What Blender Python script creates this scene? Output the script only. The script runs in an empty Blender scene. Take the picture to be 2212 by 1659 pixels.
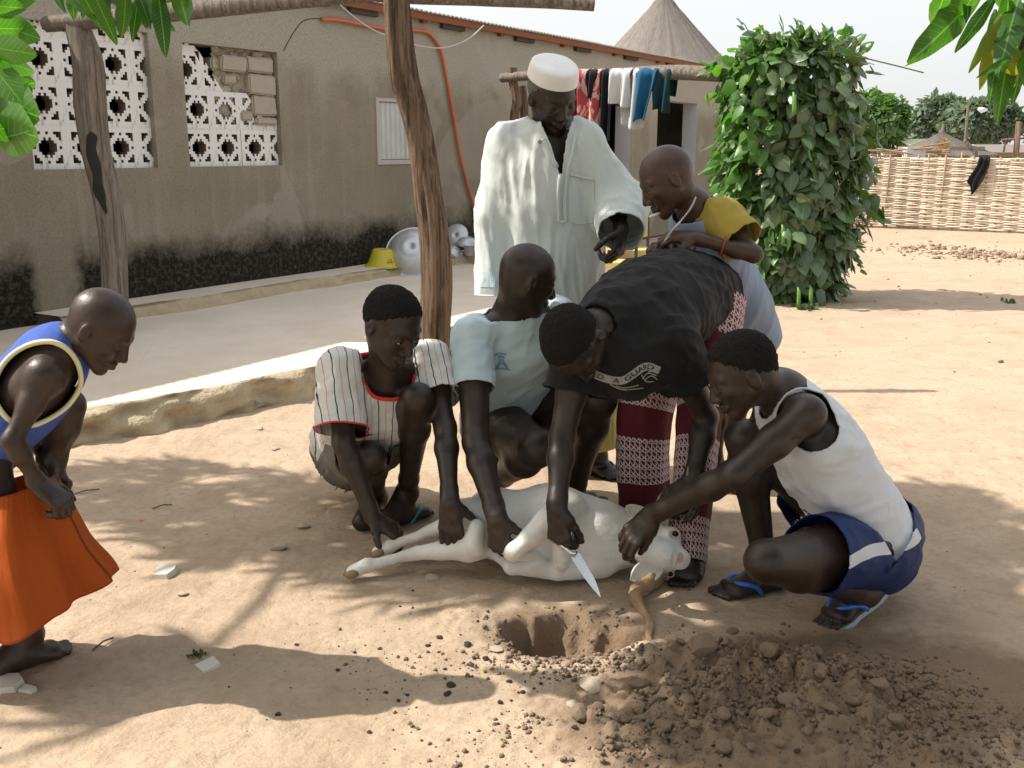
import bpy, bmesh, math, random
import numpy as np
from mathutils import Vector, Matrix
from mathutils.bvhtree import BVHTree
random.seed(11); rng = np.random.default_rng(7)
S = bpy.context.scene
C = S.collection
R = math.radians

# ------------------------------------------------------------------ camera
CH = 1.35                                   # camera height
FPX = 2150.0                                # focal length, in units of the 2212 px wide picture
TH = math.atan(507.5 / FPX)                 # pitch below the horizon
cam_d = bpy.data.cameras.new('camera'); cam = bpy.data.objects.new('camera', cam_d); C.objects.link(cam)
cam.location = (0, 0, CH); cam.rotation_euler = (math.pi/2 - TH, 0, 0)
cam_d.sensor_width = 36; cam_d.lens = 36*FPX/2212; cam_d.clip_start = 0.05; cam_d.clip_end = 2000
S.camera = cam
S.render.resolution_x = 1024; S.render.resolution_y = 768

# ------------------------------------------------------------------ sky and sun
SUN_EL = R(47); SUN_DIR = Vector((-1.0, 0.13, 0)).normalized()          # where the sun stands (left, a little behind)
SV = Vector((SUN_DIR.x*math.cos(SUN_EL), SUN_DIR.y*math.cos(SUN_EL), math.sin(SUN_EL)))
w = bpy.data.worlds.new('World'); S.world = w; w.use_nodes = True
nt = w.node_tree; bg = nt.nodes['Background']
sky = nt.nodes.new('ShaderNodeTexSky'); sky.sky_type = 'NISHITA'; sky.sun_disc = False
sky.sun_elevation = SUN_EL; sky.sun_rotation = math.atan2(SV.x, SV.y)
sky.air_density = 1.3; sky.dust_density = 6.0; sky.ozone_density = 1.0; sky.altitude = 0
hz = nt.nodes.new('ShaderNodeMix'); hz.data_type = 'RGBA'; hz.inputs[0].default_value = 0.45
hz.inputs[7].default_value = (13.5, 13.7, 14.0, 1)                        # bright dusty haze over the whole sky
nt.links.new(sky.outputs[0], hz.inputs[6]); nt.links.new(hz.outputs[2], bg.inputs[0])
bg.inputs[1].default_value = 0.098
sd = bpy.data.lights.new('sun', 'SUN'); sd.energy = 5.0; sd.angle = R(0.55); sd.color = (1.0, 0.955, 0.88)
so = bpy.data.objects.new('sun', sd); C.objects.link(so); so.location = (-8, 2, 8)
so.rotation_euler = (-SV).to_track_quat('-Z', 'Y').to_euler()
S.view_settings.view_transform = 'Standard'; S.view_settings.look = 'None'
S.view_settings.exposure = 0.42; S.view_settings.gamma = 1.0; S.view_settings.use_curve_mapping = False

# ------------------------------------------------------------------ geometry helpers
FW = Vector((0, math.cos(TH), -math.sin(TH))); UPV = Vector((0, math.sin(TH), math.cos(TH))); RT = Vector((1, 0, 0))
CAM = Vector((0, 0, CH))
def ray(u, v): return FW + RT*((u-1106)/FPX) + UPV*((829.5-v)/FPX)
def P(u, v, Y):
    r = ray(u, v); return CAM + r*(Y/r.y)
def G(u, v, z=0.0):
    r = ray(u, v); return CAM + r*((z-CH)/r.z)
def V(*a): return Vector(a)

def tag(o, label=None, cat=None, group=None, kind=None):
    if label: o['label'] = label
    if cat: o['category'] = cat
    if group: o['group'] = group
    if kind: o['kind'] = kind
    return o
def empty(name, loc=(0, 0, 0), label=None, cat=None, group=None, rz=0):
    o = bpy.data.objects.new(name, None); C.objects.link(o); o.location = loc; o.rotation_euler = (0, 0, rz)
    o.empty_display_size = 0.1
    return tag(o, label, cat, group)
def mkmesh(name, verts, faces, mat=None, smooth=True, attr=None, mats=None, midx=None):
    me = bpy.data.meshes.new(name)
    verts = np.asarray(verts, dtype=np.float32)
    if isinstance(faces, np.ndarray) and faces.ndim == 2:
        n, k = faces.shape
        me.vertices.add(len(verts)); me.vertices.foreach_set('co', verts.ravel())
        me.loops.add(n*k); me.loops.foreach_set('vertex_index', faces.astype(np.int32).ravel())
        me.polygons.add(n); me.polygons.foreach_set('loop_start', np.arange(0, n*k, k, dtype=np.int32))
        me.update(calc_edges=True); me.validate()
    else:
        me.from_pydata([tuple(map(float, v)) for v in verts], [], [tuple(int(i) for i in f) for f in faces]); me.update()
    if smooth: me.polygons.foreach_set('use_smooth', [True]*len(me.polygons))
    for m in (mats or ([mat] if mat else [])): me.materials.append(m)
    if midx is not None: me.polygons.foreach_set('material_index', np.asarray(midx, dtype=np.int32))
    if attr:
        for k, a in attr.items():
            if len(me.vertices) != len(a): continue
            at = me.attributes.new(k, 'FLOAT_VECTOR', 'POINT'); at.data.foreach_set('vector', np.asarray(a, dtype=np.float32).ravel())
    return me
def link(name, me, parent=None, loc=None):
    o = bpy.data.objects.new(name, me); C.objects.link(o)
    if parent is not None: 
        o.parent = parent
    if loc is not None: o.location = loc
    return o
def child_world(name, me, parent):
    """mesh data given in world coordinates, parented to an unrotated empty"""
    o = link(name, me, parent); o.location = -Vector(parent.location) if parent else (0, 0, 0)
    return o

class MB:
    """collects boxes / tubes / quads into one mesh"""
    def __init__(s): s.v = []; s.f = []
    def add(s, vs, fs):
        b = len(s.v); s.v += [tuple(x) for x in vs]; s.f += [tuple(i+b for i in f) for f in fs]; return s
    def box(s, lo, hi, M=None):
        x0, y0, z0 = lo; x1, y1, z1 = hi
        vs = [Vector(p) for p in ((x0,y0,z0),(x1,y0,z0),(x1,y1,z0),(x0,y1,z0),(x0,y0,z1),(x1,y0,z1),(x1,y1,z1),(x0,y1,z1))]
        if M is not None: vs = [M @ p for p in vs]
        return s.add(vs, [(0,3,2,1),(4,5,6,7),(0,1,5,4),(1,2,6,5),(2,3,7,6),(3,0,4,7)])
    def tube(s, pts, rad, n=8, cap=True, jit=0.0):
        pts = [Vector(p) for p in pts]; m = len(pts)
        rad = rad if hasattr(rad, '__len__') else [rad]*m
        t0 = (pts[1]-pts[0]).normalized(); a = t0.orthogonal().normalized()
        rings = []
        for i, p in enumerate(pts):
            t = (pts[min(i+1, m-1)]-pts[max(i-1, 0)]).normalized()
            a = (a - t*a.dot(t)).normalized(); b = t.cross(a)
            rings.append([p + (a*math.cos(q)+b*math.sin(q))*rad[i]*(1+random.uniform(-jit, jit)) for q in [2*math.pi*k/n for k in range(n)]])
        vs = [v for r_ in rings for v in r_]; fs = []
        for i in range(m-1):
            for k in range(n):
                fs.append((i*n+k, i*n+(k+1)%n, (i+1)*n+(k+1)%n, (i+1)*n+k))
        if cap: fs.append(tuple(range(n-1, -1, -1))); fs.append(tuple((m-1)*n+k for k in range(n)))
        return s.add(vs, fs)
    def mesh(s, name, mat, smooth=False): return mkmesh(name, s.v, s.f, mat, smooth)
    def build(s, name, mat, parent=None, smooth=False, world=False):
        me = s.mesh(name, mat, smooth)
        return child_world(name, me, parent) if world and parent is not None else link(name, me, parent)

def crom(pts, n):
    """Catmull-Rom through rows of an array, n samples"""
    A = np.asarray(pts, dtype=float); m = len(A)
    ts = np.linspace(0, m-1, n); out = []
    for t in ts:
        i = min(int(t), m-2); f = t-i
        p0, p1, p2, p3 = A[max(i-1, 0)], A[i], A[i+1], A[min(i+2, m-1)]
        out.append(0.5*((2*p1)+(-p0+p2)*f+(2*p0-5*p1+4*p2-p3)*f*f+(-p0+3*p1-3*p2+p3)*f**3))
    return np.array(out)

def vnoise(p, seed=0):
    """value noise, p (N,3) -> 0..1"""
    p = np.asarray(p, dtype=np.float64); i = np.floor(p).astype(np.int64); f = p-i; f = f*f*(3-2*f)
    def h(a, b, c):
        n = (a*374761393 + b*668265263 + c*2147483647 + seed*1274126177) & 0xffffffff
        n = ((n ^ (n >> 13))*1274126177) & 0xffffffff
        return ((n ^ (n >> 16)) & 0xffff)/65535.0
    x, y, z = i[:, 0], i[:, 1], i[:, 2]; fx, fy, fz = f[:, 0], f[:, 1], f[:, 2]
    def L(a, b, t): return a+(b-a)*t
    return L(L(L(h(x,y,z),h(x+1,y,z),fx), L(h(x,y+1,z),h(x+1,y+1,z),fx), fy),
             L(L(h(x,y,z+1),h(x+1,y,z+1),fx), L(h(x,y+1,z+1),h(x+1,y+1,z+1),fx), fy), fz)
def fbm(p, oct=3, seed=0):
    p = np.asarray(p, dtype=float); s = 0; a = .5; t = 0
    for o in range(oct):
        s = s+a*vnoise(p*(2.03**o)+o*17.3, seed+o); t += a; a *= .5
    return s/t

# ------------------------------------------------------------------ signed-distance bodies
class SDF:
    def __init__(s): s.p = []
    def cone(s, a, b, ra, rb, k=.02, neg=False):
        s.p.append(('c', np.array(a, float), np.array(b, float), ra, rb, k, neg)); return s
    def ball(s, a, r, k=.02, neg=False): return s.cone(a, Vector(a)+Vector((0, 0, 1e-4)), r, r, k, neg)
    def econe(s, a, b, side, r0, r1, k=.03, neg=False):
        a = np.array(a, float); b = np.array(b, float); l = b-a; l = l/np.linalg.norm(l)
        sd = np.array(side, float); sd = sd-l*sd.dot(l); sd /= np.linalg.norm(sd); fr = np.cross(l, sd)
        s.p.append(('e', a, b, sd, fr, r0, r1, k, neg)); return s
    def ell(s, c, F, U, Rr, rad, k=.02, neg=False):
        s.p.append(('l', np.array(c, float), np.array([F, U, Rr], float), rad, k, neg)); return s
    def bbox(s, m=.03):
        lo = np.full(3, 1e9); hi = -lo
        for q in s.p:
            if q[-1]: continue
            if q[0] == 'c': pts = [(q[1], q[3]), (q[2], q[4])]
            elif q[0] == 'e': pts = [(q[1], max(q[5])), (q[2], max(q[6]))]
            else: pts = [(q[1], max(q[3]))]
            for c, r in pts: lo = np.minimum(lo, c-r); hi = np.maximum(hi, c+r)
        return lo-m, hi+m
    def field(s, lo, n, vox):
        ax = [np.float32(lo[i])+np.arange(n[i], dtype=np.float32)*np.float32(vox) for i in range(3)]
        d = np.full(n, .08, np.float32)
        for q in s.p:
            k = q[-2]; m = k+2.5*vox
            if q[0] == 'c': bl = np.minimum(q[1]-q[3], q[2]-q[4])-m; bh = np.maximum(q[1]+q[3], q[2]+q[4])+m
            elif q[0] == 'e':
                bl = np.minimum(q[1]-max(q[5]), q[2]-max(q[6]))-m; bh = np.maximum(q[1]+max(q[5]), q[2]+max(q[6]))+m
            else: bl = q[1]-max(q[3])-m; bh = q[1]+max(q[3])+m
            sl = []
            for i in range(3):
                i0 = max(0, int(math.floor((bl[i]-lo[i])/vox))); i1 = min(n[i], int(math.ceil((bh[i]-lo[i])/vox))+1)
                sl.append((i0, i1))
            if any(b <= a for a, b in sl): continue
            o = q[1]
            X = (ax[0][sl[0][0]:sl[0][1]]-np.float32(o[0]))[:, None, None]
            Y = (ax[1][sl[1][0]:sl[1][1]]-np.float32(o[1]))[None, :, None]
            Z = (ax[2][sl[2][0]:sl[2][1]]-np.float32(o[2]))[None, None, :]
            if q[0] in 'ce':
                l = (q[2]-q[1]).astype(np.float32); ll = float(l.dot(l))+1e-12
                t = np.clip((X*l[0]+Y*l[1]+Z*l[2])/ll, 0, 1)
                qx = X-t*l[0]; qy = Y-t*l[1]; qz = Z-t*l[2]
            if q[0] == 'c':
                e = np.sqrt(qx*qx+qy*qy+qz*qz)-(q[3]+t*(q[4]-q[3]))
            elif q[0] == 'e':
                sd, fr, r0, r1 = q[3].astype(np.float32), q[4].astype(np.float32), q[5], q[6]
                rs = r0[0]+t*(r1[0]-r0[0]); rf = r0[1]+t*(r1[1]-r0[1]); rl = np.minimum(rs, rf)
                A = qx*sd[0]+qy*sd[1]+qz*sd[2]; B = qx*fr[0]+qy*fr[1]+qz*fr[2]
                L2 = np.maximum(qx*qx+qy*qy+qz*qz-A*A-B*B, 0)
                g = np.sqrt((A/rs)**2+(B/rf)**2+L2/(rl*rl))
                e = (g-1)*rl
            else:
                M = q[2].astype(np.float32); rr = q[3]
                a = (X*M[0][0]+Y*M[0][1]+Z*M[0][2])/rr[0]; b = (X*M[1][0]+Y*M[1][1]+Z*M[1][2])/rr[1]; c = (X*M[2][0]+Y*M[2][1]+Z*M[2][2])/rr[2]
                g = np.sqrt(a*a+b*b+c*c); e = (g-1)*min(rr)
            D = d[sl[0][0]:sl[0][1], sl[1][0]:sl[1][1], sl[2][0]:sl[2][1]]
            if q[-1]:
                e = -e; h = np.maximum(k-np.abs(D-e), 0)/k; D[...] = np.maximum(D, e)+h*h*k*.25
            else:
                h = np.maximum(k-np.abs(D-e), 0)/k; D[...] = np.minimum(D, e)-h*h*k*.25
        return d

_E = [(0,1),(2,3),(4,5),(6,7),(0,2),(1,3),(4,6),(5,7),(0,4),(1,5),(2,6),(3,7)]
def surfnets(d, lo, vox):
    s = d < 0
    n = d.shape
    c = np.zeros((n[0]-1, n[1]-1, n[2]-1), np.int8); cs = []
    for o in range(8):
        a, b, e = o & 1, (o >> 1) & 1, (o >> 2) & 1
        sl = (slice(a, n[0]-1+a), slice(b, n[1]-1+b), slice(e, n[2]-1+e)); cs.append(sl); c += s[sl]
    mask = (c > 0) & (c < 8)
    ijk = np.argwhere(mask); N = len(ijk)
    if N == 0: return np.zeros((0, 3)), np.zeros((0, 4), int)
    idx = np.full(mask.shape, -1, np.int64); idx[mask] = np.arange(N)
    vals = [d[sl][mask] for sl in cs]
    acc = np.zeros((N, 3)); cnt = np.zeros(N)
    for a, b in _E:
        va, vb = vals[a], vals[b]; m = (va < 0) != (vb < 0)
        t = np.where(m, va/np.where(m, va-vb, 1), 0)
        pa = np.array([a & 1, (a >> 1) & 1, (a >> 2) & 1], float); pb = np.array([b & 1, (b >> 1) & 1, (b >> 2) & 1], float)
        acc += np.where(m[:, None], pa+(pb-pa)*t[:, None], 0); cnt += m
    pos = np.array(lo)+(ijk+acc/cnt[:, None])*vox
    F = []
    for axx in range(3):
        sa = [slice(None)]*3; sb = [slice(None)]*3; sa[axx] = slice(0, -1); sb[axx] = slice(1, None)
        A = s[tuple(sa)]; B = s[tuple(sb)]
        e = np.argwhere(A != B)
        o1, o2 = (axx+1) % 3, (axx+2) % 3
        ok = (e[:, o1] > 0) & (e[:, o1] < n[o1]-1) & (e[:, o2] > 0) & (e[:, o2] < n[o2]-1); e = e[ok]
        fl = A[e[:, 0], e[:, 1], e[:, 2]]
        q = []
        for d1, d2 in ((-1, -1), (0, -1), (0, 0), (-1, 0)):
            c2 = e.copy(); c2[:, o1] += d1; c2[:, o2] += d2; q.append(idx[c2[:, 0], c2[:, 1], c2[:, 2]])
        q = np.stack(q, 1); q[~fl] = q[~fl][:, ::-1]
        F.append(q)
    F = np.concatenate(F); F = F[(F >= 0).all(1)]
    return pos, F

def extract(sdf, vox, boxes=(), trims=(), only=None):
    """coarse surface plus finer boxes [(centre, half, vox)]; trims [(centre, normal, radius)] cut openings"""
    lo, hi = sdf.bbox()
    if only is not None: lo = np.maximum(lo, only[0]); hi = np.minimum(hi, only[1])
    Vs, Fs, base = [], [], 0
    def grid(lo, hi, vx):
        n = tuple(int(math.ceil((hi[i]-lo[i])/vx))+1 for i in range(3)); return surfnets(sdf.field(lo, n, vx), lo, vx)
    done = []
    todo = [(np.array(c)-np.array(h), np.array(c)+np.array(h), vx) for c, h, vx in boxes]
    jobs = [(a, b, vx) for a, b, vx in todo]+[(lo, hi, vox)]
    for a, b, vx in jobs:
        pos, f = grid(np.array(a)-vx, np.array(b)+vx, vx)
        if len(f):
            cen = pos[f].mean(1); keep = np.ones(len(f), bool)
            for da, db in done: keep &= ~((cen > da).all(1) & (cen < db).all(1))
            f = f[keep]
        Vs.append(pos); Fs.append(f+base); base += len(pos); done.append((a, b))
    Vv = np.concatenate(Vs); Ff = np.concatenate(Fs)
    if len(trims):
        rem = np.zeros(len(Vv), bool)
        H_ = []
        for c, nrm, rad in trims:
            c = np.array(c, float)
            if nrm is None:                                   # spherical opening
                q = Vv-c; ln = np.linalg.norm(q, axis=1); r_ = ln < rad; rem |= r_; H_.append((r_, (ln-rad), q/np.maximum(ln, 1e-6)[:, None])); continue
            nrm = np.array(nrm, float); nrm /= np.linalg.norm(nrm)
            dd = (Vv-c)@nrm; near = np.linalg.norm(Vv-c, axis=1) < rad
            r_ = near & (dd > 0); rem |= r_; H_.append((r_, dd, nrm))
        Ff = Ff[~rem[Ff].all(1)]
        for r_, dd, nrm in H_: Vv[r_] -= dd[r_][:, None]*(nrm[r_] if nrm.ndim == 2 else nrm)
    used = np.unique(Ff); mp = np.full(len(Vv), -1); mp[used] = np.arange(len(used))
    return Vv[used], mp[Ff]

def vnormals(Vv, F):
    a, b, c = Vv[F[:, 0]], Vv[F[:, 1]], Vv[F[:, 2]]; n = np.cross(b-a, c-a)
    N = np.zeros_like(Vv)
    for i in range(F.shape[1]): np.add.at(N, F[:, i], n)
    return N/np.maximum(np.linalg.norm(N, axis=1), 1e-12)[:, None]
def smoothv(Vv, F, it=1, lam=.5):
    E = np.concatenate([F[:, [i, (i+1) % F.shape[1]]] for i in range(F.shape[1])])
    for _ in range(it):
        A = np.zeros_like(Vv); c = np.zeros(len(Vv))
        np.add.at(A, E[:, 0], Vv[E[:, 1]]); np.add.at(c, E[:, 0], 1)
        np.add.at(A, E[:, 1], Vv[E[:, 0]]); np.add.at(c, E[:, 1], 1)
        Vv = Vv+(A/np.maximum(c, 1)[:, None]-Vv)*lam
    return Vv
def folds(Vv, F, axis, amp, freq=14, stretch=.22, seed=1, warp=.3):
    """cloth creases running along axis"""
    N = vnormals(Vv, F); ax = Vector(axis).normalized(); b = ax.orthogonal().normalized(); c = ax.cross(b)
    q = np.stack([Vv@np.array(b), Vv@np.array(c), Vv@np.array(ax)*stretch], 1)
    q = q+warp*.1*(fbm(Vv*6, 2, seed+9)[:, None]-.5)
    n1 = vnoise(q*freq, seed); n2 = vnoise(q*freq*2.3+5, seed+3)
    r_ = (1-np.abs(2*n1-1))**2*.65+(1-np.abs(2*n2-1))**2*.35
    return Vv+N*((r_-.45)*2*amp)[:, None]

def loft(rings, rows=40, segs=64, fold=None, seed=0):
    """rings: (centre, side, front, rs, rf); fold(t, theta)->radial factor"""
    A = np.array([list(c)+list(s)+list(f)+[a, b] for c, s, f, a, b in rings]); A = crom(A, rows)
    vs = []; pc = []
    th = np.linspace(0, 2*math.pi, segs, endpoint=False); L = 0; prev = None
    for i, q in enumerate(A):
        c, s, f = q[0:3], q[3:6], q[6:9]; s = s/np.linalg.norm(s); f = f/np.linalg.norm(f)
        t = i/(rows-1); m = 1+(fold(t, th) if fold else 0*th)
        p = c+np.outer(np.cos(th)*m*q[9], s)+np.outer(np.sin(th)*m*q[10], f)
        if prev is not None: L += np.linalg.norm(c-prev)
        prev = c; vs.append(p); rr = (q[9]+q[10])/2
        pc.append(np.stack([(th-math.pi)*.14, np.full(segs, L), np.full(segs, t)], 1))
    Vv = np.concatenate(vs); PC = np.concatenate(pc)
    i, k = np.meshgrid(np.arange(rows-1), np.arange(segs), indexing='ij'); i = i.ravel(); k = k.ravel(); k2 = (k+1) % segs
    F = np.stack([i*segs+k, i*segs+k2, (i+1)*segs+k2, (i+1)*segs+k], 1)
    return Vv, F, PC
def solid(o, th=.004, off=-1):
    m = o.modifiers.new('solid', 'SOLIDIFY'); m.thickness = th; m.offset = off; return o
def mid(a, b, t=.5): return Vector(a)+(Vector(b)-Vector(a))*t
# ------------------------------------------------------------------ materials
class NB:
    def __init__(s, name):
        s.m = bpy.data.materials.new(name); s.m.use_nodes = True; s.t = s.m.node_tree
        s.b = s.t.nodes['Principled BSDF']; s.out = s.t.nodes['Material Output']
    def n(s, typ, **kw):
        x = s.t.nodes.new(typ)
        for k, v in kw.items(): setattr(x, k, v)
        return x
    def l(s, a, b): s.t.links.new(a, b)
    def co(s, kind='Object'):
        return s.n('ShaderNodeTexCoord').outputs[kind]
    def attr(s, name): return s.n('ShaderNodeAttribute', attribute_name=name).outputs['Vector']
    def map(s, co, sc=(1, 1, 1), rot=(0, 0, 0)):
        m = s.n('ShaderNodeMapping'); s.l(co, m.inputs[0]); m.inputs['Scale'].default_value = sc; m.inputs['Rotation'].default_value = rot; return m.outputs[0]
    def noise(s, co, scale, detail=4, rough=.6, dist=0):
        x = s.n('ShaderNodeTexNoise'); s.l(co, x.inputs['Vector']); x.inputs['Scale'].default_value = scale
        x.inputs['Detail'].default_value = detail; x.inputs['Roughness'].default_value = rough; x.inputs['Distortion'].default_value = dist; return x.outputs[0]
    def voro(s, co, scale, feat='F1', out='Distance'):
        x = s.n('ShaderNodeTexVoronoi', feature=feat); s.l(co, x.inputs['Vector']); x.inputs['Scale'].default_value = scale; return x.outputs[out]
    def ramp(s, f, stops, interp='LINEAR'):
        x = s.n('ShaderNodeValToRGB'); x.color_ramp.interpolation = interp; s.l(f, x.inputs[0]); e = x.color_ramp.elements
        for i, (p, c) in enumerate(stops):
            if i >= 2: e.new(p)
            e[i].position = p; e[i].color = (*c, 1) if len(c) == 3 else c
        return x.outputs[0]
    def mix(s, f, a, b, mode='MIX'):
        x = s.n('ShaderNodeMix', data_type='RGBA', blend_type=mode)
        for i, q in ((0, f), (6, a), (7, b)):
            if isinstance(q, (int, float)): x.inputs[i].default_value = q
            elif isinstance(q, tuple): x.inputs[i].default_value = (*q, 1)
            else: s.l(q, x.inputs[i])
        return x.outputs[2]
    def math(s, op, a, b=None, c=None, clamp=False):
        x = s.n('ShaderNodeMath', operation=op); x.use_clamp = clamp
        for i, q in enumerate((a, b, c)):
            if q is None: continue
            if isinstance(q, (int, float)): x.inputs[i].default_value = q
            else: s.l(q, x.inputs[i])
        return x.outputs[0]
    def xyz(s, co):
        x = s.n('ShaderNodeSeparateXYZ'); s.l(co, x.inputs[0]); return x.outputs
    def comb(s, x, y, z):
        c = s.n('ShaderNodeCombineXYZ')
        for i, q in enumerate((x, y, z)):
            if isinstance(q, (int, float)): c.inputs[i].default_value = q
            else: s.l(q, c.inputs[i])
        return c.outputs[0]
    def bump(s, h, strength=.3, dist=.01, prev=None):
        x = s.n('ShaderNodeBump'); s.l(h, x.inputs['Height']); x.inputs['Strength'].default_value = strength; x.inputs['Distance'].default_value = dist
        if prev is not None: s.l(prev, x.inputs['Normal'])
        s.l(x.outputs[0], s.b.inputs['Normal']); return x.outputs[0]
    def col(s, c):
        if isinstance(c, tuple): s.b.inputs['Base Color'].default_value = (*c, 1)
        else: s.l(c, s.b.inputs['Base Color'])
    def fin(s, rough=.8, spec=None, metal=0):
        if isinstance(rough, (int, float)): s.b.inputs['Roughness'].default_value = rough
        else: s.l(rough, s.b.inputs['Roughness'])
        if spec is not None: s.b.inputs['Specular IOR Level'].default_value = spec
        s.b.inputs['Metallic'].default_value = metal
        return s.m
def plain(name, c1, c2, scale=8, rough=.8, bump=.2, bscale=60, bdist=.004, spec=None, metal=0, detail=4, co='Object', stretch=(1, 1, 1)):
    b = NB(name); c = b.map(b.co(co), stretch); b.col(b.mix(b.noise(c, scale, detail), c1, c2))
    if bump: b.bump(b.noise(c, bscale, 3), bump, bdist)
    return b.fin(rough, spec, metal)

def skin(name, c1, c2, rough=.42):
    b = NB(name); c = b.co()
    n = b.noise(c, 7, 4)
    n2 = b.noise(c, 38, 5, .7); du = b.ramp(b.noise(c, 3.5, 5, .7), [(.50, (0, 0, 0)), (.72, (1, 1, 1))])
    cc = b.mix(n, c1, c2); cc = b.mix(b.ramp(n2, [(.40, (.35, .35, .35)), (.60, (0, 0, 0))]), cc, tuple(x*.45 for x in c1)); cc = b.mix(b.math('MULTIPLY', du, .12), cc, (.13, .095, .075)); b.col(cc)
    n1 = b.bump(b.noise(c, 45, 4, .6), .22, .006); b.bump(b.voro(c, 420), .18, .0012, n1)
    b.l(b.math('MULTIPLY_ADD', b.noise(c, 25, 3), .25, rough-.12), b.b.inputs['Roughness'])
    b.b.inputs['Specular IOR Level'].default_value = .45
    b.b.inputs['Subsurface Weight'].default_value = 0
    return b.m
SK = {k: skin('skin_'+k, a, b) for k, a, b in (
    ('deep', (.022, .0135, .0095), (.042, .026, .0185)),
    ('deeper', (.018, .0115, .0085), (.034, .0215, .016)),
    ('brown', (.030, .0165, .0115), (.054, .030, .021)),
    ('warm', (.050, .026, .0165), (.082, .043, .028)))}
def cloth_mat(name, c1, c2, rough=.85, weave=900, wb=.12, bigb=.25, fuzz=0, transl=0):
    b = NB(name); c = b.co()
    b.col(b.mix(b.noise(c, 5, 4), c1, c2))
    n1 = b.bump(b.noise(b.map(c, (1, 1, .35)), 26, 3, .55), bigb, .012)
    b.bump(b.noise(c, weave, 2), wb, .001, n1)
    b.b.inputs['Sheen Weight'].default_value = fuzz
    if transl: 
        tr = b.n('ShaderNodeBsdfTranslucent'); tr.inputs[0].default_value = (*c2, 1); mx = b.n('ShaderNodeMixShader'); mx.inputs[0].default_value = transl
        b.l(b.b.outputs[0], mx.inputs[1]); b.l(tr.outputs[0], mx.inputs[2]); b.l(mx.outputs[0], b.out.inputs[0])
    return b.fin(rough, .2)
M = {}
M['hair'] = plain('short_black_hair', (.004, .004, .004), (.026, .022, .020), 190, .85, 1.0, 300, .008, .2)
M['hair_grey'] = plain('short_grey_hair', (.03, .028, .027), (.28, .27, .26), 220, .8, .9, 420, .004, .25)
M['eye'] = plain('eye_white', (.55, .5, .44), (.62, .57, .5), 10, .2, 0)
M['iris'] = plain('dark_iris', (.012, .007, .005), (.02, .01, .008), 10, .12, 0)
M['nail'] = plain('finger_nail', (.2, .12, .09), (.26, .16, .12), 10, .35, 0)
M['robe'] = cloth_mat('pale_robe_cotton', (.60, .64, .62), (.68, .72, .70), .85, 700, .1, .35, 0, .12)
M['robe_blue'] = cloth_mat('pale_blue_cotton_band', (.50, .60, .66), (.58, .68, .73), .85, 700, .1, .3, 0, .1)
M['cap'] = cloth_mat('white_cap_cotton', (.76, .76, .74), (.84, .84, .82), .85, 500, .25, .2)
M['lightblue'] = cloth_mat('light_blue_jersey', (.50, .62, .66), (.58, .69, .72), .85, 900, .1, .25)
M['black_tee'] = cloth_mat('faded_black_jersey', (.006, .006, .007), (.019, .019, .019), .8, 900, .15, .35, .05)
M['white_vest'] = cloth_mat('white_jersey', (.60, .62, .66), (.70, .72, .76), .85, 900, .1, .3)
M['blue_vest'] = cloth_mat('blue_jersey', (.05, .09, .34), (.07, .13, .44), .8, 900, .1, .25)
M['yellow_trim'] = cloth_mat('yellow_white_trim', (.72, .66, .35), (.80, .76, .55), .8, 900, .1, .1)
M['orange'] = cloth_mat('orange_cotton', (.40, .075, .012), (.50, .105, .016), .85, 800, .12, .25, 0, .22)
M['orange_hem'] = cloth_mat('dark_orange_hem', (.26, .04, .01), (.32, .055, .012), .85, 800, .12, .2)
M['khaki'] = cloth_mat('grey_khaki_cotton', (.12, .115, .095), (.17, .16, .13), .9, 800, .12, .4)
M['taupe'] = cloth_mat('taupe_jersey', (.24, .20, .19), (.30, .26, .25), .9, 800, .12, .3)
def navym():
    b = NB('navy_blue_sateen'); c = b.co(); x, y, z = b.xyz(b.attr('pc'))
    f = b.math('MULTIPLY', b.math('LESS_THAN', b.math('ABSOLUTE', x), .017), b.math('GREATER_THAN', y, 0))
    b.col(b.mix(f, b.mix(b.noise(c, 5, 4), (.005, .015, .080), (.009, .026, .125)), (.62, .64, .66))); b.bump(b.noise(c, 24, 3), .35, .012); return b.fin(.6, .3)
M['navy'] = navym()
M['stripe_white'] = cloth_mat('white_stripe_tape', (.6, .62, .64), (.68, .7, .72), .8, 900, .08, .2)
M['mustard'] = cloth_mat('mustard_jersey', (.30, .22, .04), (.38, .29, .06), .85, 900, .12, .35)
M['greyblue'] = cloth_mat('grey_blue_jersey', (.24, .29, .38), (.30, .35, .45), .88, 900, .12, .35)
M['yellow_cloth'] = cloth_mat('olive_yellow_cotton', (.42, .38, .10), (.50, .46, .15), .88, 900, .12, .35)
M['red_tape'] = cloth_mat('red_collar_tape', (.60, .045, .03), (.68, .07, .045), .8, 900, .1, .1)
M['sandal_green'] = plain('green_rubber', (.02, .26, .22), (.03, .32, .28), 10, .45, .1)
M['sandal_blue'] = plain('blue_rubber', (.02, .13, .55), (.03, .18, .62), 10, .45, .1)
M['sandal_sole'] = plain('grey_foam_sole', (.30, .34, .38), (.45, .48, .5), 14, .8, .2)
M['sandal_dark'] = plain('dark_foam_sole', (.035, .035, .04), (.06, .06, .07), 14, .8, .2)

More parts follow.
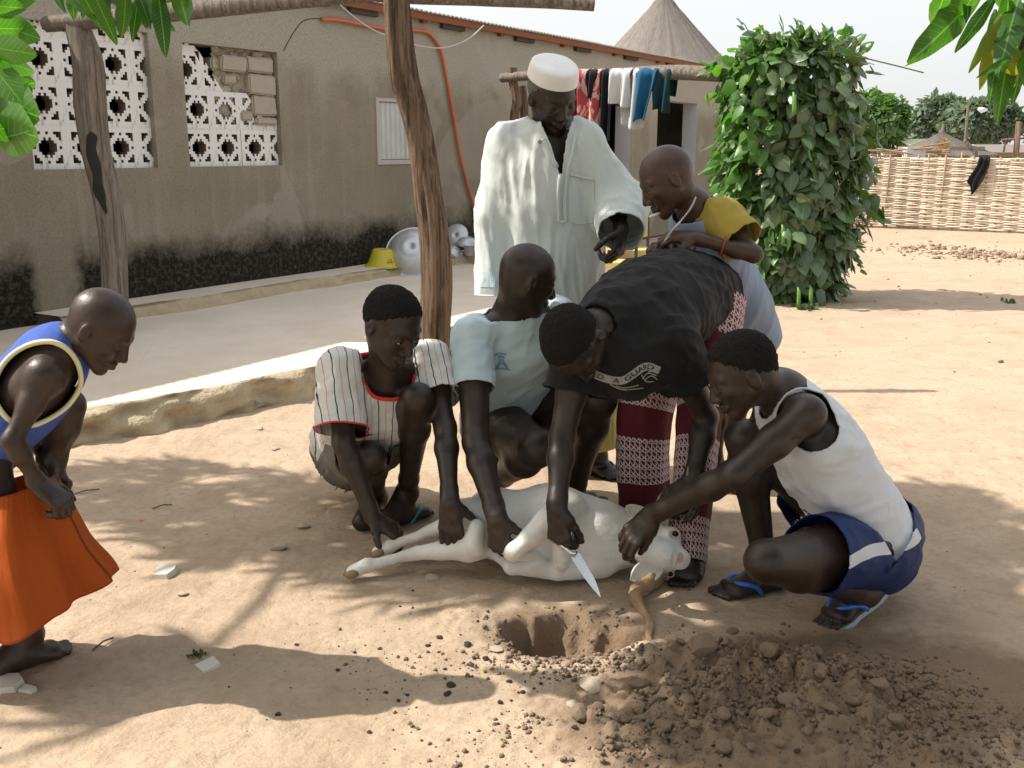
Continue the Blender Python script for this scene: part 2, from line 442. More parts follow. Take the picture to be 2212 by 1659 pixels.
for k_ in ('orange', 'yellow_cloth', 'khaki'):
    t_ = M[k_].node_tree; at_ = t_.nodes.new('ShaderNodeAttribute'); at_.attribute_name = 'pc'; mp_ = t_.nodes.new('ShaderNodeMapping'); mp_.inputs['Scale'].default_value = (1, .10, 0)
    ns_ = t_.nodes.new('ShaderNodeTexNoise'); ns_.inputs['Scale'].default_value = 22; ns_.inputs['Detail'].default_value = 3; bp_ = t_.nodes.new('ShaderNodeBump'); bp_.inputs['Strength'].default_value = .8; bp_.inputs['Distance'].default_value = .02
    t_.links.new(at_.outputs['Vector'], mp_.inputs[0]); t_.links.new(mp_.outputs[0], ns_.inputs['Vector']); t_.links.new(ns_.outputs[0], bp_.inputs['Height'])
    b0_ = [n for n in t_.nodes if n.type == 'BUMP' and not n.inputs['Normal'].is_linked and n is not bp_][0]; t_.links.new(bp_.outputs[0], b0_.inputs['Normal'])
def striped_mat():
    b = NB('pinstriped_shirt_cotton'); co = b.co(); x = b.xyz(b.attr('pc'))[0]
    wob = b.math('MULTIPLY_ADD', b.noise(co, 9, 2), .022, x)
    per = .046
    def line(off, wd):
        f = b.math('FRACT', b.math('MULTIPLY_ADD', wob, 1/per, off)); d = b.math('ABSOLUTE', b.math('SUBTRACT', f, .5)); return b.math('LESS_THAN', d, wd)
    base = b.mix(b.noise(co, 5, 3), (.60, .59, .56), (.68, .67, .64))
    c = b.mix(line(0, .036), base, (.035, .037, .045)); c = b.mix(line(.5, .020), c, (.5, .2, .16))
    b.col(c); n1 = b.bump(b.noise(co, 24, 3), .35, .012); b.bump(b.noise(co, 800, 2), .1, .001, n1)
    return b.fin(.85, .2)
M['striped'] = striped_mat()
def print_mat():
    """maroon cotton with bands of pale arrow-like leaf motifs (pc.x round the leg, pc.y down it)"""
    b = NB('maroon_printed_cotton'); co = b.co(); pc = b.attr('pc'); x, y, _ = b.xyz(pc)
    T = 1/.030
    fx = b.math('FRACT', b.math('MULTIPLY', x, T)); fy = b.math('FRACT', b.math('MULTIPLY', y, T))
    fx2 = b.math('MULTIPLY', fx, fx)
    def band(expr, w_): return b.math('LESS_THAN', b.math('ABSOLUTE', expr), w_)
    stem = band(b.math('SUBTRACT', fx, .18), .085)
    arm1 = band(b.math('SUBTRACT', fy, b.math('MULTIPLY_ADD', fx2, -.55, .62)), .10)
    arm2 = band(b.math('SUBTRACT', fy, b.math('MULTIPLY_ADD', fx, .62, .28)), .085)
    arm3 = band(b.math('SUBTRACT', fy, b.math('MULTIPLY_ADD', fx2, -.35, .98)), .07)
    mo = b.math('MAXIMUM', b.math('MAXIMUM', stem, arm1), b.math('MAXIMUM', arm2, arm3))
    yy = b.math('FRACT', b.math('MULTIPLY', y, 1/.262)); inb = b.math('LESS_THAN', yy, .60)
    base = b.mix(b.noise(co, 6, 3), (.085, .010, .016), (.125, .018, .026))
    c = b.mix(b.math('MULTIPLY', mo, inb), base, (.60, .47, .47))
    b.col(c); n1 = b.bump(b.noise(co, 22, 3), .3, .012); b.bump(b.noise(co, 800, 2), .1, .001, n1)
    return b.fin(.8, .2)
M['maroon'] = print_mat()
# ------------------------------------------------------------------ ground
def ground_mat():
    b = NB('sandy_earth'); c = b.co()
    big = b.noise(c, .55, 4, .6); md = b.noise(c, 3.2, 5, .65); fi = b.noise(c, 38, 4, .7)
    col = b.mix(b.ramp(md, [(.33, (0, 0, 0)), (.70, (1, 1, 1))]), (.355, .262, .178), (.49, .38, .272))
    col = b.mix(b.ramp(big, [(.40, (0, 0, 0)), (.66, (.8, .8, .8))]), col, (.48, .365, .265))
    col = b.mix(b.ramp(fi, [(.34, (.5, .5, .5)), (.52, (0, 0, 0))]), col, (.34, .235, .155))
    # darker dug earth, worked charcoal round the pit (a stain, mapped by place)
    x, y, _ = b.xyz(c)
    def blob(cx, cy, rx, ry):
        a = b.math('MULTIPLY', b.math('SUBTRACT', x, cx), 1/rx); q = b.math('MULTIPLY', b.math('SUBTRACT', y, cy), 1/ry)
        return b.math('SUBTRACT', 1.0, b.math('ADD', b.math('MULTIPLY', a, a), b.math('MULTIPLY', q, q)), None, True)
    m = b.math('MAXIMUM', blob(HOLE.x+.03, HOLE.y, .26, .2), b.math('MAXIMUM', blob(.62, 2.14, .62, .40), blob(.95, 2.3, .6, .36)))
    m = b.math('MULTIPLY', b.ramp(b.math('MULTIPLY_ADD', b.noise(c, 9, 5, .7), .9, b.math('SUBTRACT', m, .42)), [(.05, (0, 0, 0)), (.50, (1, 1, 1))]), .92)
    col = b.mix(m, col, (.20, .138, .09))
    sp = b.voro(c, 85); spm = b.ramp(sp, [(.10, (1, 1, 1)), (.16, (0, 0, 0))]); gate = b.ramp(b.noise(c, 6, 3), [(.56, (0, 0, 0)), (.66, (1, 1, 1))])
    col = b.mix(b.math('MULTIPLY', spm, b.math('MAXIMUM', b.math('MULTIPLY', gate, .5), m)), col, (.06, .045, .035))
    b.col(col)
    n0 = b.bump(b.noise(b.map(c, (1, 2.2, 1), (0, 0, .5)), 5, 5, .7, 1.0), .30, .05); n1 = b.bump(b.noise(c, 16, 5, .7), .45, .02, n0); n2 = b.bump(b.noise(c, 90, 4, .7), .45, .004, n1)
    return b.fin(.95, .12)
HOLE = G(1200, 1366); HOLE2 = G(1282, 1378)
M['ground'] = ground_mat()
def gheight(x, y):
    p = np.stack([x, y, 0*x], 1)
    fade = np.clip((6.5-y)/2, 0, 1)*np.clip((x+3.4)/.8, 0, 1)*np.clip((4.4-x)/.8, 0, 1)
    h = (fbm(p*1.3, 3, 1)-.5)*.026+(fbm(p*np.array([5, 7, 1]), 3, 2)-.5)*.019+(fbm(p*18, 3, 3)-.5)*.010+(fbm(p*60, 2, 6)-.5)*.0035
    rid = 1-np.abs(2*vnoise(p*np.array([7, 13, 1])+3*vnoise(p*2, 8)[:, None], 4)-1); h -= .006*np.clip(rid-.8, 0, 1)*5*.5
    # keep a soft flat floor under the people, so feet stay on it
    flat = np.exp(-(((x+.1)/1.5)**2+((y-3.3)/.9)**2)*1.2); h *= 1-.75*flat
    n = (fbm(p*14, 3, 9)-.5)+.55*(fbm(p*30, 3, 19)-.5)
    def pit(c, rx, ry, dep):
        d = np.sqrt(((x-c.x)/rx)**2+((y-c.y)/ry)**2)+n*.55
        soft = np.clip((c.y-y)/ry, 0, 1)*.35; q = np.clip((d-.50+soft*.6)/(.50+soft), 0, 1); q = np.clip(q+.10*(fbm(np.stack([x*20, y*60, 0*x], 1), 3, 44)-.5)*4*q*(1-q), 0, 1); return -dep*(1-q*q*(3-2*q))
    h += np.minimum(pit(HOLE, .150, .135, .125), pit(HOLE2, .150, .085, .10))
    def mound(cx, cy, rx, ry, ht): return ht*np.exp(-((x-cx)/rx)**2-((y-cy)/ry)**2)
    mo = mound(.50, 2.40, .22, .13, .035)+mound(.75, 2.28, .26, .17, .045)+mound(.45, 2.10, .36, .18, .030)+mound(.95, 2.05, .4, .25, .02)+mound(HOLE.x-.26, HOLE.y+.05, .10, .12, .015)
    h += mo*(.35+1.0*fbm(p*14, 2, 12)+1.0*np.abs(2*fbm(p*26, 3, 22)-1)*1.6)+np.clip(mo, 0, .02)*(fbm(p*70, 2, 14)-.5)*1.1
    return h*np.where((x > -3) & (x < 4) & (y < 6), 1, fade)*fade
def nonuni(a, b, step, lo, hi, k):
    m = np.arange(a, b, step); L_ = a-np.geomspace(step*2, a-lo, k)[::-1]; R_ = b+np.geomspace(step*2, hi-b, k); return np.concatenate([L_, m, R_])
xs = nonuni(-1.75, 2.25, .0105, -260, 260, 46); ys = np.concatenate([[-30, -8, -2, 0, .8, 1.3], np.arange(1.55, 4.3, .0105), np.arange(4.3, 7.5, .04), np.geomspace(7.6, 420, 46)])
X_, Y_ = np.meshgrid(xs, ys, indexing='xy'); xf, yf = X_.ravel(), Y_.ravel(); hf = gheight(xf, yf)
nx, ny = len(xs), len(ys); i, k = np.meshgrid(np.arange(ny-1), np.arange(nx-1), indexing='ij'); i = i.ravel(); k = k.ravel()
gf = np.stack([i*nx+k, i*nx+k+1, (i+1)*nx+k+1, (i+1)*nx+k], 1)
tag(link('ground', mkmesh('ground', np.stack([xf, yf, hf], 1), gf, M['ground'])), kind='structure')
def gz(x, y): return float(gheight(np.array([float(x)]), np.array([float(y)]))[0])

# stones, clods and litter
def rock_mesh(name, seed, mat, flat=.6, ang=.25):
    bm = bmesh.new(); bmesh.ops.create_icosphere(bm, subdivisions=2, radius=1)
    r_ = random.Random(seed); off = r_.random()*50
    co = np.array([list(v.co) for v in bm.verts]); n = fbm(co*1.3+off, 3, seed)
    pl = [Vector((r_.uniform(-1, 1), r_.uniform(-1, 1), r_.uniform(-.6, 1))).normalized() for _ in range(7)]
    for v, q in zip(bm.verts, n):
        p = v.co*(.75+.5*q)
        for d in pl:
            e = p.dot(d)-(.62+.1*r_.random()*0); 
            if e > 0: p = p-d*e*(1-ang)
        v.co = Vector((p.x, p.y, p.z*flat))
    me = bpy.data.meshes.new(name); bm.to_mesh(me); bm.free(); me.materials.append(mat); me.polygons.foreach_set('use_smooth', [False]*len(me.polygons)); return me
M['stone'] = plain('pale_broken_stone', (.36, .29, .21), (.52, .44, .34), 12, .9, .5, 50, .004)
M['clod'] = plain('brown_earth_clod', (.20, .14, .09), (.31, .22, .145), 14, .95, .7, 70, .005)
M['crumb'] = plain('dusty_crumbs', (.13, .092, .062), (.23, .165, .11), 9, .95, .4, 80, .003)
M['tile'] = plain('pale_tile_fragment', (.52, .48, .40), (.64, .60, .52), 8, .7, .2, 60, .002)
M['charcoal'] = plain('charcoal_lump', (.02, .018, .016), (.07, .06, .05), 20, .85, .8, 90, .004)
rocks = {k: [rock_mesh(k, i*7+len(k), M[k]) for i in range(5)] for k in ('clod', 'stone', 'charcoal')}
for k, v in rocks.items():
    for m_ in v: m_.name = {'clod': 'earth_clod', 'stone': 'stone', 'charcoal': 'charcoal_lump'}[k]
def put(name, me, u, v, wpx, label, cat, group=None, tall=1.0, rz=None, sink=.25, dep=1.0):
    g = G(u, v); z = gz(g.x, g.y); r_ = wpx/2*math.hypot(g.y, CH)/FPX
    o = link(name, me); o.location = (g.x, g.y, z+r_*tall*(.6-sink)); o.scale = (r_, r_*dep, r_*tall); o.rotation_euler = (random.uniform(-.2, .2), random.uniform(-.2, .2), random.uniform(0, 6.3) if rz is None else rz)
    return tag(o, label, cat, group)
CG = 'clods of dug earth round the pit'
for u, v, w_ in [(1520, 1468, 72), (1380, 1506, 50), (1600, 1540, 62), (1660, 1470, 50), (1765, 1520, 58), (1700, 1560, 56), (1250, 1560, 55), (1290, 1545, 38), (1350, 1585, 40), (1430, 1600, 46), (1560, 1600, 44), (1650, 1600, 40), (1790, 1580, 45),
                 (1860, 1500, 40), (1895, 1545, 44), (1820, 1640, 38), (1560, 1650, 46), (1440, 1650, 50), (1290, 1640, 30), (1480, 1560, 46), (1380, 1560, 34), (1700, 1430, 44), (1640, 1400, 38), (1580, 1375, 30), (1930, 1600, 40), (1700, 1500, 40),
                 (1840, 1560, 36), (1760, 1460, 38), (1550, 1500, 34), (1310, 1590, 28), (1620, 1645, 34), (1500, 1610, 30), (1960, 1520, 30), (1420, 1540, 26), (1680, 1640, 30), (1740, 1620, 34), (1980, 1470, 24), (1520, 1400, 26), (1470, 1430, 22), (2040, 1505, 26)]:
    put('earth_clod', random.choice(rocks['clod']), u, v, w_*1.0, 'brown clod of dug earth lying on the spoil heap beside the pit', 'clod', CG, random.uniform(.7, 1), dep=random.uniform(.7, 1))
put('stone', rocks['stone'][0], 1275, 1500, 62, 'flat reddish stone at the near edge of the dug earth, left of the clods', 'stone', None, .45)
put('stone', rocks['stone'][1], 655, 1140, 34, 'pale pebble in the dappled shade, left of the striped-shirt man\'s hand', 'stone', None, .6)
put('stone', rocks['stone'][2], 605, 1183, 42, 'grey-green stone in the shade left of the goat\'s hooves', 'stone', None, .6)
put('stone', rocks['stone'][3], 395, 1280, 26, 'small dark pebble just below the pale tile fragment in the sun', 'stone', None, .6)
put('stone', rocks['stone'][4], 935, 1248, 32, 'pale pebble on the sand directly below the goat\'s hind legs', 'stone', None, .5)
put('stone', rocks['stone'][1], 595, 970, 26, 'small stone on the sunny sand between the platform edge and the squatting man', 'stone', None, .5)
put('stone', rocks['stone'][2], 1070, 1405, 42, 'flat pale flake of stone left of the pit', 'stone', None, .25)
put('stone', rocks['stone'][0], 560, 927, 22, 'tiny stone on the sunny sand close to the platform edge', 'stone', None, .5)
put('stone', rocks['stone'][0], 1235, 1535, 30, 'small pale stone at the left end of the spoil heap', 'stone', None, .8)
for k_, (u, v, w_) in enumerate([(975, 1480, 26), (968, 1496, 20), (1010, 1395, 24), (950, 1378, 20), (925, 1395, 16), (1050, 1425, 20), (797, 1578, 14), (600, 1545, 18), (730, 1448, 14), (965, 1500, 22), (1100, 1478, 18), (1130, 1500, 16), (880, 1500, 12), (1020, 1440, 18), (1160, 1430, 18), (640, 1395, 12), (820, 1400, 12), (1080, 1520, 18),
                                 (1230, 1470, 14), (1390, 1445, 16), (1330, 1640, 20), (1480, 1500, 16), (1620, 1570, 18), (1240, 1600, 18), (1720, 1650, 18), (1440, 1625, 20), (1900, 1640, 16), (1300, 1530, 16), (1160, 1350, 14), (1560, 1440, 14)]):
    put('charcoal_lump', random.choice(rocks['charcoal']), u, v, w_*.85, 'small black lump of charcoal scattered on the sand', 'charcoal', 'charcoal lumps scattered on the sand', .8)
def plate(u, v, poly, th, label, name='tile_fragment', tilt=(.05, -.08)):
    g = G(u, v); z = gz(g.x, g.y); m = math.hypot(g.y, CH)/FPX; b = MB()
    pts = [Vector((x*m, y*m*2.0, 0)) for x, y in poly]; n = len(pts)
    b.add([p for p in pts]+[p*.93+Vector((0, 0, th)) for p in pts], [tuple(range(n-1, -1, -1)), tuple(n+i for i in range(n))]+[(i, (i+1) % n, n+(i+1) % n, n+i) for i in range(n)])
    o = b.build(name, M['tile']); o.location = (g.x, g.y, z-.002); o.rotation_euler = (tilt[0], tilt[1], 0); tag(o, label, 'tile'); return o
plate(357, 1238, [(-24, -2), (-18, -12), (14, -14), (24, 0), (20, 12), (-10, 14), (-22, 6)], .020, 'thick pale tile fragment lying in full sun between the skirted boy and the goat')
plate(448, 1436, [(-28, 0), (2, -16), (30, 0), (4, 16)], .012, 'square pale tile fragment in the shadow of the boy on the left')
plate(15, 1478, [(-70, -16), (30, -14), (36, 2), (16, 14), (-70, 20)], .018, 'broken flat slab at the left picture edge behind the bare foot')
plate(60, 1488, [(-18, -3), (14, -7), (20, 0), (-12, 8)], .012, 'small flat stone chip beside the broken slab at the left edge')
put('bottle_cap', rocks['stone'][2], 307, 1127, 16, 'small faded red plastic disc on the shaded sand', 'bottle cap', None, .25).data = rock_mesh('bottle_cap', 99, plain('faded_red_plastic', (.42, .06, .06), (.5, .12, .1), 8, .5, .1), .3)
put('green_leaf_scrap', rock_mesh('leaf_scrap', 5, plain('fresh_green_scrap', (.15, .4, .05), (.2, .5, .08), 8, .6, .1), .2), 1091, 1592, 14, 'tiny bright green leaf scrap on the sand at the bottom', 'leaf', None, .3).name = 'leaf_scrap'
# uncounted grit on and round the heap, crumbs over the yard: one mesh each
def grit(name, n, gen, mat, smin, smax, seed):
    r_ = np.random.default_rng(seed); base = np.array([[-1, -1, -.6], [1, -.8, -.5], [.9, 1, -.6], [-.9, .8, -.5], [-.5, -.6, .8], [.7, -.5, .6], [.5, .6, .9], [-.6, .5, .6]])*.5
    fc = np.array([[0, 3, 2, 1], [4, 5, 6, 7], [0, 1, 5, 4], [1, 2, 6, 5], [2, 3, 7, 6], [3, 0, 4, 7]])
    xy = gen(r_, n); n = len(xy); z = gheight(xy[:, 0], xy[:, 1]); sz = smin+(smax-smin)*r_.random(n)**5
    a = r_.random(n)*6.28; ca, sa = np.cos(a), np.sin(a); q = base[None]*(sz[:, None, None]*(.6+.8*r_.random((n, 8, 3))))
    x = q[..., 0]*ca[:, None]-q[..., 1]*sa[:, None]; y = q[..., 0]*sa[:, None]+q[..., 1]*ca[:, None]
    vv = np.stack([x+xy[:, :1], y+xy[:, 1:2], q[..., 2]*.8+z[:, None]+sz[:, None]*.22], -1).reshape(-1, 3)
    ff = (fc[None]+(np.arange(n)*8)[:, None, None]).reshape(-1, 4)
    return tag(link(name, mkmesh(name, vv, ff, mat, False)), kind='stuff')
def gheap(r_, n):
    c = np.array([[.50, 2.33], [.78, 2.25], [.45, 2.08], [.95, 2.05], [.2, 2.2], [HOLE.x+.1, HOLE.y-.1]]); k = r_.integers(0, len(c), n*2); q = c[k]+r_.normal(0, 1, (n*2, 2))*np.array([.22, .12]); g_ = fbm(np.concatenate([q*7, q[:, :1]*0], 1), 3, 31); return q[np.argsort(-g_+r_.random(n*2)*.25)[:n]]
grit('dug_earth_crumbs', 9000, gheap, M['crumb'], .002, .0145, 3)
grit('charcoal_crumbs', 560, lambda r_, n: np.concatenate([gheap(r_, n*2//3)+np.array([0, -.03]), np.array([-.12, 2.5])+r_.normal(0, 1, (n//3, 2))*np.array([.3, .2])]), M['charcoal'], .003, .010, 4)
grit('sand_crumbs', 900, lambda r_, n: np.stack([r_.uniform(-1.7, 2.2, n), r_.uniform(1.7, 5.5, n)], 1), M['crumb'], .002, .006, 5)
def far_rub(r_, n):
    t = r_.random(n); a = np.array(G(1985, 538)[:2]); b_ = np.array(G(2200, 555)[:2]); return a+(b_-a)*t[:, None]+r_.normal(0, 1, (n, 2))*np.array([.5, .45])
grit('rubble_patch', 380, far_rub, M['clod'], .02, .085, 6)
grit('yard_litter', 220, lambda r_, n: np.stack([r_.uniform(1.5, 9, n), r_.uniform(6, 17, n)], 1), M['crumb'], .01, .035, 8)
# ------------------------------------------------------------------ house, platform
_r = ray(2500, 322); HD = V(_r.x, _r.y, 0).normalized(); HN = V(HD.y, -HD.x, 0)          # along the wall / outwards
HO = G(270, 637, .27); HO = V(HO.x, HO.y, 0)
def HW(s, t, z): return HO+HD*s+HN*t+V(0, 0, z)
HM = Matrix.Translation(HO) @ Matrix(((HD.x, -HN.x, 0, 0), (HD.y, -HN.y, 0, 0), (0, 0, 1, 0), (0, 0, 0, 1)))   # local x along, y into the house
def WS(u, v, t=0.0):
    r = ray(u, v); k = (HN.dot(HO-CAM)+t)/HN.dot(r); p = CAM+r*k; return (p-HO).dot(HD), p.z
def stucco():
    b = NB('weathered_cement_render'); c = b.co(); x, y, z = b.xyz(c)
    md = b.noise(c, 1.6, 5, .6); fi = b.noise(c, 55, 4, .7)
    base = b.mix(b.ramp(md, [(.35, (0, 0, 0)), (.68, (1, 1, 1))]), (.235, .205, .150), (.295, .260, .198))
    up = b.ramp(b.math('MULTIPLY_ADD', md, 1.1, b.math('MULTIPLY_ADD', z, 1.0, -2.15)), [(.22, (0, 0, 0)), (.55, (1, 1, 1))])
    base = b.mix(up, base, (.37, .347, .285))
    base = b.mix(b.ramp(fi, [(.36, (.45, .45, .45)), (.55, (0, 0, 0))]), base, (.15, .12, .09))
    drip = b.noise(b.map(c, (9, 9, .7)), 1.0, 4, .6); base = b.mix(b.math('MULTIPLY', b.ramp(drip, [(.52, (0, 0, 0)), (.72, (1, 1, 1))]), .35), base, (.36, .32, .27))
    pt = b.noise(c, .9, 3, .5, .8); base = b.mix(b.math('MULTIPLY', b.ramp(pt, [(.56, (0, 0, 0)), (.585, (1, 1, 1))]), .30), base, (.40, .37, .32))
    wt = b.ramp(b.voro(b.map(c, (1, 1, 1.6)), 34), [(.05, (1, 1, 1)), (.12, (0, 0, 0))]); base = b.mix(b.math('MULTIPLY', wt, .22), base, (.5, .47, .42))
    # black splash band along the foot of the wall
    f = b.math('ADD', b.math('MULTIPLY_ADD', b.noise(c, 2.2, 5, .65), .55, b.math('MULTIPLY', z, -1)), b.math('MULTIPLY', b.noise(c, 30, 3), .12))
    band = b.ramp(f, [(-.0, (0, 0, 0)), (.001, (0, 0, 0))]); band = b.math('SMOOTHSTEP' if False else 'MULTIPLY_ADD', b.math('ADD', f, .46), 4.2, -.25, True)
    far = b.math('MULTIPLY_ADD', x, -.9, 5.1, True); px = b.math('MULTIPLY', b.math('ADD', x, .55), 4.2); near = b.math('MULTIPLY_ADD', b.math('ADD', b.math('MULTIPLY', px, px), b.math('MULTIPLY', b.noise(c, 7, 4), 1.2)), 1.6, -1.3, True)
    bd = b.math('MULTIPLY', b.math('MULTIPLY', band, far), near)
    base = b.mix(bd, base, b.mix(b.ramp(b.noise(c, 24, 5, .75), [(.48, (0, 0, 0)), (.75, (1, 1, 1))]), (.020, .017, .013), (.12, .105, .075)))
    b.col(base)
    n1 = b.bump(b.noise(c, 60, 4, .75), .55, .006); b.bump(b.noise(c, 5, 4), .25, .02, n1)
    return b.fin(.95, .1)
M['stucco'] = stucco()
def claustra():
    b = NB('flaking_white_lime_paint'); c = b.co(); x, y, z = b.xyz(c)
    wn = b.noise(b.map(c, (1, 1, .4)), 30, 4, .75)
    thr = b.math('MULTIPLY_ADD', z, .16, -.30)
    w_ = b.ramp(b.math('ADD', wn, b.math('MULTIPLY', b.noise(c, 3, 3), .2)), [(.66, (0, 0, 0)), (.73, (1, 1, 1))])
    b.col(b.mix(b.math('MULTIPLY', w_, .65), (.74, .73, .71), (.36, .31, .25))); b.bump(b.noise(c, 90, 3), .4, .003); return b.fin(.9, .15)
M['claustra'] = claustra()
M['white_wash'] = plain('scuffed_whitewash', (.50, .50, .50), (.66, .66, .66), 5, .9, .4, 40, .004)
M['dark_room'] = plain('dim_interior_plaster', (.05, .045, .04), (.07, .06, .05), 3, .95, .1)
M['mudbrick'] = plain('mud_brick', (.33, .29, .225), (.43, .385, .31), 9, .95, .7, 35, .008)
M['rust_fascia'] = plain('rusty_orange_fascia', (.16, .055, .025), (.27, .10, .04), 7, .85, .4, 40, .003, stretch=(1, 1, 3))
M['zinc'] = plain('weathered_zinc_sheet', (.42, .43, .44), (.56, .57, .58), 5, .42, .2, 30, .002, None, .7)
M['zinc_roof'] = plain('sun_bleached_zinc_roof', (.45, .42, .38), (.58, .55, .50), 3, .5, .2, 30, .002, None, .35)
M['pink_frame'] = plain('faded_pinkish_frame_paint', (.42, .35, .34), (.50, .44, .42), 10, .85, .3)
M['concrete'] = None
def slab_mat():
    b = NB('worn_cement_floor'); c = b.co(); n = b.noise(c, 1.8, 5, .65)
    col = b.mix(b.ramp(n, [(.38, (0, 0, 0)), (.64, (1, 1, 1))]), (.64, .54, .43), (.72, .63, .52)); f = b.noise(c, 7, 5, .7)
    col = b.mix(b.ramp(f, [(.60, (0, 0, 0)), (.68, (.6, .6, .6))]), col, (.55, .50, .44)); b.col(col)
    cr = b.voro(b.map(c, (1, 1, 1)), 1.1, 'DISTANCE_TO_EDGE'); n1 = b.bump(b.ramp(cr, [(0, (0, 0, 0)), (.012, (1, 1, 1))]), .25, .004)
    b.bump(b.noise(c, 40, 4), .3, .004, n1); return b.fin(.85, .2)
M['slab'] = slab_mat()
M['slab_edge'] = plain('crumbling_cement_edge', (.30, .225, .135), (.56, .46, .31), 9, .95, .9, 22, .02)
house = empty('house', HO, 'long brown rendered house with low corrugated metal roof and pierced white window blocks', 'house'); house.matrix_world = HM
house.rotation_euler = HM.to_euler(); house.location = HO
HZ = .02; WT = 2.69; TW = .25
opens = [(-.63, .40, 1.21, 2.20), (.71, 1.73, 1.21, 2.16), (3.02, 3.62, 1.20, 1.84), (7.95, 8.75, .18, 2.02), (9.68, 11.25, 1.0, 2.08)]
ss = sorted({-4.0, 12.3}|{a for o_ in opens for a in o_[:2]}); zz = sorted({HZ, WT}|{a for o_ in opens for a in o_[2:]})
b = MB()
def isopen(s, z): return any(a < s < c and d < z < e for a, c, d, e in opens)
vid = {}
def vtx(s, y, z):
    k = (round(s, 4), round(y, 4), round(z, 4))
    if k not in vid: vid[k] = len(b.v); b.v.append(k)
    return vid[k]
for i in range(len(ss)-1):
    for j in range(len(zz)-1):
        s0, s1, z0, z1 = ss[i], ss[i+1], zz[j], zz[j+1]
        if isopen((s0+s1)/2, (z0+z1)/2):
            continue
        b.f.append((vtx(s0, 0, z0), vtx(s1, 0, z0), vtx(s1, 0, z1), vtx(s0, 0, z1)))
        b.f.append((vtx(s0, TW, z0), vtx(s0, TW, z1), vtx(s1, TW, z1), vtx(s1, TW, z0)))
b.build('front_wall', M['stucco'], house)
for k_, (s0, s1, z0, z1) in enumerate(opens):                        # reveals
    m_ = M['white_wash'] if k_ >= 3 else M['stucco']; r_ = MB()
    r_.add([(s0, 0, z0), (s0, TW, z0), (s0, TW, z1), (s0, 0, z1)], [(0, 1, 2, 3)]); r_.add([(s1, 0, z0), (s1, TW, z0), (s1, TW, z1), (s1, 0, z1)], [(3, 2, 1, 0)])
    r_.add([(s0, 0, z0), (s1, 0, z0), (s1, TW, z0), (s0, TW, z0)], [(0, 1, 2, 3)]); r_.add([(s0, 0, z1), (s1, 0, z1), (s1, TW, z1), (s0, TW, z1)], [(3, 2, 1, 0)])
    r_.build('reveal', m_, house)
sw = MB(); sw.box((-4, TW+.001, HZ), (-3.8, 6, WT)); sw.box((12.1, TW+.001, HZ), (12.3, 6, WT)); sw.box((-3.8, 5.8, HZ), (12.1, 6, WT)); sw.add([(-4, 0, HZ), (-4, TW, HZ), (-4, TW, WT), (-4, 0, WT)], [(0, 3, 2, 1)]); sw.add([(12.3, 0, HZ), (12.3, TW, HZ), (12.3, TW, WT), (12.3, 0, WT)], [(0, 1, 2, 3)])
sw.build('side_and_back_wall', M['stucco'], house)
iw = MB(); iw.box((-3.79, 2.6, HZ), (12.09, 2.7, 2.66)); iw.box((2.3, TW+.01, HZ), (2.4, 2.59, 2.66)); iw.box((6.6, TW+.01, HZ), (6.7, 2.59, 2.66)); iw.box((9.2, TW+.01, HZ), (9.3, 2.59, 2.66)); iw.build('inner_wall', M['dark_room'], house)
# roof: corrugated sheets, eave 0.32 m out from the wall
OV, RZ, RDG, RH = .10, 2.70, 3.0, 2.79
def roof_sheet(s0, s1, lift=0.0):
    n = int((s1-s0)/.019); vs = []; fs = []
    for i in range(n+1):
        s = s0+(s1-s0)*i/n; w_ = .011*math.sin(s*2*math.pi/.076)
        vs += [(s, -OV, RZ+w_+lift), (s, RDG, RH+w_+lift)]
        if i: a = 2*i; fs.append((a-2, a, a+1, a-1))
    o = link('roof_sheet', mkmesh('roof_sheet', vs, fs, M['zinc_roof'], True), house); solid(o, .003, 1); return o
k_ = 0; s = -4.2
while s < 12.3:
    roof_sheet(s, min(s+2.0, 12.55), .004*(k_ % 2)); s += 1.96; k_ += 1
o = link('roof_sheet', mkmesh('roof_sheet', [(-4.2, RDG, RH), (12.55, RDG, RH), (12.55, 6.4, 2.71), (-4.2, 6.4, 2.71)], [(0, 1, 2, 3)], M['zinc_roof'], False), house)
f_ = MB(); f_.box((-4.2, -OV+.02, RZ-.075), (12.5, -OV+.045, RZ-.013)); f_.build('fascia_board', M['rust_fascia'], house)
for s in np.arange(-3.5, 12.4, 1.45):
    r_ = MB(); r_.box((s, -OV+.046, RZ-.10), (s+.07, .0-.002, RZ-.02)); r_.build('rafter_end', M['rust_fascia'], house)
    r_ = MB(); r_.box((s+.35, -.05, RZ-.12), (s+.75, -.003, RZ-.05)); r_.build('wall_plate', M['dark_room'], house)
gb = MB(); gb.add([(12.3, 0, WT), (12.3, RDG, RH-.03), (12.3, 6, 2.71), (12.3, 6, WT)], [(0, 1, 2)]); gb.add([(12.3, 0, WT), (12.3, 6, WT), (12.3, RDG, RH-.03)], [(0, 1, 2)]); gb.build('gable', M['stucco'], house)
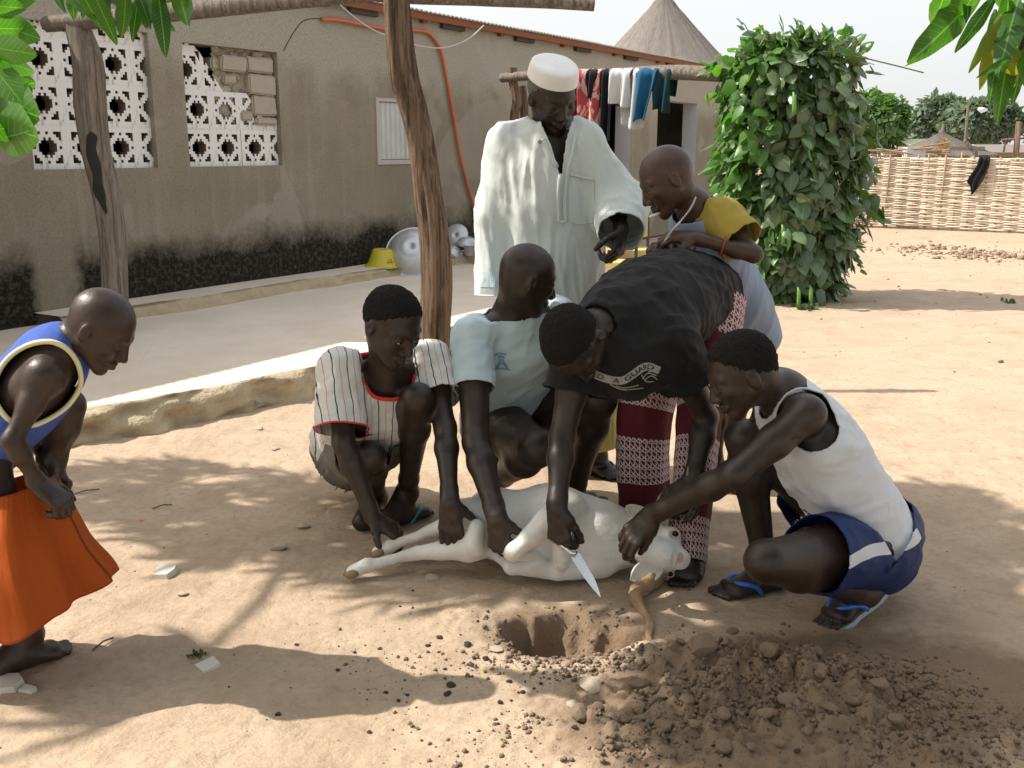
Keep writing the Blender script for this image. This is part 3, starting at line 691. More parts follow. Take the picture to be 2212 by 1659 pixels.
# pierced blocks
def block_mesh(rot=False):
    N = 7; hole = {}
    for x in range(-N, N+1):
        for y in range(-N, N+1):
            ax_, ay = abs(x), abs(y)
            h_ = (ax_+ay <= 4 and ax_ <= 3 and ay <= 3 and not (ax_ == 0 and ay == 3)) or (2 < ax_ <= 5 and 2 < ay <= 5 and (5-ax_)+(5-ay) <= 2) or (ax_ == 5 and ay == 0) or (ay == 5 and ax_ == 0)
            hole[x, y] = h_
    c = .2988/(2*N+1); b_ = MB(); vid_ = {}
    def v(i, j, d):
        k = (i, j, d)
        if k not in vid_: vid_[k] = len(b_.v); b_.v.append(((i-.5)*c, d, (j-.5)*c))
        return vid_[k]
    for (x, y), h_ in hole.items():
        if h_: continue
        b_.f.append((v(x, y, 0.0), v(x+1, y, 0.0), v(x+1, y+1, 0.0), v(x, y+1, 0.0)))
        for dx, dy, (p, q) in ((1, 0, ((1, 0), (1, 1))), (-1, 0, ((0, 1), (0, 0))), (0, 1, ((1, 1), (0, 1))), (0, -1, ((0, 0), (1, 0)))):
            if hole.get((x+dx, y+dy), dx*dx > 5) or not (-N <= x+dx <= N and -N <= y+dy <= N):
                b_.f.append((v(x+p[0], y+p[1], 0.0), v(x+p[0], y+p[1], .09), v(x+q[0], y+q[1], .09), v(x+q[0], y+q[1], 0.0)))
    return b_
BM = block_mesh()
blk = BM.mesh('window_block', M['claustra']); M['block_shade'] = plain('darkened_block_sides', (.17, .13, .10), (.26, .20, .16), 20, .95, .4, 60, .003); blk.materials.append(M['block_shade'])
for p_ in blk.polygons: p_.material_index = 0 if abs(p_.normal.y) > .5 else 1  # sides of the holes get a darker brown: recess shade put into colour
def clip_block(name, lo, hi, ox, oz, cut=None):
    """block mesh cut at the window edge or along a break"""
    bm = bmesh.new(); bm.from_mesh(blk)
    def cutp(co, no):
        bmesh.ops.bisect_plane(bm, geom=bm.verts[:]+bm.edges[:]+bm.faces[:], plane_co=co, plane_no=no, clear_outer=True)
    cutp((hi[0]-ox, 0, 0), (1, 0, 0)); cutp((lo[0]-ox, 0, 0), (-1, 0, 0)); cutp((0, 0, hi[1]-oz), (0, 0, 1)); cutp((0, 0, lo[1]-oz), (0, 0, -1))
    if cut:
        for co, no in cut: cutp(co, no)
    if not bm.faces: bm.free(); return None
    me = bpy.data.meshes.new(name); bm.to_mesh(me); bm.free(); me.materials.append(M['claustra']); me.materials.append(M['block_shade']); return me
def window(k_, cols, rows, skip=(), cuts={}):
    s0, s1, z0, z1 = opens[k_]
    w_ = empty('window', (0, 0, 0)); w_.parent = house
    for r_ in range(rows):
        for c_ in range(cols):
            if (c_, r_) in skip: continue
            ox, oz = s0+.15+.299*c_+(-.09 if (k_ == 1 and r_ >= 2) else 0), z0+.15+.299*r_; ct = cuts.get((c_, r_))
            full = ox+.149 <= s1+.002 and ox-.149 >= s0-.002 and oz+.149 <= z1+.002 and not ct
            me = blk if full else clip_block('window_block', (s0, z0), (s1, z1), ox, oz, ct)
            if me is None: continue
            o = link('window_block', me, w_); o.location = (ox, .05+random.uniform(-.003, .003), oz)
            if full and random.random() < .5 and False: o.rotation_euler = (0, math.pi/2, 0)
    return w_
w1 = window(0, 4, 4)
Cb = {(2, 1): [((.02, 0, .06), (.75, 0, .66))], (1, 2): [((-.02, 0, -.02), (.8, 0, .6))], (0, 3): [((-.03, 0, .02), (.7, 0, .7))], (3, 1): [((.1, 0, -.03), (-.3, 0, .95))], (0, 2): [((.13, 0, .1), (.8, 0, .5))]}
w2 = window(1, 4, 4, {(2, 2), (3, 2), (1, 3), (2, 3), (3, 3)}, Cb)
for (x0, x1, z0, z1, d) in ((1.12, 1.40, 1.97, 2.10, .03), (1.41, 1.72, 1.98, 2.11, .05), (1.16, 1.30, 1.87, 1.955, .08), (1.40, 1.72, 1.80, 1.965, .02), (1.44, 1.72, 1.63, 1.79, .04), (1.05, 1.20, 1.98, 2.08, .09), (1.31, 1.45, 1.58, 1.66, .05), (1.47, 1.72, 1.545, 1.62, .03), (1.12, 1.24, 1.79, 1.86, .09), (1.48, 1.60, 2.115, 2.155, .05)):
    bm = bmesh.new(); bmesh.ops.create_cube(bm, size=1)
    for v in bm.verts: v.co = Vector(((x0+x1)/2+v.co.x*(x1-x0), d*.6+.09+v.co.y*.18, (z0+z1)/2+v.co.z*(z1-z0)))+Vector([random.uniform(-.008, .008) for _ in range(3)])
    bmesh.ops.bevel(bm, geom=bm.edges[:], offset=.014, segments=2, affect='EDGES')
    me = bpy.data.meshes.new('mud_brick'); bm.to_mesh(me); bm.free(); me.materials.append(M['mudbrick']); link('mud_brick', me, w2)
bm = bmesh.new(); bmesh.ops.create_grid(bm, x_segments=30, y_segments=30, size=.5)
for v in bm.verts: v.co = Vector((1.40+v.co.x*.66, .075+.02*math.sin(v.co.x*31)*math.sin(v.co.y*27)+.012*math.sin(v.co.x*90+v.co.y*70), 1.86+v.co.y*.60))
me = bpy.data.meshes.new('mortar_fill'); bm.to_mesh(me); bm.free(); me.materials.append(M['mudbrick']); link('mortar_fill', me, w2)
# sheet-metal shutter in a thin painted frame
sh_ = empty('window', (0, 0, 0)); sh_.parent = house; fr_ = MB(); s0, s1, z0, z1 = opens[2]
fr_.box((s0, -.012, z0), (s0+.045, .05, z1)); fr_.box((s1-.045, -.012, z0), (s1, .05, z1)); fr_.box((s0+.046, -.012, z0), (s1-.046, .05, z0+.045)); fr_.box((s0+.046, -.012, z1-.035), (s1-.046, .05, z1)); fr_.build('frame', M['pink_frame'], sh_)
vs, fs = [], []
for i in range(61):
    s = s0+.05+(s1-s0-.10)*i/60; y = .02+.008*math.sin(s*2*math.pi/.076); vs += [(s, y, z0+.05), (s, y, z1-.04)]
    if i: fs.append((2*i-2, 2*i, 2*i+1, 2*i-1))
link('shutter', mkmesh('shutter', vs, fs, M['zinc']), sh_)
d_ = MB(); d_.box((7.97, .20, .2), (8.40, .24, 2.0)); d_.build('door_panel', M['rust_fascia'], house)
# crack line
ck = MB(); pts = [(*(WS(u, v)),) for u, v in ((612, 110), (625, 85), (640, 62), (655, 45), (680, 40), (700, 42))]; ck.tube([(a, -.001, z) for a, z in crom([[a, z] for a, z in pts], 24)], .005, 4); ck.build('crack', M['dark_room'], house)
# hose / conduit, on the wall
def wall_pts(L, t): return crom([list(HW(WS(u, v, t)[0], t, WS(u, v, t)[1])) for u, v in L], 60)
b = MB(); b.tube(wall_pts([(695, 42), (730, 43), (790, 55), (850, 65), (905, 66), (930, 75), (952, 110), (965, 170), (980, 250), (993, 330), (1010, 400), (1030, 470), (1045, 540), (1050, 590)], .03), .018, 8)
tag(b.build('conduit_pipe', plain('orange_plastic_conduit', (.46, .11, .04), (.56, .15, .06), 5, .5, .1), smooth=True), 'orange plastic conduit curving down the brown wall behind the old man', 'pipe')
def wire(L, lab, r=.006, m='wire'):
    b = MB(); b.tube(crom([list(P(*q)) for q in L], 40), r, 6); return tag(b.build('wire', M[m], smooth=True), lab, 'wire')
M['wire'] = plain('pale_wire', (.45, .43, .40), (.55, .53, .5), 10, .6, 0)
b = MB(); b.tube(wall_pts([(715, -8), (745, 20), (790, 55), (830, 75), (900, 98), (960, 103), (1010, 85), (1045, 55)], .25), .007, 6); tag(b.build('wire', M['wire'], smooth=True), 'slack pale wire hanging under the eave beside the conduit', 'wire')

# ---- platform (cement apron) with a crumbling front edge, ledge at the wall foot
def edge_slab(name, front, back, z1, z0, mat, emat, res=.05, rough=.035, seed=1, label=None):
    """front: polyline of the crumbly edge, back: polyline (same count); top sheet + rough face"""
    n = int(sum((Vector(front[i+1])-Vector(front[i])).length for i in range(len(front)-1))/res)
    Fp = np.stack([np.interp(np.linspace(0, len(front)-1, n), range(len(front)), [p[i] for p in front]) for i in range(2)], 1)
    Bp = np.stack([np.interp(np.linspace(0, len(back)-1, n), range(len(back)), [p[i] for p in back]) for i in range(2)], 1)
    tdir = np.gradient(Fp, axis=0); tdir /= np.linalg.norm(tdir, axis=1)[:, None]; out = np.stack([tdir[:, 1], -tdir[:, 0]], 1)
    vs = []; K = 9; T = 26
    for i in range(n):
        p3 = np.array([Fp[i][0], Fp[i][1], 0]); nn = fbm(p3[None]*3, 3, seed)[0]-.5
        for j in range(K):                                              # face, bottom to top
            f = j/(K-1); z = z0+(z1-z0)*f; q = np.array([[p3[0]*1.0, p3[1], z*3]])
            e = (fbm(q*6, 3, seed+2)[0]-.5)*rough*2.2+nn*.10+(1-f)*.05-(f**6)*.02
            vs.append((Fp[i][0]+out[i][0]*e, Fp[i][1]+out[i][1]*e, z-(f**8)*.012))
        for j in range(1, T):                                           # top sheet
            f = (j/(T-1))**1.4; x = Fp[i][0]*(1-f)+Bp[i][0]*f; y = Fp[i][1]*(1-f)+Bp[i][1]*f
            if j < 2: x += out[i][0]*(nn*.10-.02); y += out[i][1]*(nn*.10-.02)
            vs.append((x, y, z1+(fbm(np.array([[x, y, 0]])*1.2, 2, seed+5)[0]-.5)*.012))
    m = K+T-1; fs = []; mi = []
    for i in range(n-1):
        for j in range(m-1):
            fs.append((i*m+j, (i+1)*m+j, (i+1)*m+j+1, i*m+j+1)); mi.append(0 if j >= K else 1)
    o = link(name, mkmesh(name, vs, np.array(fs), None, True, mats=[mat, emat], midx=mi)); return tag(o, label, kind='structure')
Aq = [G(-60, 985), G(60, 968), G(150, 958), G(330, 928), G(500, 893), G(700, 850), G(860, 800), G(970, 762), G(1060, 722), G(1130, 690)]
Bq = [HW(s, -.1, 0) for s in np.linspace(-4.2, 4.6, len(Aq))]
edge_slab('platform', [(p.x, p.y) for p in Aq], [(p.x, p.y) for p in Bq], .15, -.03, M['slab'], M['slab_edge'], .04, .11, 3)
fr = [HW(s, .34+.03*math.sin(s*3), 0) for s in np.linspace(-.75, 5.6, 12)]; bk = [HW(s, -.05, 0) for s in np.linspace(-.75, 5.6, 12)]
edge_slab('wall_ledge', [(p.x, p.y) for p in fr], [(p.x, p.y) for p in bk], .235, .12, M['slab'], M['slab_edge'], .06, .025, 7)
# ------------------------------------------------------------------ vegetation
def leaf_mat(name, dark, light, under=None, rough=.45, tr=.35, spec=.4, veins=0):
    b = NB(name); at = b.xyz(b.attr('rnd')); info = b.n('ShaderNodeObjectInfo').outputs['Random']
    r_ = b.math('FRACT', b.math('ADD', at[0], info)); c = b.mix(r_, dark, light)
    if under: 
        g = b.n('ShaderNodeNewGeometry').outputs['Backfacing']; c = b.mix(g, c, under)
    c = b.mix(b.math('MULTIPLY', b.noise(b.co(), 18, 3), .5), c, tuple(x*.6 for x in dark))
    if veins:
        lx, ly, lz = b.xyz(b.co()); ay = b.math('ABSOLUTE', ly)
        mid_ = b.math('LESS_THAN', ay, .0075); sv_ = b.math('LESS_THAN', b.math('ABSOLUTE', b.math('SUBTRACT', b.math('FRACT', b.math('MULTIPLY', b.math('MULTIPLY_ADD', ay, -.75, lx), veins)), .5)), .045)
        vm = b.math('MAXIMUM', mid_, b.math('MULTIPLY', sv_, .55)); c = b.mix(b.math('MULTIPLY', vm, .55), c, tuple(min(1, x*2.1+.03) for x in light)); b.bump(vm, .4, .004)
    b.col(c); b.b.inputs['Roughness'].default_value = rough; b.b.inputs['Specular IOR Level'].default_value = spec
    tn = b.n('ShaderNodeBsdfTranslucent'); tc = b.mix(1.0, c, (1.6, 2.1, .6), 'MULTIPLY'); b.l(tc, tn.inputs[0]); mx = b.n('ShaderNodeMixShader'); mx.inputs[0].default_value = tr
    b.l(b.b.outputs[0], mx.inputs[1]); b.l(tn.outputs[0], mx.inputs[2]); b.l(mx.outputs[0], b.out.inputs[0]); return b.m
M['vine_leaf'] = leaf_mat('dusty_vine_leaf', (.055, .105, .038), (.145, .20, .090), (.16, .21, .10), .30, .22, .6)
M['vine_single'] = leaf_mat('dusty_vine_leaf_veined', (.065, .115, .046), (.155, .205, .10), (.17, .22, .11), .28, .2, .6, 8)
M['mango_single'] = leaf_mat('glossy_mango_leaf_veined', (.035, .10, .018), (.085, .19, .03), (.09, .17, .04), .3, .45, .5, 16)
M['vine_sunlit'] = leaf_mat('sunlit_vine_leaf', (.07, .17, .035), (.13, .26, .055), None, .4, .35)  # lighter green for the sun side of the column, sunlight painted in
M['mango_leaf'] = leaf_mat('glossy_mango_leaf', (.035, .10, .018), (.085, .19, .03), (.09, .17, .04), .3, .45, .5)
M['mango_old'] = leaf_mat('yellowing_mango_leaf', (.17, .21, .03), (.30, .25, .04), None, .45, .45)
M['round_leaf'] = leaf_mat('broad_bright_leaf', (.06, .17, .025), (.12, .27, .04), (.12, .22, .05), .35, .4, .4, 9)
M['far_mango'] = leaf_mat('hazed_mango_foliage', (.08, .145, .05), (.155, .24, .085), None, .5, .35)  # less saturated green, distance haze put into the colour
M['far_dark'] = leaf_mat('hazed_dark_foliage', (.10, .14, .10), (.16, .20, .14), None, .6, .25)  # lightened green, distance haze put into the colour
M['pod'] = plain('green_pod', (.10, .24, .04), (.16, .32, .06), 8, .5, .1)
M['stem'] = plain('green_brown_stem', (.10, .12, .04), (.18, .17, .07), 15, .7, .2)
def bark(name, c1, c2, c3, sc=1.0):
    b = NB(name); c = b.co(); g = b.noise(b.map(c, (16*sc, 16*sc, 1.0*sc)), 2.4, 6, .75, .8); m_ = b.noise(c, 3, 4)
    col = b.mix(b.ramp(g, [(.40, (0, 0, 0)), (.56, (1, 1, 1))]), c1, c2); col = b.mix(b.math('MULTIPLY', m_, .45), col, c3)
    b.col(col); n1 = b.bump(g, 1.0, .035); b.bump(b.noise(c, 60, 4), .35, .004, n1); return b.fin(.9, .15)
M['post'] = bark('weathered_split_wood', (.055, .033, .022), (.27, .18, .12), (.22, .16, .115))
M['post_grey'] = bark('grey_weathered_wood', (.13, .10, .08), (.34, .285, .23), (.27, .24, .21))
M['bark'] = bark('grey_bark', (.08, .06, .045), (.18, .145, .11), (.14, .12, .10))
M['burnt'] = plain('charred_wood', (.012, .011, .010), (.03, .028, .026), 20, .9, .5, 60, .006)

def template(kind, rows=7):
    """leaf blade along +x from its stalk, y across, z up; returns verts, faces"""
    vs = []; fs = []
    for i in range(rows):
        t = i/(rows-1)
        if kind == 'mango': w_ = .125*math.sin(math.pi*min(1, t*.94+.03))**.8*(1.12-.35*t); z = -.22*t*t; fold = .35; wav = .018*math.sin(t*17)
        elif kind == 'vine': w_ = .36*(math.sin(math.pi*min(1, (t*.93+.05)**.62))**.9); z = -.20*t*t; fold = .30; wav = .02*math.sin(t*11)
        else: w_ = .30*(math.sin(math.pi*min(1, (t*.95+.03)**.85))**.8); z = -.15*t*t; fold = .25; wav = .01*math.sin(t*9)
        for y in (-1, 0, 1): vs.append((t, y*w_, z+abs(y)*w_*fold*(-.6)+ (wav*y) + (0.0 if y else 0.015)))
        if i:
            a = 3*i
            for j in (0, 1): fs.append((a-3+j, a+j, a+1+j, a-2+j))
    return np.array(vs), np.array(fs)
TV = {k: template(k, r_) for k, r_ in (('mango', 7), ('vine', 6), ('round', 6))}
def orient(dirs, nrm):
    """rotation matrices (N,3,3) with x along dirs, z near nrm"""
    x = dirs/np.linalg.norm(dirs, axis=1, keepdims=True); y = np.cross(nrm, x); y /= np.maximum(np.linalg.norm(y, axis=1, keepdims=True), 1e-6); z = np.cross(x, y); return np.stack([x, y, z], 2)
def leaves_mesh(name, kind, pos, Rm, size, mat, seed=0, lowres=False):
    tv, tf = TV[kind]
    if lowres: tv, tf = np.array([(0, 0, 0), (.45, .16 if kind == 'mango' else .32, -.03), (1, 0, -.15), (.45, -.16 if kind == 'mango' else -.32, -.03)]), np.array([[0, 3, 2, 1]])
    N = len(pos); v = np.einsum('nij,kj->nki', Rm, tv)*size[:, None, None]+pos[:, None, :]
    f = (tf[None]+(np.arange(N)*len(tv))[:, None, None]).reshape(-1, 4)
    rn = np.random.default_rng(seed).random(N); at = np.repeat(np.stack([rn, rn, rn], 1), len(tv), 0)
    return mkmesh(name, v.reshape(-1, 3), f, mat, True, {'rnd': at})
# ---- the leafy column of climbing vine
VB = G(1712, 655); VC = V(VB.x, VB.y+.38, 0)
vine = empty('vine_column', VC, 'tall column of broad-leaved climbing vine covering a post beside the clothes rail', 'vine')
VH = P(1700, 95, VC.y).z
def vine_r(z, th):
    t = np.clip(z/VH, 0, 1); r_ = .44+.12*np.sin(np.clip(t, 0, 1)*2.9)**.9+.05*np.sin(3*th+z*2.1)+.05*np.sin(5*th-z*3.3)+.04*np.sin(9*th+z*6)+.03*np.sin(13*th-z*9)
    return r_*np.where(t > .9, np.sqrt(np.clip(1-((t-.9)/.12)**2, 0, 1)), 1)*np.where(t < .12, .86+t, 1)
def vine_pts(n, seed, lo=0, front=None, jr=.10):
    r_ = np.random.default_rng(seed); z = r_.random(n)**.95*(VH+.02)+.02; th = r_.uniform(0, 2*math.pi, n) if front is None else r_.uniform(-math.pi*.93, -.07*math.pi, n)
    rr = vine_r(z, th)*(1+r_.normal(0, jr, n)-lo); lean = .04*z
    p = np.stack([np.cos(th)*rr-lean+.03, np.sin(th)*rr*.85, z], 1); out = np.stack([np.cos(th), np.sin(th), np.zeros(n)], 1)
    top = np.clip((z/VH-.86)/.14, 0, 1)[:, None]
    d = out*(.55-.1*top)+np.array([0, 0, -1])*(.85-.9*top)+r_.normal(0, .5, (n, 3)); nr = out*.75+np.array([0, 0, 1])*(.55+top*.3)+r_.normal(0, .42, (n, 3))
    return p, orient(d, nr), th
p, Rm, th = vine_pts(2300, 3, 0, None, .13); sz = rng.uniform(.09, .18, len(p))
lf = th > 0
bright = (np.cos(th)+(fbm(p*5, 2, 6)-.5)*1.1 < -.5)  # leaves facing the sun, given the lighter painted-sunlight green
o = link('foliage', leaves_mesh('foliage', 'vine', p[~bright], Rm[~bright], sz[~bright], M['vine_leaf'], 1), vine); o['kind'] = 'stuff'
o = link('foliage', leaves_mesh('foliage', 'vine', p[bright], Rm[bright], sz[bright], M['vine_sunlit'], 2), vine); o['kind'] = 'stuff'
p, Rm, th = vine_pts(2600, 5, .17); o = link('foliage', leaves_mesh('foliage', 'vine', p, Rm, rng.uniform(.08, .14, len(p)), M['vine_leaf'], 3), vine); o['kind'] = 'stuff'
p, Rm, th = vine_pts(165, 9, -.06, True, .05); ms = []
for j, mt in enumerate(('vine_single', 'vine_single', 'vine_sunlit')):
    v_, f_ = TV['vine']; ms.append(mkmesh('leaf', v_, f_, M[mt]))
for i in range(len(p)):
    o = link('leaf', ms[2 if math.cos(th[i]) < -.5 else i % 2], vine); m_ = Matrix([list(r_) for r_ in Rm[i]]).to_4x4(); o.rotation_euler = m_.to_euler(); o.location = p[i]; s_ = random.uniform(.13, .21); o.scale = (s_, s_, s_)  # single leaves on the sun side take the painted-sunlight green too
mkm_ = [mkmesh('leaf', TV['vine'][0], TV['vine'][1], M[q_]) for q_ in ('vine_sunlit', 'vine_single')]
for k_ in range(26):                                            # loose shoots breaking the outline
    a = random.uniform(-3.1, .2); z = VH*random.choice([random.uniform(.90, .99), random.uniform(.2, .9), .97]); q0 = vine_r(np.array([z]), np.array([a]))[0]; o0 = V(math.cos(a)*q0-.04*z+.03, math.sin(a)*q0*.85, z)
    up_ = z > VH*.88; d = V(math.cos(a)*(.5 if up_ else .9), math.sin(a)*.6, 1.0 if up_ else random.uniform(-.9, .3)).normalized(); ln = random.uniform(.12, .30); e = o0+d*ln+V(0, 0, -.04 if up_ else -.10)
    m_ = MB(); m_.tube(crom([list(o0-d*.1), list(o0+d*ln*.5+V(0, 0, .03)), list(e)], 7), .004, 5); m_.build('shoot', M['stem'], vine, True)
    for j in range(5):
        p0 = o0+(e-o0)*(.15+.2*j); dd = (d+V(random.uniform(-1, 1), random.uniform(-1, .3), random.uniform(-1, .6))).normalized(); Rk = orient(np.array([list(dd)]), np.array([[.2, -.7, .7]]))[0]
        o = link('leaf', mkm_[j % 2], vine); o.rotation_euler = Matrix([list(r_) for r_ in Rk]).to_4x4().to_euler(); o.location = p0; s_ = random.uniform(.06, .14); o.scale = (s_, s_, s_)
sv_ = MB()
for k_ in range(16):
    a = random.uniform(0, 6.28); pts = []; 
    for z in np.linspace(0, VH*random.uniform(.7, 1.0), 10): 
        q = vine_r(np.array([z]), np.array([a]))[0]*.92; pts.append((math.cos(a)*q, math.sin(a)*q*.85, z)); a += random.uniform(-.18, .18)
    sv_.tube(pts, .009, 5)
sv_.build('stem', M['stem'], vine, True)
cr_ = MB(); cr_.tube([(0, 0, 0), (-.03, 0, 1.0), (-.05, 0, VH-.15)], [.12, .10, .09], 10); cr_.build('support_post', M['post'], vine, True)
for L_ in (((1640, 100), (1655, 75), (1648, 68)), ((1765, 115), (1790, 112), (1850, 122), (1920, 138), (1995, 157)), ((1700, 105), (1702, 85), (1690, 78)), ((1800, 350), (1850, 345), (1860, 330)), ((1750, 470), (1800, 430), (1815, 395))):
    b = MB(); b.tube([tuple(q-VC) for q in (Vector(x) for x in crom([list(P(u, v, VC.y-.45)) for u, v in L_], 18))], .006, 5); b.build('tendril', M['stem'], vine, True)
for u, v in ((1688, 505), (1700, 515), (1722, 640), (1748, 635), (1712, 220)):
    c = P(u, v, VC.y-.62)-VC; b = MB(); b.tube([c+V(0, 0, .08), c+V(.01, -.01, .04), c+V(.015, -.01, -.06), c+V(.01, 0, -.11)], [.006, .016, .018, .004], 8); b.build('seed_pod', M['pod'], vine, True)
# ---- crowns of far trees
def lumps(c, rad, n, seed, flat=.8):
    r_ = np.random.default_rng(seed); out = []
    for i in range(n):
        d = r_.normal(0, 1, 3); d /= np.linalg.norm(d); d[2] = abs(d[2])*1.0-.25; q = .28+.36*r_.random(); out.append((np.array(c)+d*np.array(rad)*q, np.array(rad)*(.30+.22*r_.random())))
    return out
def crown(lm, n, size, seed, dens=.75):
    r_ = np.random.default_rng(seed); k = r_.integers(0, len(lm), n); C0 = np.array([lm[i][0] for i in k]); RR = np.array([lm[i][1] for i in k])
    d = r_.normal(0, 1, (n, 3)); d /= np.linalg.norm(d, axis=1, keepdims=True); q = 1-.45*r_.random(n)**2
    p = C0+d*RR*q[:, None]; dr = d*.6+r_.normal(0, .6, (n, 3))+np.array([0, 0, -.5]); nr = d+np.array([0, 0, .5])+r_.normal(0, .3, (n, 3)); return p, orient(dr, nr), size*r_.uniform(.6, 1.3, n)
def far_tree(u0, u1, vtop, vbot, Y, n, size, mat, nl, label, seed, name, trunk=True):
    a, b_ = P(u0, vbot, Y), P(u1, vtop, Y); cx = (a.x+b_.x)/2; hw = (b_.x-a.x)/2; zt = b_.z; zb = a.z
    root = empty(name, (cx, Y, 0), label, 'tree')
    c = np.array([0, 0, (zt*1.0+zb)/2]); rad = np.array([hw*.98, hw*.8, (zt-zb)/2*1.0])
    lm = lumps(c, rad, nl, seed); lm.append((c-np.array([0, 0, rad[2]*.15]), rad*.72)); p, Rm, sz = crown(lm, n, size, seed+1)
    lim = zt*1.01; k = p[:, 2] < lim
    link('crown', leaves_mesh('crown', 'round', p[k], Rm[k], sz[k], mat, seed, True), root)
    t = MB(); t.tube([(0, 0, 0), (.05*hw, 0, zb*.6+.3), (0, 0, c[2])], [hw*.09, hw*.07, hw*.04], 8)
    for i in range(5):
        e = lm[i][0]; t.tube([(0, 0, max(.5, zb*.7)), (e[0]*.5, e[1]*.5, (zb+e[2])/2), tuple(e)], [hw*.05, hw*.035, hw*.015], 6)
    t.build('trunk', M['bark'], root, True); return root
far_tree(1800, 1986, 178, 345, 50, 16000, .36, M['far_mango'], 26, 'bright green dense mango tree behind the fence, nearest to the vine column', 31, 'mango_tree')
far_tree(1968, 2110, 188, 330, 105, 11000, .75, M['far_dark'], 16, 'dark spreading tree rising behind the left side of the small thatched roof', 41, 'broad_tree')
far_tree(2030, 2225, 198, 325, 92, 16000, .68, M['far_dark'], 24, 'broad dark tree filling the right side behind the lamp pole', 51, 'broad_tree')
far_tree(2205, 2330, 255, 328, 120, 5000, .8, M['far_dark'], 10, 'low distant tree at the right picture edge behind the wooden pole', 61, 'broad_tree')
far_tree(1935, 2010, 250, 335, 130, 4000, .8, M['far_dark'], 8, 'small pale hazy tree between the mango tree and the dark trees', 66, 'broad_tree')

# ---- the mango tree overhead, to the left and above the camera; leaves in rosettes
def rosettes(centers, rad, per, seed, leaf=.20, nros=9):
    r_ = np.random.default_rng(seed); P_, D_, N_, S_ = [], [], [], []
    for c in centers:
        cr = rad*r_.uniform(.75, 1.2)
        for i in range(nros):
            o_ = np.array(c)+r_.normal(0, .45, 3)*cr*np.array([1, 1, .45]); ax_ = r_.normal(0, 1, 3)*.5+np.array([0, 0, -.4])
            for k in range(per):
                a = 2.4*k; d = np.array([math.cos(a), math.sin(a), -.55+r_.normal(0, .25)])+ax_*.3; P_.append(o_+d*.02); D_.append(d); N_.append(np.array([0, 0, 1])+r_.normal(0, .2, 3)+np.array([math.cos(a), math.sin(a), 0])*.4); S_.append(leaf*r_.uniform(.7, 1.15))
    return np.array(P_), orient(np.array(D_), np.array(N_)), np.array(S_)
def sunward(q, z): return q+SV*((z-q.z)/SV.z)
shade = []
for u, v in [(330, 1065), (430, 1030), (420, 1100), (520, 1080), (600, 1120), (690, 1160), (640, 1050), (330, 1120), (560, 1180), (790, 1215), (980, 1290), (1060, 1230), (230, 1020), (770, 1090), (500, 1170), (860, 1180)]:
    shade.append(sunward(G(u, v), 3.1+random.uniform(-.25, .35)))
for u, v in [(1980, 1090), (2100, 1080), (2200, 1120), (2060, 1180), (2160, 1230), (2000, 1260), (2110, 1330), (2220, 1350), (1980, 1400), (2080, 1450), (2200, 1480), (1960, 1160), (2260, 1200), (2260, 1440), (2150, 1560), (1800, 1230), (1720, 1380), (1700, 1580), (1850, 1500), (1900, 1640), (2020, 1660), (2120, 1640), (1790, 1660), (2200, 1660), (1950, 1440), (2020, 1560), (2260, 1560), (1880, 1380), (1650, 1460)]:
    shade.append(sunward(G(u, v), 3.3+random.uniform(-.3, .4)))
for u, v, Y in [(1880, 1080, 2.8), (1800, 960, 2.8), (1700, 860, 2.8), (1600, 760, 2.7), (1850, 1230, 2.7), (1500, 900, 3.2), (1420, 620, 3.2), (1500, 600, 3.3), (1250, 700, 2.9), (1400, 1000, 3.4),
                (1190, 1120, 3.0), (1300, 820, 3.1), (60, 1160, 2.4), (860, 720, 3.2), (1250, 1160, 3.0)]:
    shade.append(sunward(P(u, v, Y), 3.2+random.uniform(-.2, .4)))
canopy = empty('mango_tree', (-5.4, 3.2, 0), 'mango tree whose leafy boughs hang into the top left corner and shade the yard', 'tree')
tb = Vector((-5.4, 3.2, 0)); cs_ = [list(q-tb) for q in shade]
p, Rm, sz = rosettes(cs_, .20, 11, 77, .20, 6); o = link('crown', leaves_mesh('crown', 'mango', p, Rm, sz, M['mango_leaf'], 5), canopy)
t = MB(); t.tube([(0, 0, -.05), (.1, .45, 1.2), (.35, .7, 2.4)], [.28, .22, .17], 14, True, .04)
hub = [(.35, .7, 2.4)]
for gx in (0.8, 1.6, 2.6, 3.6): hub.append((gx, .75, 2.9+.18*gx))
t.tube(hub, [.15, .11, .08, .06, .04], 10)
for c in cs_:
    k = min(hub, key=lambda h_: (Vector(h_)-Vector(c)).length); m_ = mid(k, c, .5)+V(0, 0, .12); t.tube(crom([list(k), list(m_), list(c)], 6), [.030, .026, .022, .018, .012, .008], 6)
t.build('trunk', M['bark'], canopy, True)
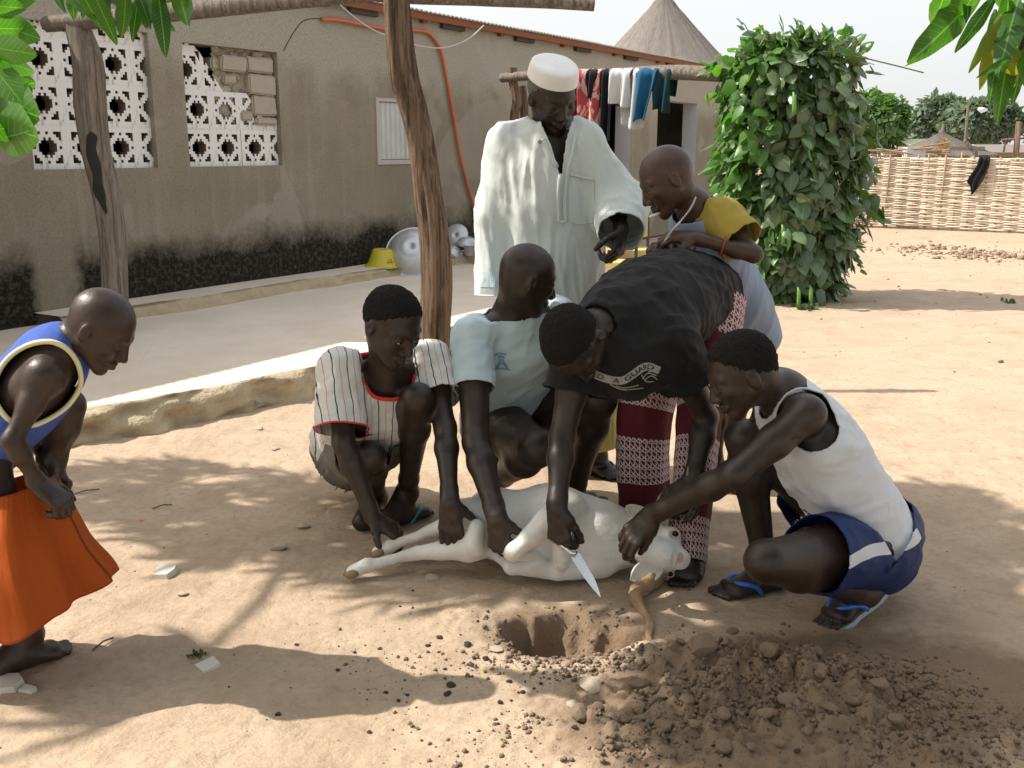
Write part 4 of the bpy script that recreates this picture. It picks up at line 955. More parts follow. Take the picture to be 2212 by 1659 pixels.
# the leaves seen in the frame, each a leaf of its own
lm_ = {k: mkmesh('leaf', *template('mango', 12), M['mango_single' if k == 'mango_leaf' else k]) for k in ('mango_leaf', 'mango_old')}; rd_ = mkmesh('leaf', *template('round', 12), M['round_leaf'])
def leaf_at(root, me, a, b_, wf=1.0, roll=0.0):
    a, b_ = Vector(a), Vector(b_); d = (b_-a); ln = d.length; d.normalize(); n = (CAM-a).normalized(); n = (Matrix.Rotation(roll, 3, d) @ n); y = n.cross(d).normalized(); z = d.cross(y)
    o = link('leaf', me, root); o.matrix_local = Matrix.Translation(a-Vector(root.location)) @ Matrix(((d.x, y.x, z.x, 0), (d.y, y.y, z.y, 0), (d.z, y.z, z.z, 0), (0, 0, 0, 1))) @ Matrix.Diagonal((ln, ln*wf, ln, 1)); return o
for (u0, v0, u1, v1, wf) in [(150, -30, 165, 55, 1.1), (200, -20, 255, 102, 1.15), (228, -35, 215, 60, 1.1), (270, -25, 272, 95, 1.2), (290, -30, 330, 52, 1.1), (300, -10, 285, 75, 1.0), (340, -25, 360, 112, 1.15), (350, -20, 372, 25, 1.1), (385, -25, 396, 22, 1.2), (320, -15, 358, 60, 1.1), (240, -20, 300, 45, 1.2), (130, -40, 190, 30, 1.2), (170, -30, 225, 80, 1.1),
                            (395, -35, 408, 8, 1.2), (255, -35, 262, 50, 1.1), (310, -30, 318, 40, 1.2), (185, -30, 180, 35, 1.0), (110, -40, 130, 20, 1.2)]:
    leaf_at(canopy, lm_['mango_leaf'], P(u0, v0, 2.7+random.uniform(-.1, .1)), P(u1, v1, 2.7+random.uniform(-.1, .1)), wf, random.uniform(-.6, .6))
for (u0, v0, u1, v1, wf) in [(-40, 10, 60, 20, .9), (-30, 60, 78, 65, .9), (-20, 45, 70, 78, .8), (-10, 130, 78, 150, 1.0), (-30, 170, 60, 178, 1.0), (-30, 200, 65, 188, .9), (-30, 205, 55, 245, 1.1), (-30, 280, 68, 275, .9), (-25, 255, 48, 295, 1.0), (-30, 130, 40, 205, .9), (-20, 240, 50, 225, .8), (-30, 0, 75, -5, .9), (-20, 100, 62, 118, .8), (-30, 300, 40, 300, .8)]:
    leaf_at(canopy, rd_, P(u0, v0, 2.5+random.uniform(-.1, .1)), P(u1, v1, 2.45+random.uniform(-.1, .1)), wf, random.uniform(-.7, .7))
b = MB(); q = lambda u, v, Y: P(u, v, Y)-tb
b.tube([tuple(hub[2]), tuple(q(120, -120, 2.9)), tuple(q(240, -45, 2.7)), tuple(q(390, -38, 2.7))], [.03, .02, .01, .006], 6)
b.tube([tuple(q(-260, 60, 2.6)), tuple(q(-90, 110, 2.5)), tuple(q(-30, 150, 2.5)), tuple(q(-28, 270, 2.5))], [.02, .012, .007, .005], 6); b.build('bough', M['stem'], canopy, True)
# second mango bough at the upper right, yellowing leaf tips hanging
RB = P(2330, -60, 2.5); tr_ = empty('mango_bough', (3.2, 2.2, 0), 'second mango tree whose hanging leaves with yellow tips enter the top right corner', 'tree')
R0 = Vector((3.2, 2.2, 0))
for (u0, v0, u1, v1, wf, old) in [(2045, -40, 2020, 80, 1.0, 0), (2075, -35, 2050, 30, .9, 0), (2120, -30, 2018, 118, 1.1, 0), (2150, -10, 2075, 108, 1.0, 0), (2110, -30, 2070, 60, 1.0, 0), (2165, 30, 2105, 150, .8, 1), (2150, 70, 2108, 210, .75, 1), (2170, 60, 2135, 205, .9, 0), (2185, 70, 2160, 228, .8, 1), (2195, 100, 2190, 245, .75, 1), (2215, 60, 2200, 220, .9, 0),
                                 (2180, -20, 2170, 100, 1.2, 0), (2210, -10, 2150, 60, 1.1, 0), (2230, 30, 2205, 150, 1.1, 0), (2240, -20, 2190, 90, 1.1, 0), (2250, 100, 2212, 235, .9, 1), (2150, 20, 2140, 160, .9, 0), (2200, 0, 2165, 120, 1.0, 0), (2260, 60, 2230, 180, 1, 0), (2140, -50, 2150, 40, 1.1, 0), (2235, 120, 2175, 195, .9, 1), (2185, 120, 2120, 170, .8, 0), (2090, -45, 2098, 35, 1.0, 0), (2225, 90, 2160, 150, 1, 0)]:
    leaf_at(tr_, lm_['mango_old' if old and u0 != 2185 and u0 != 2235 else 'mango_leaf'], P(u0, v0, 2.35+random.uniform(-.12, .12)), P(u1, v1, 2.35+random.uniform(-.12, .12)), wf, random.uniform(-.7, .7))
b = MB(); b.tube([(.0, 0, -.05), (.05, 0, 1.2), (0, 0, 2.3)], [.16, .13, .10], 10); q = lambda u, v, Y: tuple(P(u, v, Y)-R0)
b.tube([(0, 0, 2.2), q(2420, -20, 2.4), q(2260, -20, 2.35), q(2100, -50, 2.35)], [.05, .03, .014, .006], 7); b.tube([q(2260, -20, 2.35), q(2230, 60, 2.35), q(2200, 110, 2.35)], [.012, .008, .005], 6); b.build('trunk', M['bark'], tr_, True)
rc = np.random.default_rng(8); cs2 = [V(3.0+rc.uniform(-.1, 1.4), 2.2+rc.uniform(-1, 1.4), 2.7+rc.uniform(-.2, .9))-R0 for _ in range(22)]
p, Rm, sz = rosettes([list(c) for c in cs2], .3, 10, 78, .2, 8); link('crown', leaves_mesh('crown', 'mango', p, Rm, sz, M['mango_leaf'], 6), tr_)

rb_ = np.random.default_rng(15); sky_block = [np.array([rb_.uniform(-5.2, 5.0), rb_.uniform(-5.0, 1.15), 3.2+rb_.uniform(-.1, 1.3)])-np.array(R0) for _ in range(150)]  # unseen crown over and behind the camera, added to block sky light
p, Rm, sz = rosettes(sky_block, .42, 10, 79, .30, 7); o = link('crown', leaves_mesh('crown', 'mango', p, Rm, sz*1.25, M['mango_leaf'], 8, True), tr_)
m_ = MB()
for c in sky_block[::4]: m_.tube(crom([[0, 0, 2.2], [c[0]*.5, c[1]*.5, 3.1], list(c)], 6), [.05, .04, .03, .02, .015, .01], 5)
m_.build('bough', M['bark'], tr_, True)  # boughs of the added overhead crown
# ------------------------------------------------------------------ posts, rails, fence, huts, vessels, laundry
def rough_pole(name, pts, rad, mat, label, cat='post', seg=20, rows=70, knob=.12, seed=0, group=None, grooves=.10):
    A = crom([list(p)+[r_] for p, r_ in zip(pts, rad)], rows); vs = []; a = None; fs = []
    for i in range(rows):
        c = Vector(A[i][:3]); t = Vector(A[min(i+1, rows-1)][:3]-A[max(i-1, 0)][:3]).normalized(); a = t.orthogonal().normalized() if a is None else (a-t*a.dot(t)).normalized(); b_ = t.cross(a)
        for k in range(seg):
            th = 2*math.pi*k/seg; q = np.array([[math.cos(th)*1.6, math.sin(th)*1.6, i/rows*3]]); q2 = np.array([[math.cos(th)*5, math.sin(th)*5, i/rows*1.4+seed]])
            n = (fbm(q+seed, 2, seed)[0]-.5)*2*knob+(1-abs(2*vnoise(q2, seed+4)[0]-1))**3*-grooves*1.3+grooves*.3
            vs.append(c+(a*math.cos(th)+b_*math.sin(th))*A[i][3]*(1+n))
    for i in range(rows-1):
        for k in range(seg): fs.append((i*seg+k, i*seg+(k+1) % seg, (i+1)*seg+(k+1) % seg, (i+1)*seg+k))
    fs += [tuple(range(seg-1, -1, -1)), tuple((rows-1)*seg+k for k in range(seg))]
    o = link(name, mkmesh(name, vs, fs, mat)); tag(o, label, cat, group); return o
def PX(w_, Y): return w_/2*Y*1.0/FPX
Yp = 6.55
rough_pole('forked_post', [P(u, v, Yp) for u, v in ((246, 690), (246, 600), (240, 500), (226, 410), (205, 320), (193, 220), (190, 140), (172, 75), (155, 38))], [PX(w_, Yp) for w_ in (58, 56, 58, 62, 62, 66, 62, 52, 40)], M['post_grey'], 'grey leaning wooden post with a burnt streak, in front of the left window', seed=3)
Yq = 5.75
rough_pole('forked_post', [P(u, v, Yq) for u, v in ((938, 762), (940, 700), (944, 600), (938, 500), (925, 400), (912, 320), (893, 240), (872, 170), (862, 90), (856, 20), (850, -60))], [PX(w_, Yq) for w_ in (62, 66, 66, 64, 60, 56, 56, 60, 56, 54, 50)], M['post'], 'brown split wooden post standing behind the squatting men', seed=7, seg=34, rows=110, grooves=.26)
rough_pole('roof_log', [P(100, 52, 6.6), P(230, 40, 6.45), P(420, 22, 6.2), P(620, 2, 6.0), P(860, -22, 5.75)], [.05, .055, .055, .05, .05], M['post_grey'], 'rough grey log laid from the left post towards the middle post', 'log', seed=9)
rough_pole('roof_log', [P(800, -12, 5.85), P(900, -8, 5.8), P(1050, -3, 5.8), P(1180, 2, 5.8), P(1284, 12, 5.8)], [.035, .042, .042, .04, .032], M['post_grey'], 'thin pale log sticking out to the right from the top of the middle post', 'log', seed=12)
Yr = 9.3
rough_pole('rail_post', [P(1122, 600, Yr+1.4), P(1118, 400, Yr+1.4), P(1112, 260, Yr+1.4), P(1117, 220, Yr+1.4), P(1108, 175, Yr+1.4), P(1108, 146, Yr+1.4)], [.07, .065, .05, .05, .045, .045], M['post'], 'crooked brown post carrying the left end of the clothes rail behind the old man', seed=15)
rough_pole('rail_post', [P(1140, 600, Yr+1.5), P(1134, 400, Yr+1.5), P(1134, 260, Yr+1.5), P(1128, 185, Yr+1.5)], [.06, .055, .045, .04], M['post'], 'second crooked post leaning against the first at the left end of the clothes rail', seed=16)
RA, RBp = P(1083, 168, Yr+1.45), P(1560, 162, VC.y+.1)
rough_pole('clothes_rail', [RA, mid(RA, RBp, .25)+V(0, 0, .03), mid(RA, RBp, .5)+V(0, 0, .02), mid(RA, RBp, .8)+V(0, 0, .03), RBp], [.045, .05, .055, .068, .062], M['post_grey'], 'thick pale log used as clothes rail, running to the vine column', 'rail', seed=19)
def draped(name, u0, u1, front, back, mat, label, cat, seed=1, taper=.75, gap=.07, bunch=.0, lean=0.0, pat=None, thick=.012):
    """cloth hung over the rail between picture columns u0..u1: front length px, back length px"""
    f0 = (u0-1083)/(1560-1083); f1 = (u1-1083)/(1560-1083)
    def rp(u):
        a, b_ = RA, RBp; lo, hi = 0., 1.
        for _ in range(30):
            m_ = (lo+hi)/2; q = mid(a, b_, m_); r_ = q-CAM; uu = 1106+FPX*r_.x/(r_.dot(FW))
            if uu < u: lo = m_
            else: hi = m_
        return mid(a, b_, (lo+hi)/2)
    A, B = rp(u0), rp(u1); n = 26; rows = 34; sc = (A-CAM).dot(FW)/FPX; fl, bl = front*sc, back*sc; rl = .075; vs = []; dirn = (B-A).normalized(); outw = V(dirn.y, -dirn.x, 0).normalized()
    if outw.y > 0: outw = -outw
    for j in range(n):
        f = j/(n-1)
        for i in range(rows):
            t = i/(rows-1); s_ = t*(fl+bl+2*rl)-bl-rl                     # arc length, <0 behind
            if s_ > rl: off, dz = 1.0, -(s_-rl)
            elif s_ < -rl: off, dz = -1.0, -(-s_-rl)
            else: off, dz = math.sin(s_/rl*math.pi/2), rl*.9*(math.cos(s_/rl*math.pi/2))
            k = abs(dz)/max(fl, .01) if dz < 0 else 0
            ff = .5+(f-.5)*(1-(1-taper)*k+bunch*math.exp(-(k*6)**2)*-1*.2)
            base = A+(B-A)*ff; fold = (.020+.03*k)*math.sin(f*math.pi*2.6+seed+k*1.5)+.006*math.sin(f*17+seed*2)
            vs.append(base+V(0, 0, dz+(.02*math.sin(f*5+seed)*k))+outw*(off*gap*(1-.15*k)+fold*(1 if off > 0 else -1))+dirn*lean*k)
    fs = [(j*rows+i, (j+1)*rows+i, (j+1)*rows+i+1, j*rows+i+1) for j in range(n-1) for i in range(rows-1)]
    o = link(name, mkmesh(name, vs, np.array(fs), mat)); solid(o, thick, 0); tag(o, label, cat, 'washing hung over the clothes rail'); return o
M['pink'] = None
def pinkm():
    b = NB('red_and_pale_pink_print'); c = b.co(); n = b.noise(b.map(c, (1, 1, .6)), 11, 2, .4, 1.2); b.col(b.mix(b.ramp(n, [(.50, (0, 0, 0)), (.53, (1, 1, 1))]), (.36, .05, .055), (.55, .34, .30))); b.bump(b.noise(c, 20, 3), .3, .01); return b.fin(.85)
M['pink'] = pinkm(); M['white_cotton'] = cloth_mat('grey_white_cotton', (.42, .43, .43), (.56, .57, .56)); M['teal'] = cloth_mat('blue_teal_towel', (.01, .06, .13), (.02, .13, .22), .9, 200, .5); M['dark_teal'] = cloth_mat('dark_teal_cloth', (.008, .028, .038), (.015, .05, .065)); M['blackcloth'] = cloth_mat('plain_black_cloth', (.008, .008, .009), (.018, .018, .02)); M['maroon_plain'] = cloth_mat('plain_maroon', (.10, .015, .02), (.14, .02, .03))
draped('towel', 1258, 1306, 128, 40, M['pink'], 'red and pale pink patterned cloth hanging lowest on the clothes rail', 'cloth', 1, .75, .085)
draped('dark_shirt', 1278, 1302, 42, 60, M['blackcloth'], 'small black cloth folded over the red patterned one on the rail', 'cloth', 3, 1.1, .12, thick=.01)
draped('dark_trousers', 1305, 1330, 138, 60, M['blackcloth'], 'long black trousers hanging between the red cloth and the white shorts', 'trousers', 5, .9)
draped('white_shorts', 1330, 1372, 62, 40, M['white_cotton'], 'short grey-white garment hanging on the rail left of the long white one', 'cloth', 7, 1.0, .10)
draped('white_trousers', 1352, 1394, 108, 50, M['white_cotton'], 'longer grey-white trousers hanging beside the blue towel', 'trousers', 8, 1.05)
draped('blue_towel', 1383, 1428, 92, 30, M['teal'], 'blue-teal towel thrown over the clothes rail', 'towel', 11, .62, .11, lean=-.05)
draped('dark_cloth', 1420, 1456, 74, 40, M['dark_teal'], 'dark teal cloth at the right end of the washing', 'cloth', 13, .8)
draped('maroon_cloth', 1236, 1256, 100, 30, M['maroon_plain'], 'narrow maroon cloth hanging close behind the old man\'s cap', 'cloth', 15, .8)
# thatched huts
def thatch_mat(name, c1, c2, c3):
    b = NB(name); at = b.xyz(b.attr('pc')); st = b.noise(b.comb(b.math('MULTIPLY', at[0], 60), b.math('MULTIPLY', at[1], 2.2), 0), 3, 5, .7); co = b.noise(b.co(), 1.4, 4)
    c = b.mix(b.ramp(st, [(.34, (0, 0, 0)), (.66, (1, 1, 1))]), c1, c2); c = b.mix(b.math('MULTIPLY', co, .6), c, c3); b.col(c); b.bump(st, .8, .04); return b.fin(.95, .1)
M['thatch'] = thatch_mat('grey_straw_thatch', (.13, .11, .095), (.34, .30, .265), (.25, .225, .20))
M['thatch_far'] = thatch_mat('pale_straw_thatch', (.10, .085, .07), (.24, .21, .18), (.17, .15, .13))
M['mudwall'] = plain('mud_wall', (.24, .18, .13), (.32, .25, .18), 3, .95, .4, 30, .01)
def hut(c, rz, re, ze, rw, mat, label, seed, pinch=.0):
    root = empty('thatched_hut', c, label, 'hut'); NR, NS = 44, 180; vs = []; pc = []
    for i in range(NR):
        t = i/(NR-1); tier = (t*7) % 1; r_ = re*(t**(1+pinch))*(1+.015*tier)+.015; z = rz+(ze-rz)*t-.02*tier*(t > .1)
        for k in range(NS):
            th = 2*math.pi*k/NS; n = fbm(np.array([[math.cos(th)*18, math.sin(th)*18, t*3]]), 2, seed)[0]-.5; r2 = r_*(1+.035*n)+.02*n; dz = -.12*abs(n)*2*(i == NR-1)
            vs.append((math.cos(th)*r2, math.sin(th)*r2, z+dz)); pc.append((k/NS*2*3.14, t*4, 0))
    fs = np.array([(i*NS+k, i*NS+(k+1) % NS, (i+1)*NS+(k+1) % NS, (i+1)*NS+k) for i in range(NR-1) for k in range(NS)])
    o = link('roof', mkmesh('roof', vs, fs, mat, True, {'pc': np.array(pc)}), root)
    sb = MB(); rr = random.Random(seed)
    for _ in range(700):                                        # stray straws
        t = rr.random()**.7; th = rr.uniform(0, 6.28); r_ = re*t**(1+pinch); z = rz+(ze-rz)*t; a = V(math.cos(th)*r_, math.sin(th)*r_, z); d = V(math.cos(th)*re, math.sin(th)*re, ze-rz).normalized()+V(rr.uniform(-.1, .1), rr.uniform(-.1, .1), rr.uniform(.02, .14)); e = a+d*rr.uniform(.15, .4); w_ = V(-math.sin(th), math.cos(th), 0)*.006
        sb.add([a-w_, a+w_, e], [(0, 1, 2)])
    so_ = sb.build('straw', mat, root); so_['kind'] = 'stuff'
    wl = MB(); wl.tube([(0, 0, -.05), (0, 0, ze+.25)], rw, 28, False); wl.build('wall', M['mudwall'], root, True)
    cp = MB(); cp.tube([(0, 0, rz-.25), (0, 0, rz), (0, 0, rz+.22)], [.13, .07, .02], 8); cp.build('roof_knot', mat, root, True); return root
q = P(1435, -12, 23.5); hut((q.x, q.y, 0), q.z+.1, 2.9, q.z+.1-2.9*1.05, 2.1, M['thatch'], 'large grey thatched conical roof rising behind the long house', 21, .06)
q = P(2036, 284, 33); hut((q.x, q.y, 0), q.z+.02, 1.7, P(2036, 334, 33).z, 1.3, M['thatch_far'], 'small round hut with pale conical thatch behind the woven fence', 22, .22)
# woven fence
def fence_line():
    a = G(1700, 484); b_ = G(2330, 508); a = Vector((a.x-1.2, a.y+.6, 0)); return a, Vector((b_.x+1.5, b_.y-1.0, 0))
FA, FB = fence_line(); FL = (FB-FA).length; FD = (FB-FA).normalized(); FN = V(FD.y, -FD.x, 0)
fence = empty('woven_fence', (FA.x, FA.y, 0), 'pale woven cane fence closing the yard on the right', 'fence')
def caneM():
    b = NB('sun_bleached_cane'); c = b.co(); n = b.noise(b.map(c, (.6, .6, 14)), 2.2, 4, .6); l_ = b.noise(c, 1.1, 3)
    b.col(b.mix(b.math('MULTIPLY', l_, .7), b.mix(b.ramp(n, [(.35, (0, 0, 0)), (.65, (1, 1, 1))]), (.60, .49, .37), (.80, .69, .55)), (.74, .64, .52))); return b.fin(.85, .15)
M['cane'] = caneM(); M['cane_dark'] = plain('brown_stake', (.25, .17, .11), (.38, .28, .19), 4, .9, .2)
FH = P(1900, 341, FA.y-.6).z; sp = .22; NSt = int(FL/sp)
rows = 58; vs = []; fs = []; pitch = (FH-.03)/rows
for r_ in range(rows):
    z0 = .02+r_*pitch; ph = (r_ % 2)*math.pi; npt = NSt*4; st = len(vs)
    for i in range(npt+1):
        s = i/npt*FL; off = .021*math.cos(math.pi*s/sp+ph)+.006*math.sin(s*3+r_); c = FA+FD*s+FN*off; zz_ = z0+pitch/2+.006*math.sin(s*2.3+r_*1.7)+.004*math.sin(s*11+r_*5)+.03*math.sin(s*.55)
        hh = pitch*.58*(1+.12*math.sin(s*7+r_*3))
        vs += [tuple(c+V(0, 0, zz_+hh)-FN*0), tuple(c+FN*.014+V(0, 0, zz_)), tuple(c+V(0, 0, zz_-hh)), tuple(c-FN*.014+V(0, 0, zz_))]
        if i:
            a = st+4*i; b_ = a-4
            for k in range(4): fs.append((b_+k, a+k, a+(k+1) % 4, b_+(k+1) % 4))
vs = [tuple(Vector(v)-Vector(fence.location)) for v in vs]
o = link('woven_cane', mkmesh('woven_cane', vs, np.array(fs)[:, ::-1], M['cane']), fence); o['kind'] = 'stuff'
stk = MB(); stk.tube([(0, 0, -.05), (0, 0, FH*.6), (.01, 0, FH+.07)], [.022, .02, .014], 6); sm_ = stk.mesh('stake', M['cane_dark'], True)
for i in range(NSt+1):
    o = link('stake', sm_, fence); o.location = FD*(i*sp)+V(0, 0, .03*math.sin(i*sp*.55)+random.uniform(-.05, .03)); o.rotation_euler = (random.uniform(-.03, .03), random.uniform(-.03, .03), random.uniform(0, 6))
# black cloth over the fence
def fpt(u, v, t=.07):
    r_ = ray(u, v); k = (FN.dot(FA-CAM)+t)/FN.dot(r_); return CAM+r_*k
vs = []; NR_ = 16
L_ = [(2115, 340), (2108, 362), (2090, 390), (2096, 400), (2098, 412), (2097, 420)]; R_2 = [(2138, 345), (2134, 362), (2126, 382), (2116, 400), (2108, 412), (2100, 420)]
La, Ra = crom([list(x) for x in L_], NR_), crom([list(x) for x in R_2], NR_)
for k in range(2):
    for j in range(8): vs.append(fpt(La[0][0]+(Ra[0][0]-La[0][0])*j/7, La[0][1]+(3 if k else 18)-(8 if k else 0), -.09+.09*k)+V(0, 0, 0))
for i in range(NR_):
    for j in range(8): vs.append(fpt(La[i][0]+(Ra[i][0]-La[i][0])*j/7, La[i][1]+(Ra[i][1]-La[i][1])*j/7, .075+.02*math.sin(j*1.8+i*.3)))
fs = np.array([(i*8+j, i*8+j+1, (i+1)*8+j+1, (i+1)*8+j) for i in range(NR_+1) for j in range(7)])
o = link('black_cloth', mkmesh('black_cloth', vs, fs, M['blackcloth'])); solid(o, .012, 1); tag(o, 'black cloth slung over the top of the woven fence', 'cloth')
# behind the fence
def pole(u, vt, vb, Y, r_, label, mat, cross=None, lamp=False):
    t, b_ = P(u, vt, Y), P(u, vb, Y); root = empty('utility_pole', (b_.x, Y, 0), label, 'pole'); m = MB(); m.tube([(0, 0, -.1), (.02, 0, t.z*.5), (0, 0, t.z)], [r_, r_*.85, r_*.7], 8); m.build('shaft', mat, root, True)
    if cross: m = MB(); z = P(u, cross, Y).z; m.tube([(-.45, 0, z), (.45, 0, z+.06)], .03, 6); m.tube([(-.35, 0, z-.35), (-.33, 0, z+.02)], .03, 6); m.build('crossbar', mat, root, True)
    if lamp: m = MB(); z = P(u, 238, Y).z; m.tube([(0, 0, z), (.25, 0, z+.08), (.5, 0, z+.05)], .03, 6); m.build('lamp_arm', mat, root, True); m = MB(); m.tube([(.42, 0, z+.06), (.6, 0, z+.0), (.85, 0, z+.03)], [.06, .13, .05], 8); m.build('lamp_head', M['white_wash'], root, True)
    return root
pole(2084, 230, 305, 45, .09, 'thin dark lamp pole in front of the dark trees', M['bark'], lamp=True)
pole(2193, 262, 335, 30, .11, 'short wooden pole with crossbar near the right picture edge', M['post'], cross=302)
b0 = empty('low_building', (P(2105, 330, 42).x, 42, 0), 'long low pale building with flat roof behind the fence at the far right', 'building')
zt, zb = P(2150, 312, 42).z, P(2150, 324, 42).z; W0 = 6.5
m = MB(); m.box((0, 0, -.05), (W0, 4, zb-.1)); m.build('wall', M['mudwall'], b0); m = MB(); m.box((-.2, -.3, zb-.098), (W0+.2, 4.2, zt)); m.build('roof', plain('pale_roof_slab', (.5, .5, .48), (.6, .6, .58), 2, .8, .2), b0)
m = MB(); m.box((1.0, -.02, .1), (1.6, -.002, zb-.3)); m.build('door', M['bark'], b0)
y0 = empty('yellow_building', (P(1972, 320, 48).x, 48, 0), 'low building with pale yellow roof between the mango tree and the small hut', 'building')
m = MB(); z_ = P(1980, 300, 48).z; m.box((0, 0, -.05), (1.8, 3, z_-.4)); m.build('wall', M['mudwall'], y0); m = MB(); m.add([(-.2, -.3, z_-.4), (2.1, -.3, z_-.42), (1.2, 1.5, z_+.02), (-.2, 1.5, z_)], [(0, 1, 2, 3)]); m.build('roof', plain('pale_yellow_roof', (.55, .55, .30), (.62, .62, .38), 2, .8, .1), y0)
rough_pole('driftwood_branch', [P(2098, 350, 17.2), P(2105, 338, 17.2), P(2103, 325, 17.2), P(2094, 315, 17.2), P(2084, 302, 17.2)], [.05, .06, .055, .04, .02], M['post_grey'], 'bent pale branch sticking up behind the fence beside the black cloth', 'branch', seed=30, rows=20, seg=10)
dryb = empty('dry_bush', (P(2036, 330, 20).x, 20, 0), 'small dry orange bush in front of the little thatched roof', 'bush'); pz = P(2036, 328, 20).z
r_ = np.random.default_rng(4); n = 500; d = r_.normal(0, 1, (n, 3)); d /= np.linalg.norm(d, axis=1, keepdims=True); p = d*np.array([.15, .15, .24])*(r_.random((n, 1))**.4)+np.array([0, 0, pz])
link('foliage', leaves_mesh('foliage', 'round', p, orient(d+.01, d+np.array([0, 0, 1.])), np.full(n, .06), leaf_mat('dry_orange_foliage', (.30, .16, .06), (.42, .24, .10), None, .8, .2), 3, True), dryb); m = MB(); m.tube([(0, 0, -.05), (0, 0, pz)], .02, 6); m.build('stem', M['bark'], dryb)
wp = MB(); rr = random.Random(9)
for i in range(30):
    a = P(rr.uniform(1870, 1985), 333+rr.uniform(-12, 8), 17.6+rr.random()); a.z = max(a.z, .1); l_ = rr.uniform(.3, .8); an_ = rr.uniform(-.4, .4); wp.tube([a, a+V(l_, rr.uniform(-.2, .2), math.sin(an_)*l_*.4)], .018, 5)
for u in (1880, 1925, 1965): a = P(u, 334, 18); wp.tube([V(a.x, a.y, 0), a], .04, 6)
tag(wp.build('brushwood', M['cane_dark']), 'pile of thin brushwood stacked behind the fence near the vine', 'brushwood', kind='stuff')
m = MB(); a = P(1980, 318, 17.6); m.box((a.x-.16, a.y, 0), (a.x+.17, a.y+.2, a.z)); tag(m.build('gate_pillar', M['white_wash']), 'small grey pillar standing just behind the woven fence', 'pillar')
# vessels on the ledge
M['alu'] = plain('dull_aluminium', (.50, .51, .52), (.66, .67, .68), 6, .42, .15, 60, .001, None, .65); M['yplastic'] = plain('yellow_plastic', (.50, .42, .02), (.58, .50, .04), 4, .4, .05); M['redprint'] = plain('red_print', (.5, .04, .02), (.55, .05, .03), 4, .5, 0)
def lathe(name, prof, mat, loc, tilt, label, cat, n=56, dirn=None):
    vs = []; fs = []; m_ = len(prof)
    for r_, z in prof:
        for k in range(n): a = 2*math.pi*k/n; vs.append((r_*math.cos(a), r_*math.sin(a), z))
    for i in range(m_-1):
        for k in range(n): fs.append((i*n+k, i*n+(k+1) % n, (i+1)*n+(k+1) % n, (i+1)*n+k))
    o = link(name, mkmesh(name, vs, np.array(fs), mat)); o.location = loc; solid(o, .003, 0)
    ax_ = Vector(tilt).normalized(); o.rotation_euler = ax_.to_track_quat('Z', 'Y').to_euler(); return tag(o, label, cat)
def on_wall(u, v, t): s_, z = WS(u, v, t); return HW(s_, t, z)
c = on_wall(826, 580, .22); c.z = .235
yb = lathe('plastic_basin', [(.005, .19), (.10, .19), (.112, .175), (.15, .06), (.175, .012), (.20, .008), (.203, .0)], M['yplastic'], c, (.04, -.05, 1), 'yellow plastic basin turned upside down on the ledge behind the metal basin', 'basin')
pr = MB()
for k in range(5): pr.box((.0+.018*k, -.001, 0), (.012+.018*k, 0, .012+.012*(k % 2)))
for k in range(3): pr.box((.02+.02*k, -.001, .035), (.032+.02*k, 0, .045))
pm = pr.mesh('red_print', M['redprint']); yb.scale = (.86, .86, .86); po = link('red_print', pm, yb); po.location = (-.035, -.156, .055); po.rotation_euler = (-.35, 0, -.05)
c = on_wall(893, 565, .42)
bd_ = (CAM-c).normalized()+V(-.15, 0, .55)
bz = lathe('metal_basin', [(.003, .13), (.06, .132), (.10, .13), (.105, .126), (.13, .122), (.20, .09), (.235, .04), (.25, .008), (.272, .0), (.276, .004)], M['alu'], V(c.x, c.y, .36), bd_, 'large dull metal basin leaning upside down against the ledge', 'basin')
# pots right of the post
c = on_wall(985, 560, .24); c.z = .235
lathe('cooking_pot', [(.002, .0), (.075, .002), (.08, .01), (.095, .11), (.102, .112)], M['alu'], c+V(.18, -.06, .003), (0, 0, 1), 'small shiny metal pot standing on the ledge right of the brown post', 'pot')
lathe('metal_bowl', [(.002, .09), (.05, .088), (.10, .06), (.125, .012), (.145, .0)], M['alu'], c+V(.12, .08, .10), (.2, -.1, 1), 'upturned metal bowl resting on the vessels behind the small pot', 'bowl')
lathe('pot_cover', [(.002, .02), (.05, .018), (.12, .008), (.135, .0)], M['alu'], c+V(-.0, .1, .20), (-.2, -.75, .35), 'metal lid propped upright against the wall behind the pots', 'lid')
lathe('metal_bowl', [(.002, .07), (.04, .068), (.08, .04), (.105, .0)], M['alu'], c+V(-.02, -.02, .02), (.5, -.5, 1), 'small metal bowl tipped against the brown post', 'bowl')
m = MB(); a = on_wall(1005, 572, .3); m.box((0, 0, 0), (.34, .05, .03)); o = m.build('white_plank', M['white_wash']); o.location = (a.x, a.y, .24); o.rotation_euler = (0, 0, math.atan2(HD.y, HD.x)); tag(o, 'short white plank lying on the ledge beside the pots', 'plank')
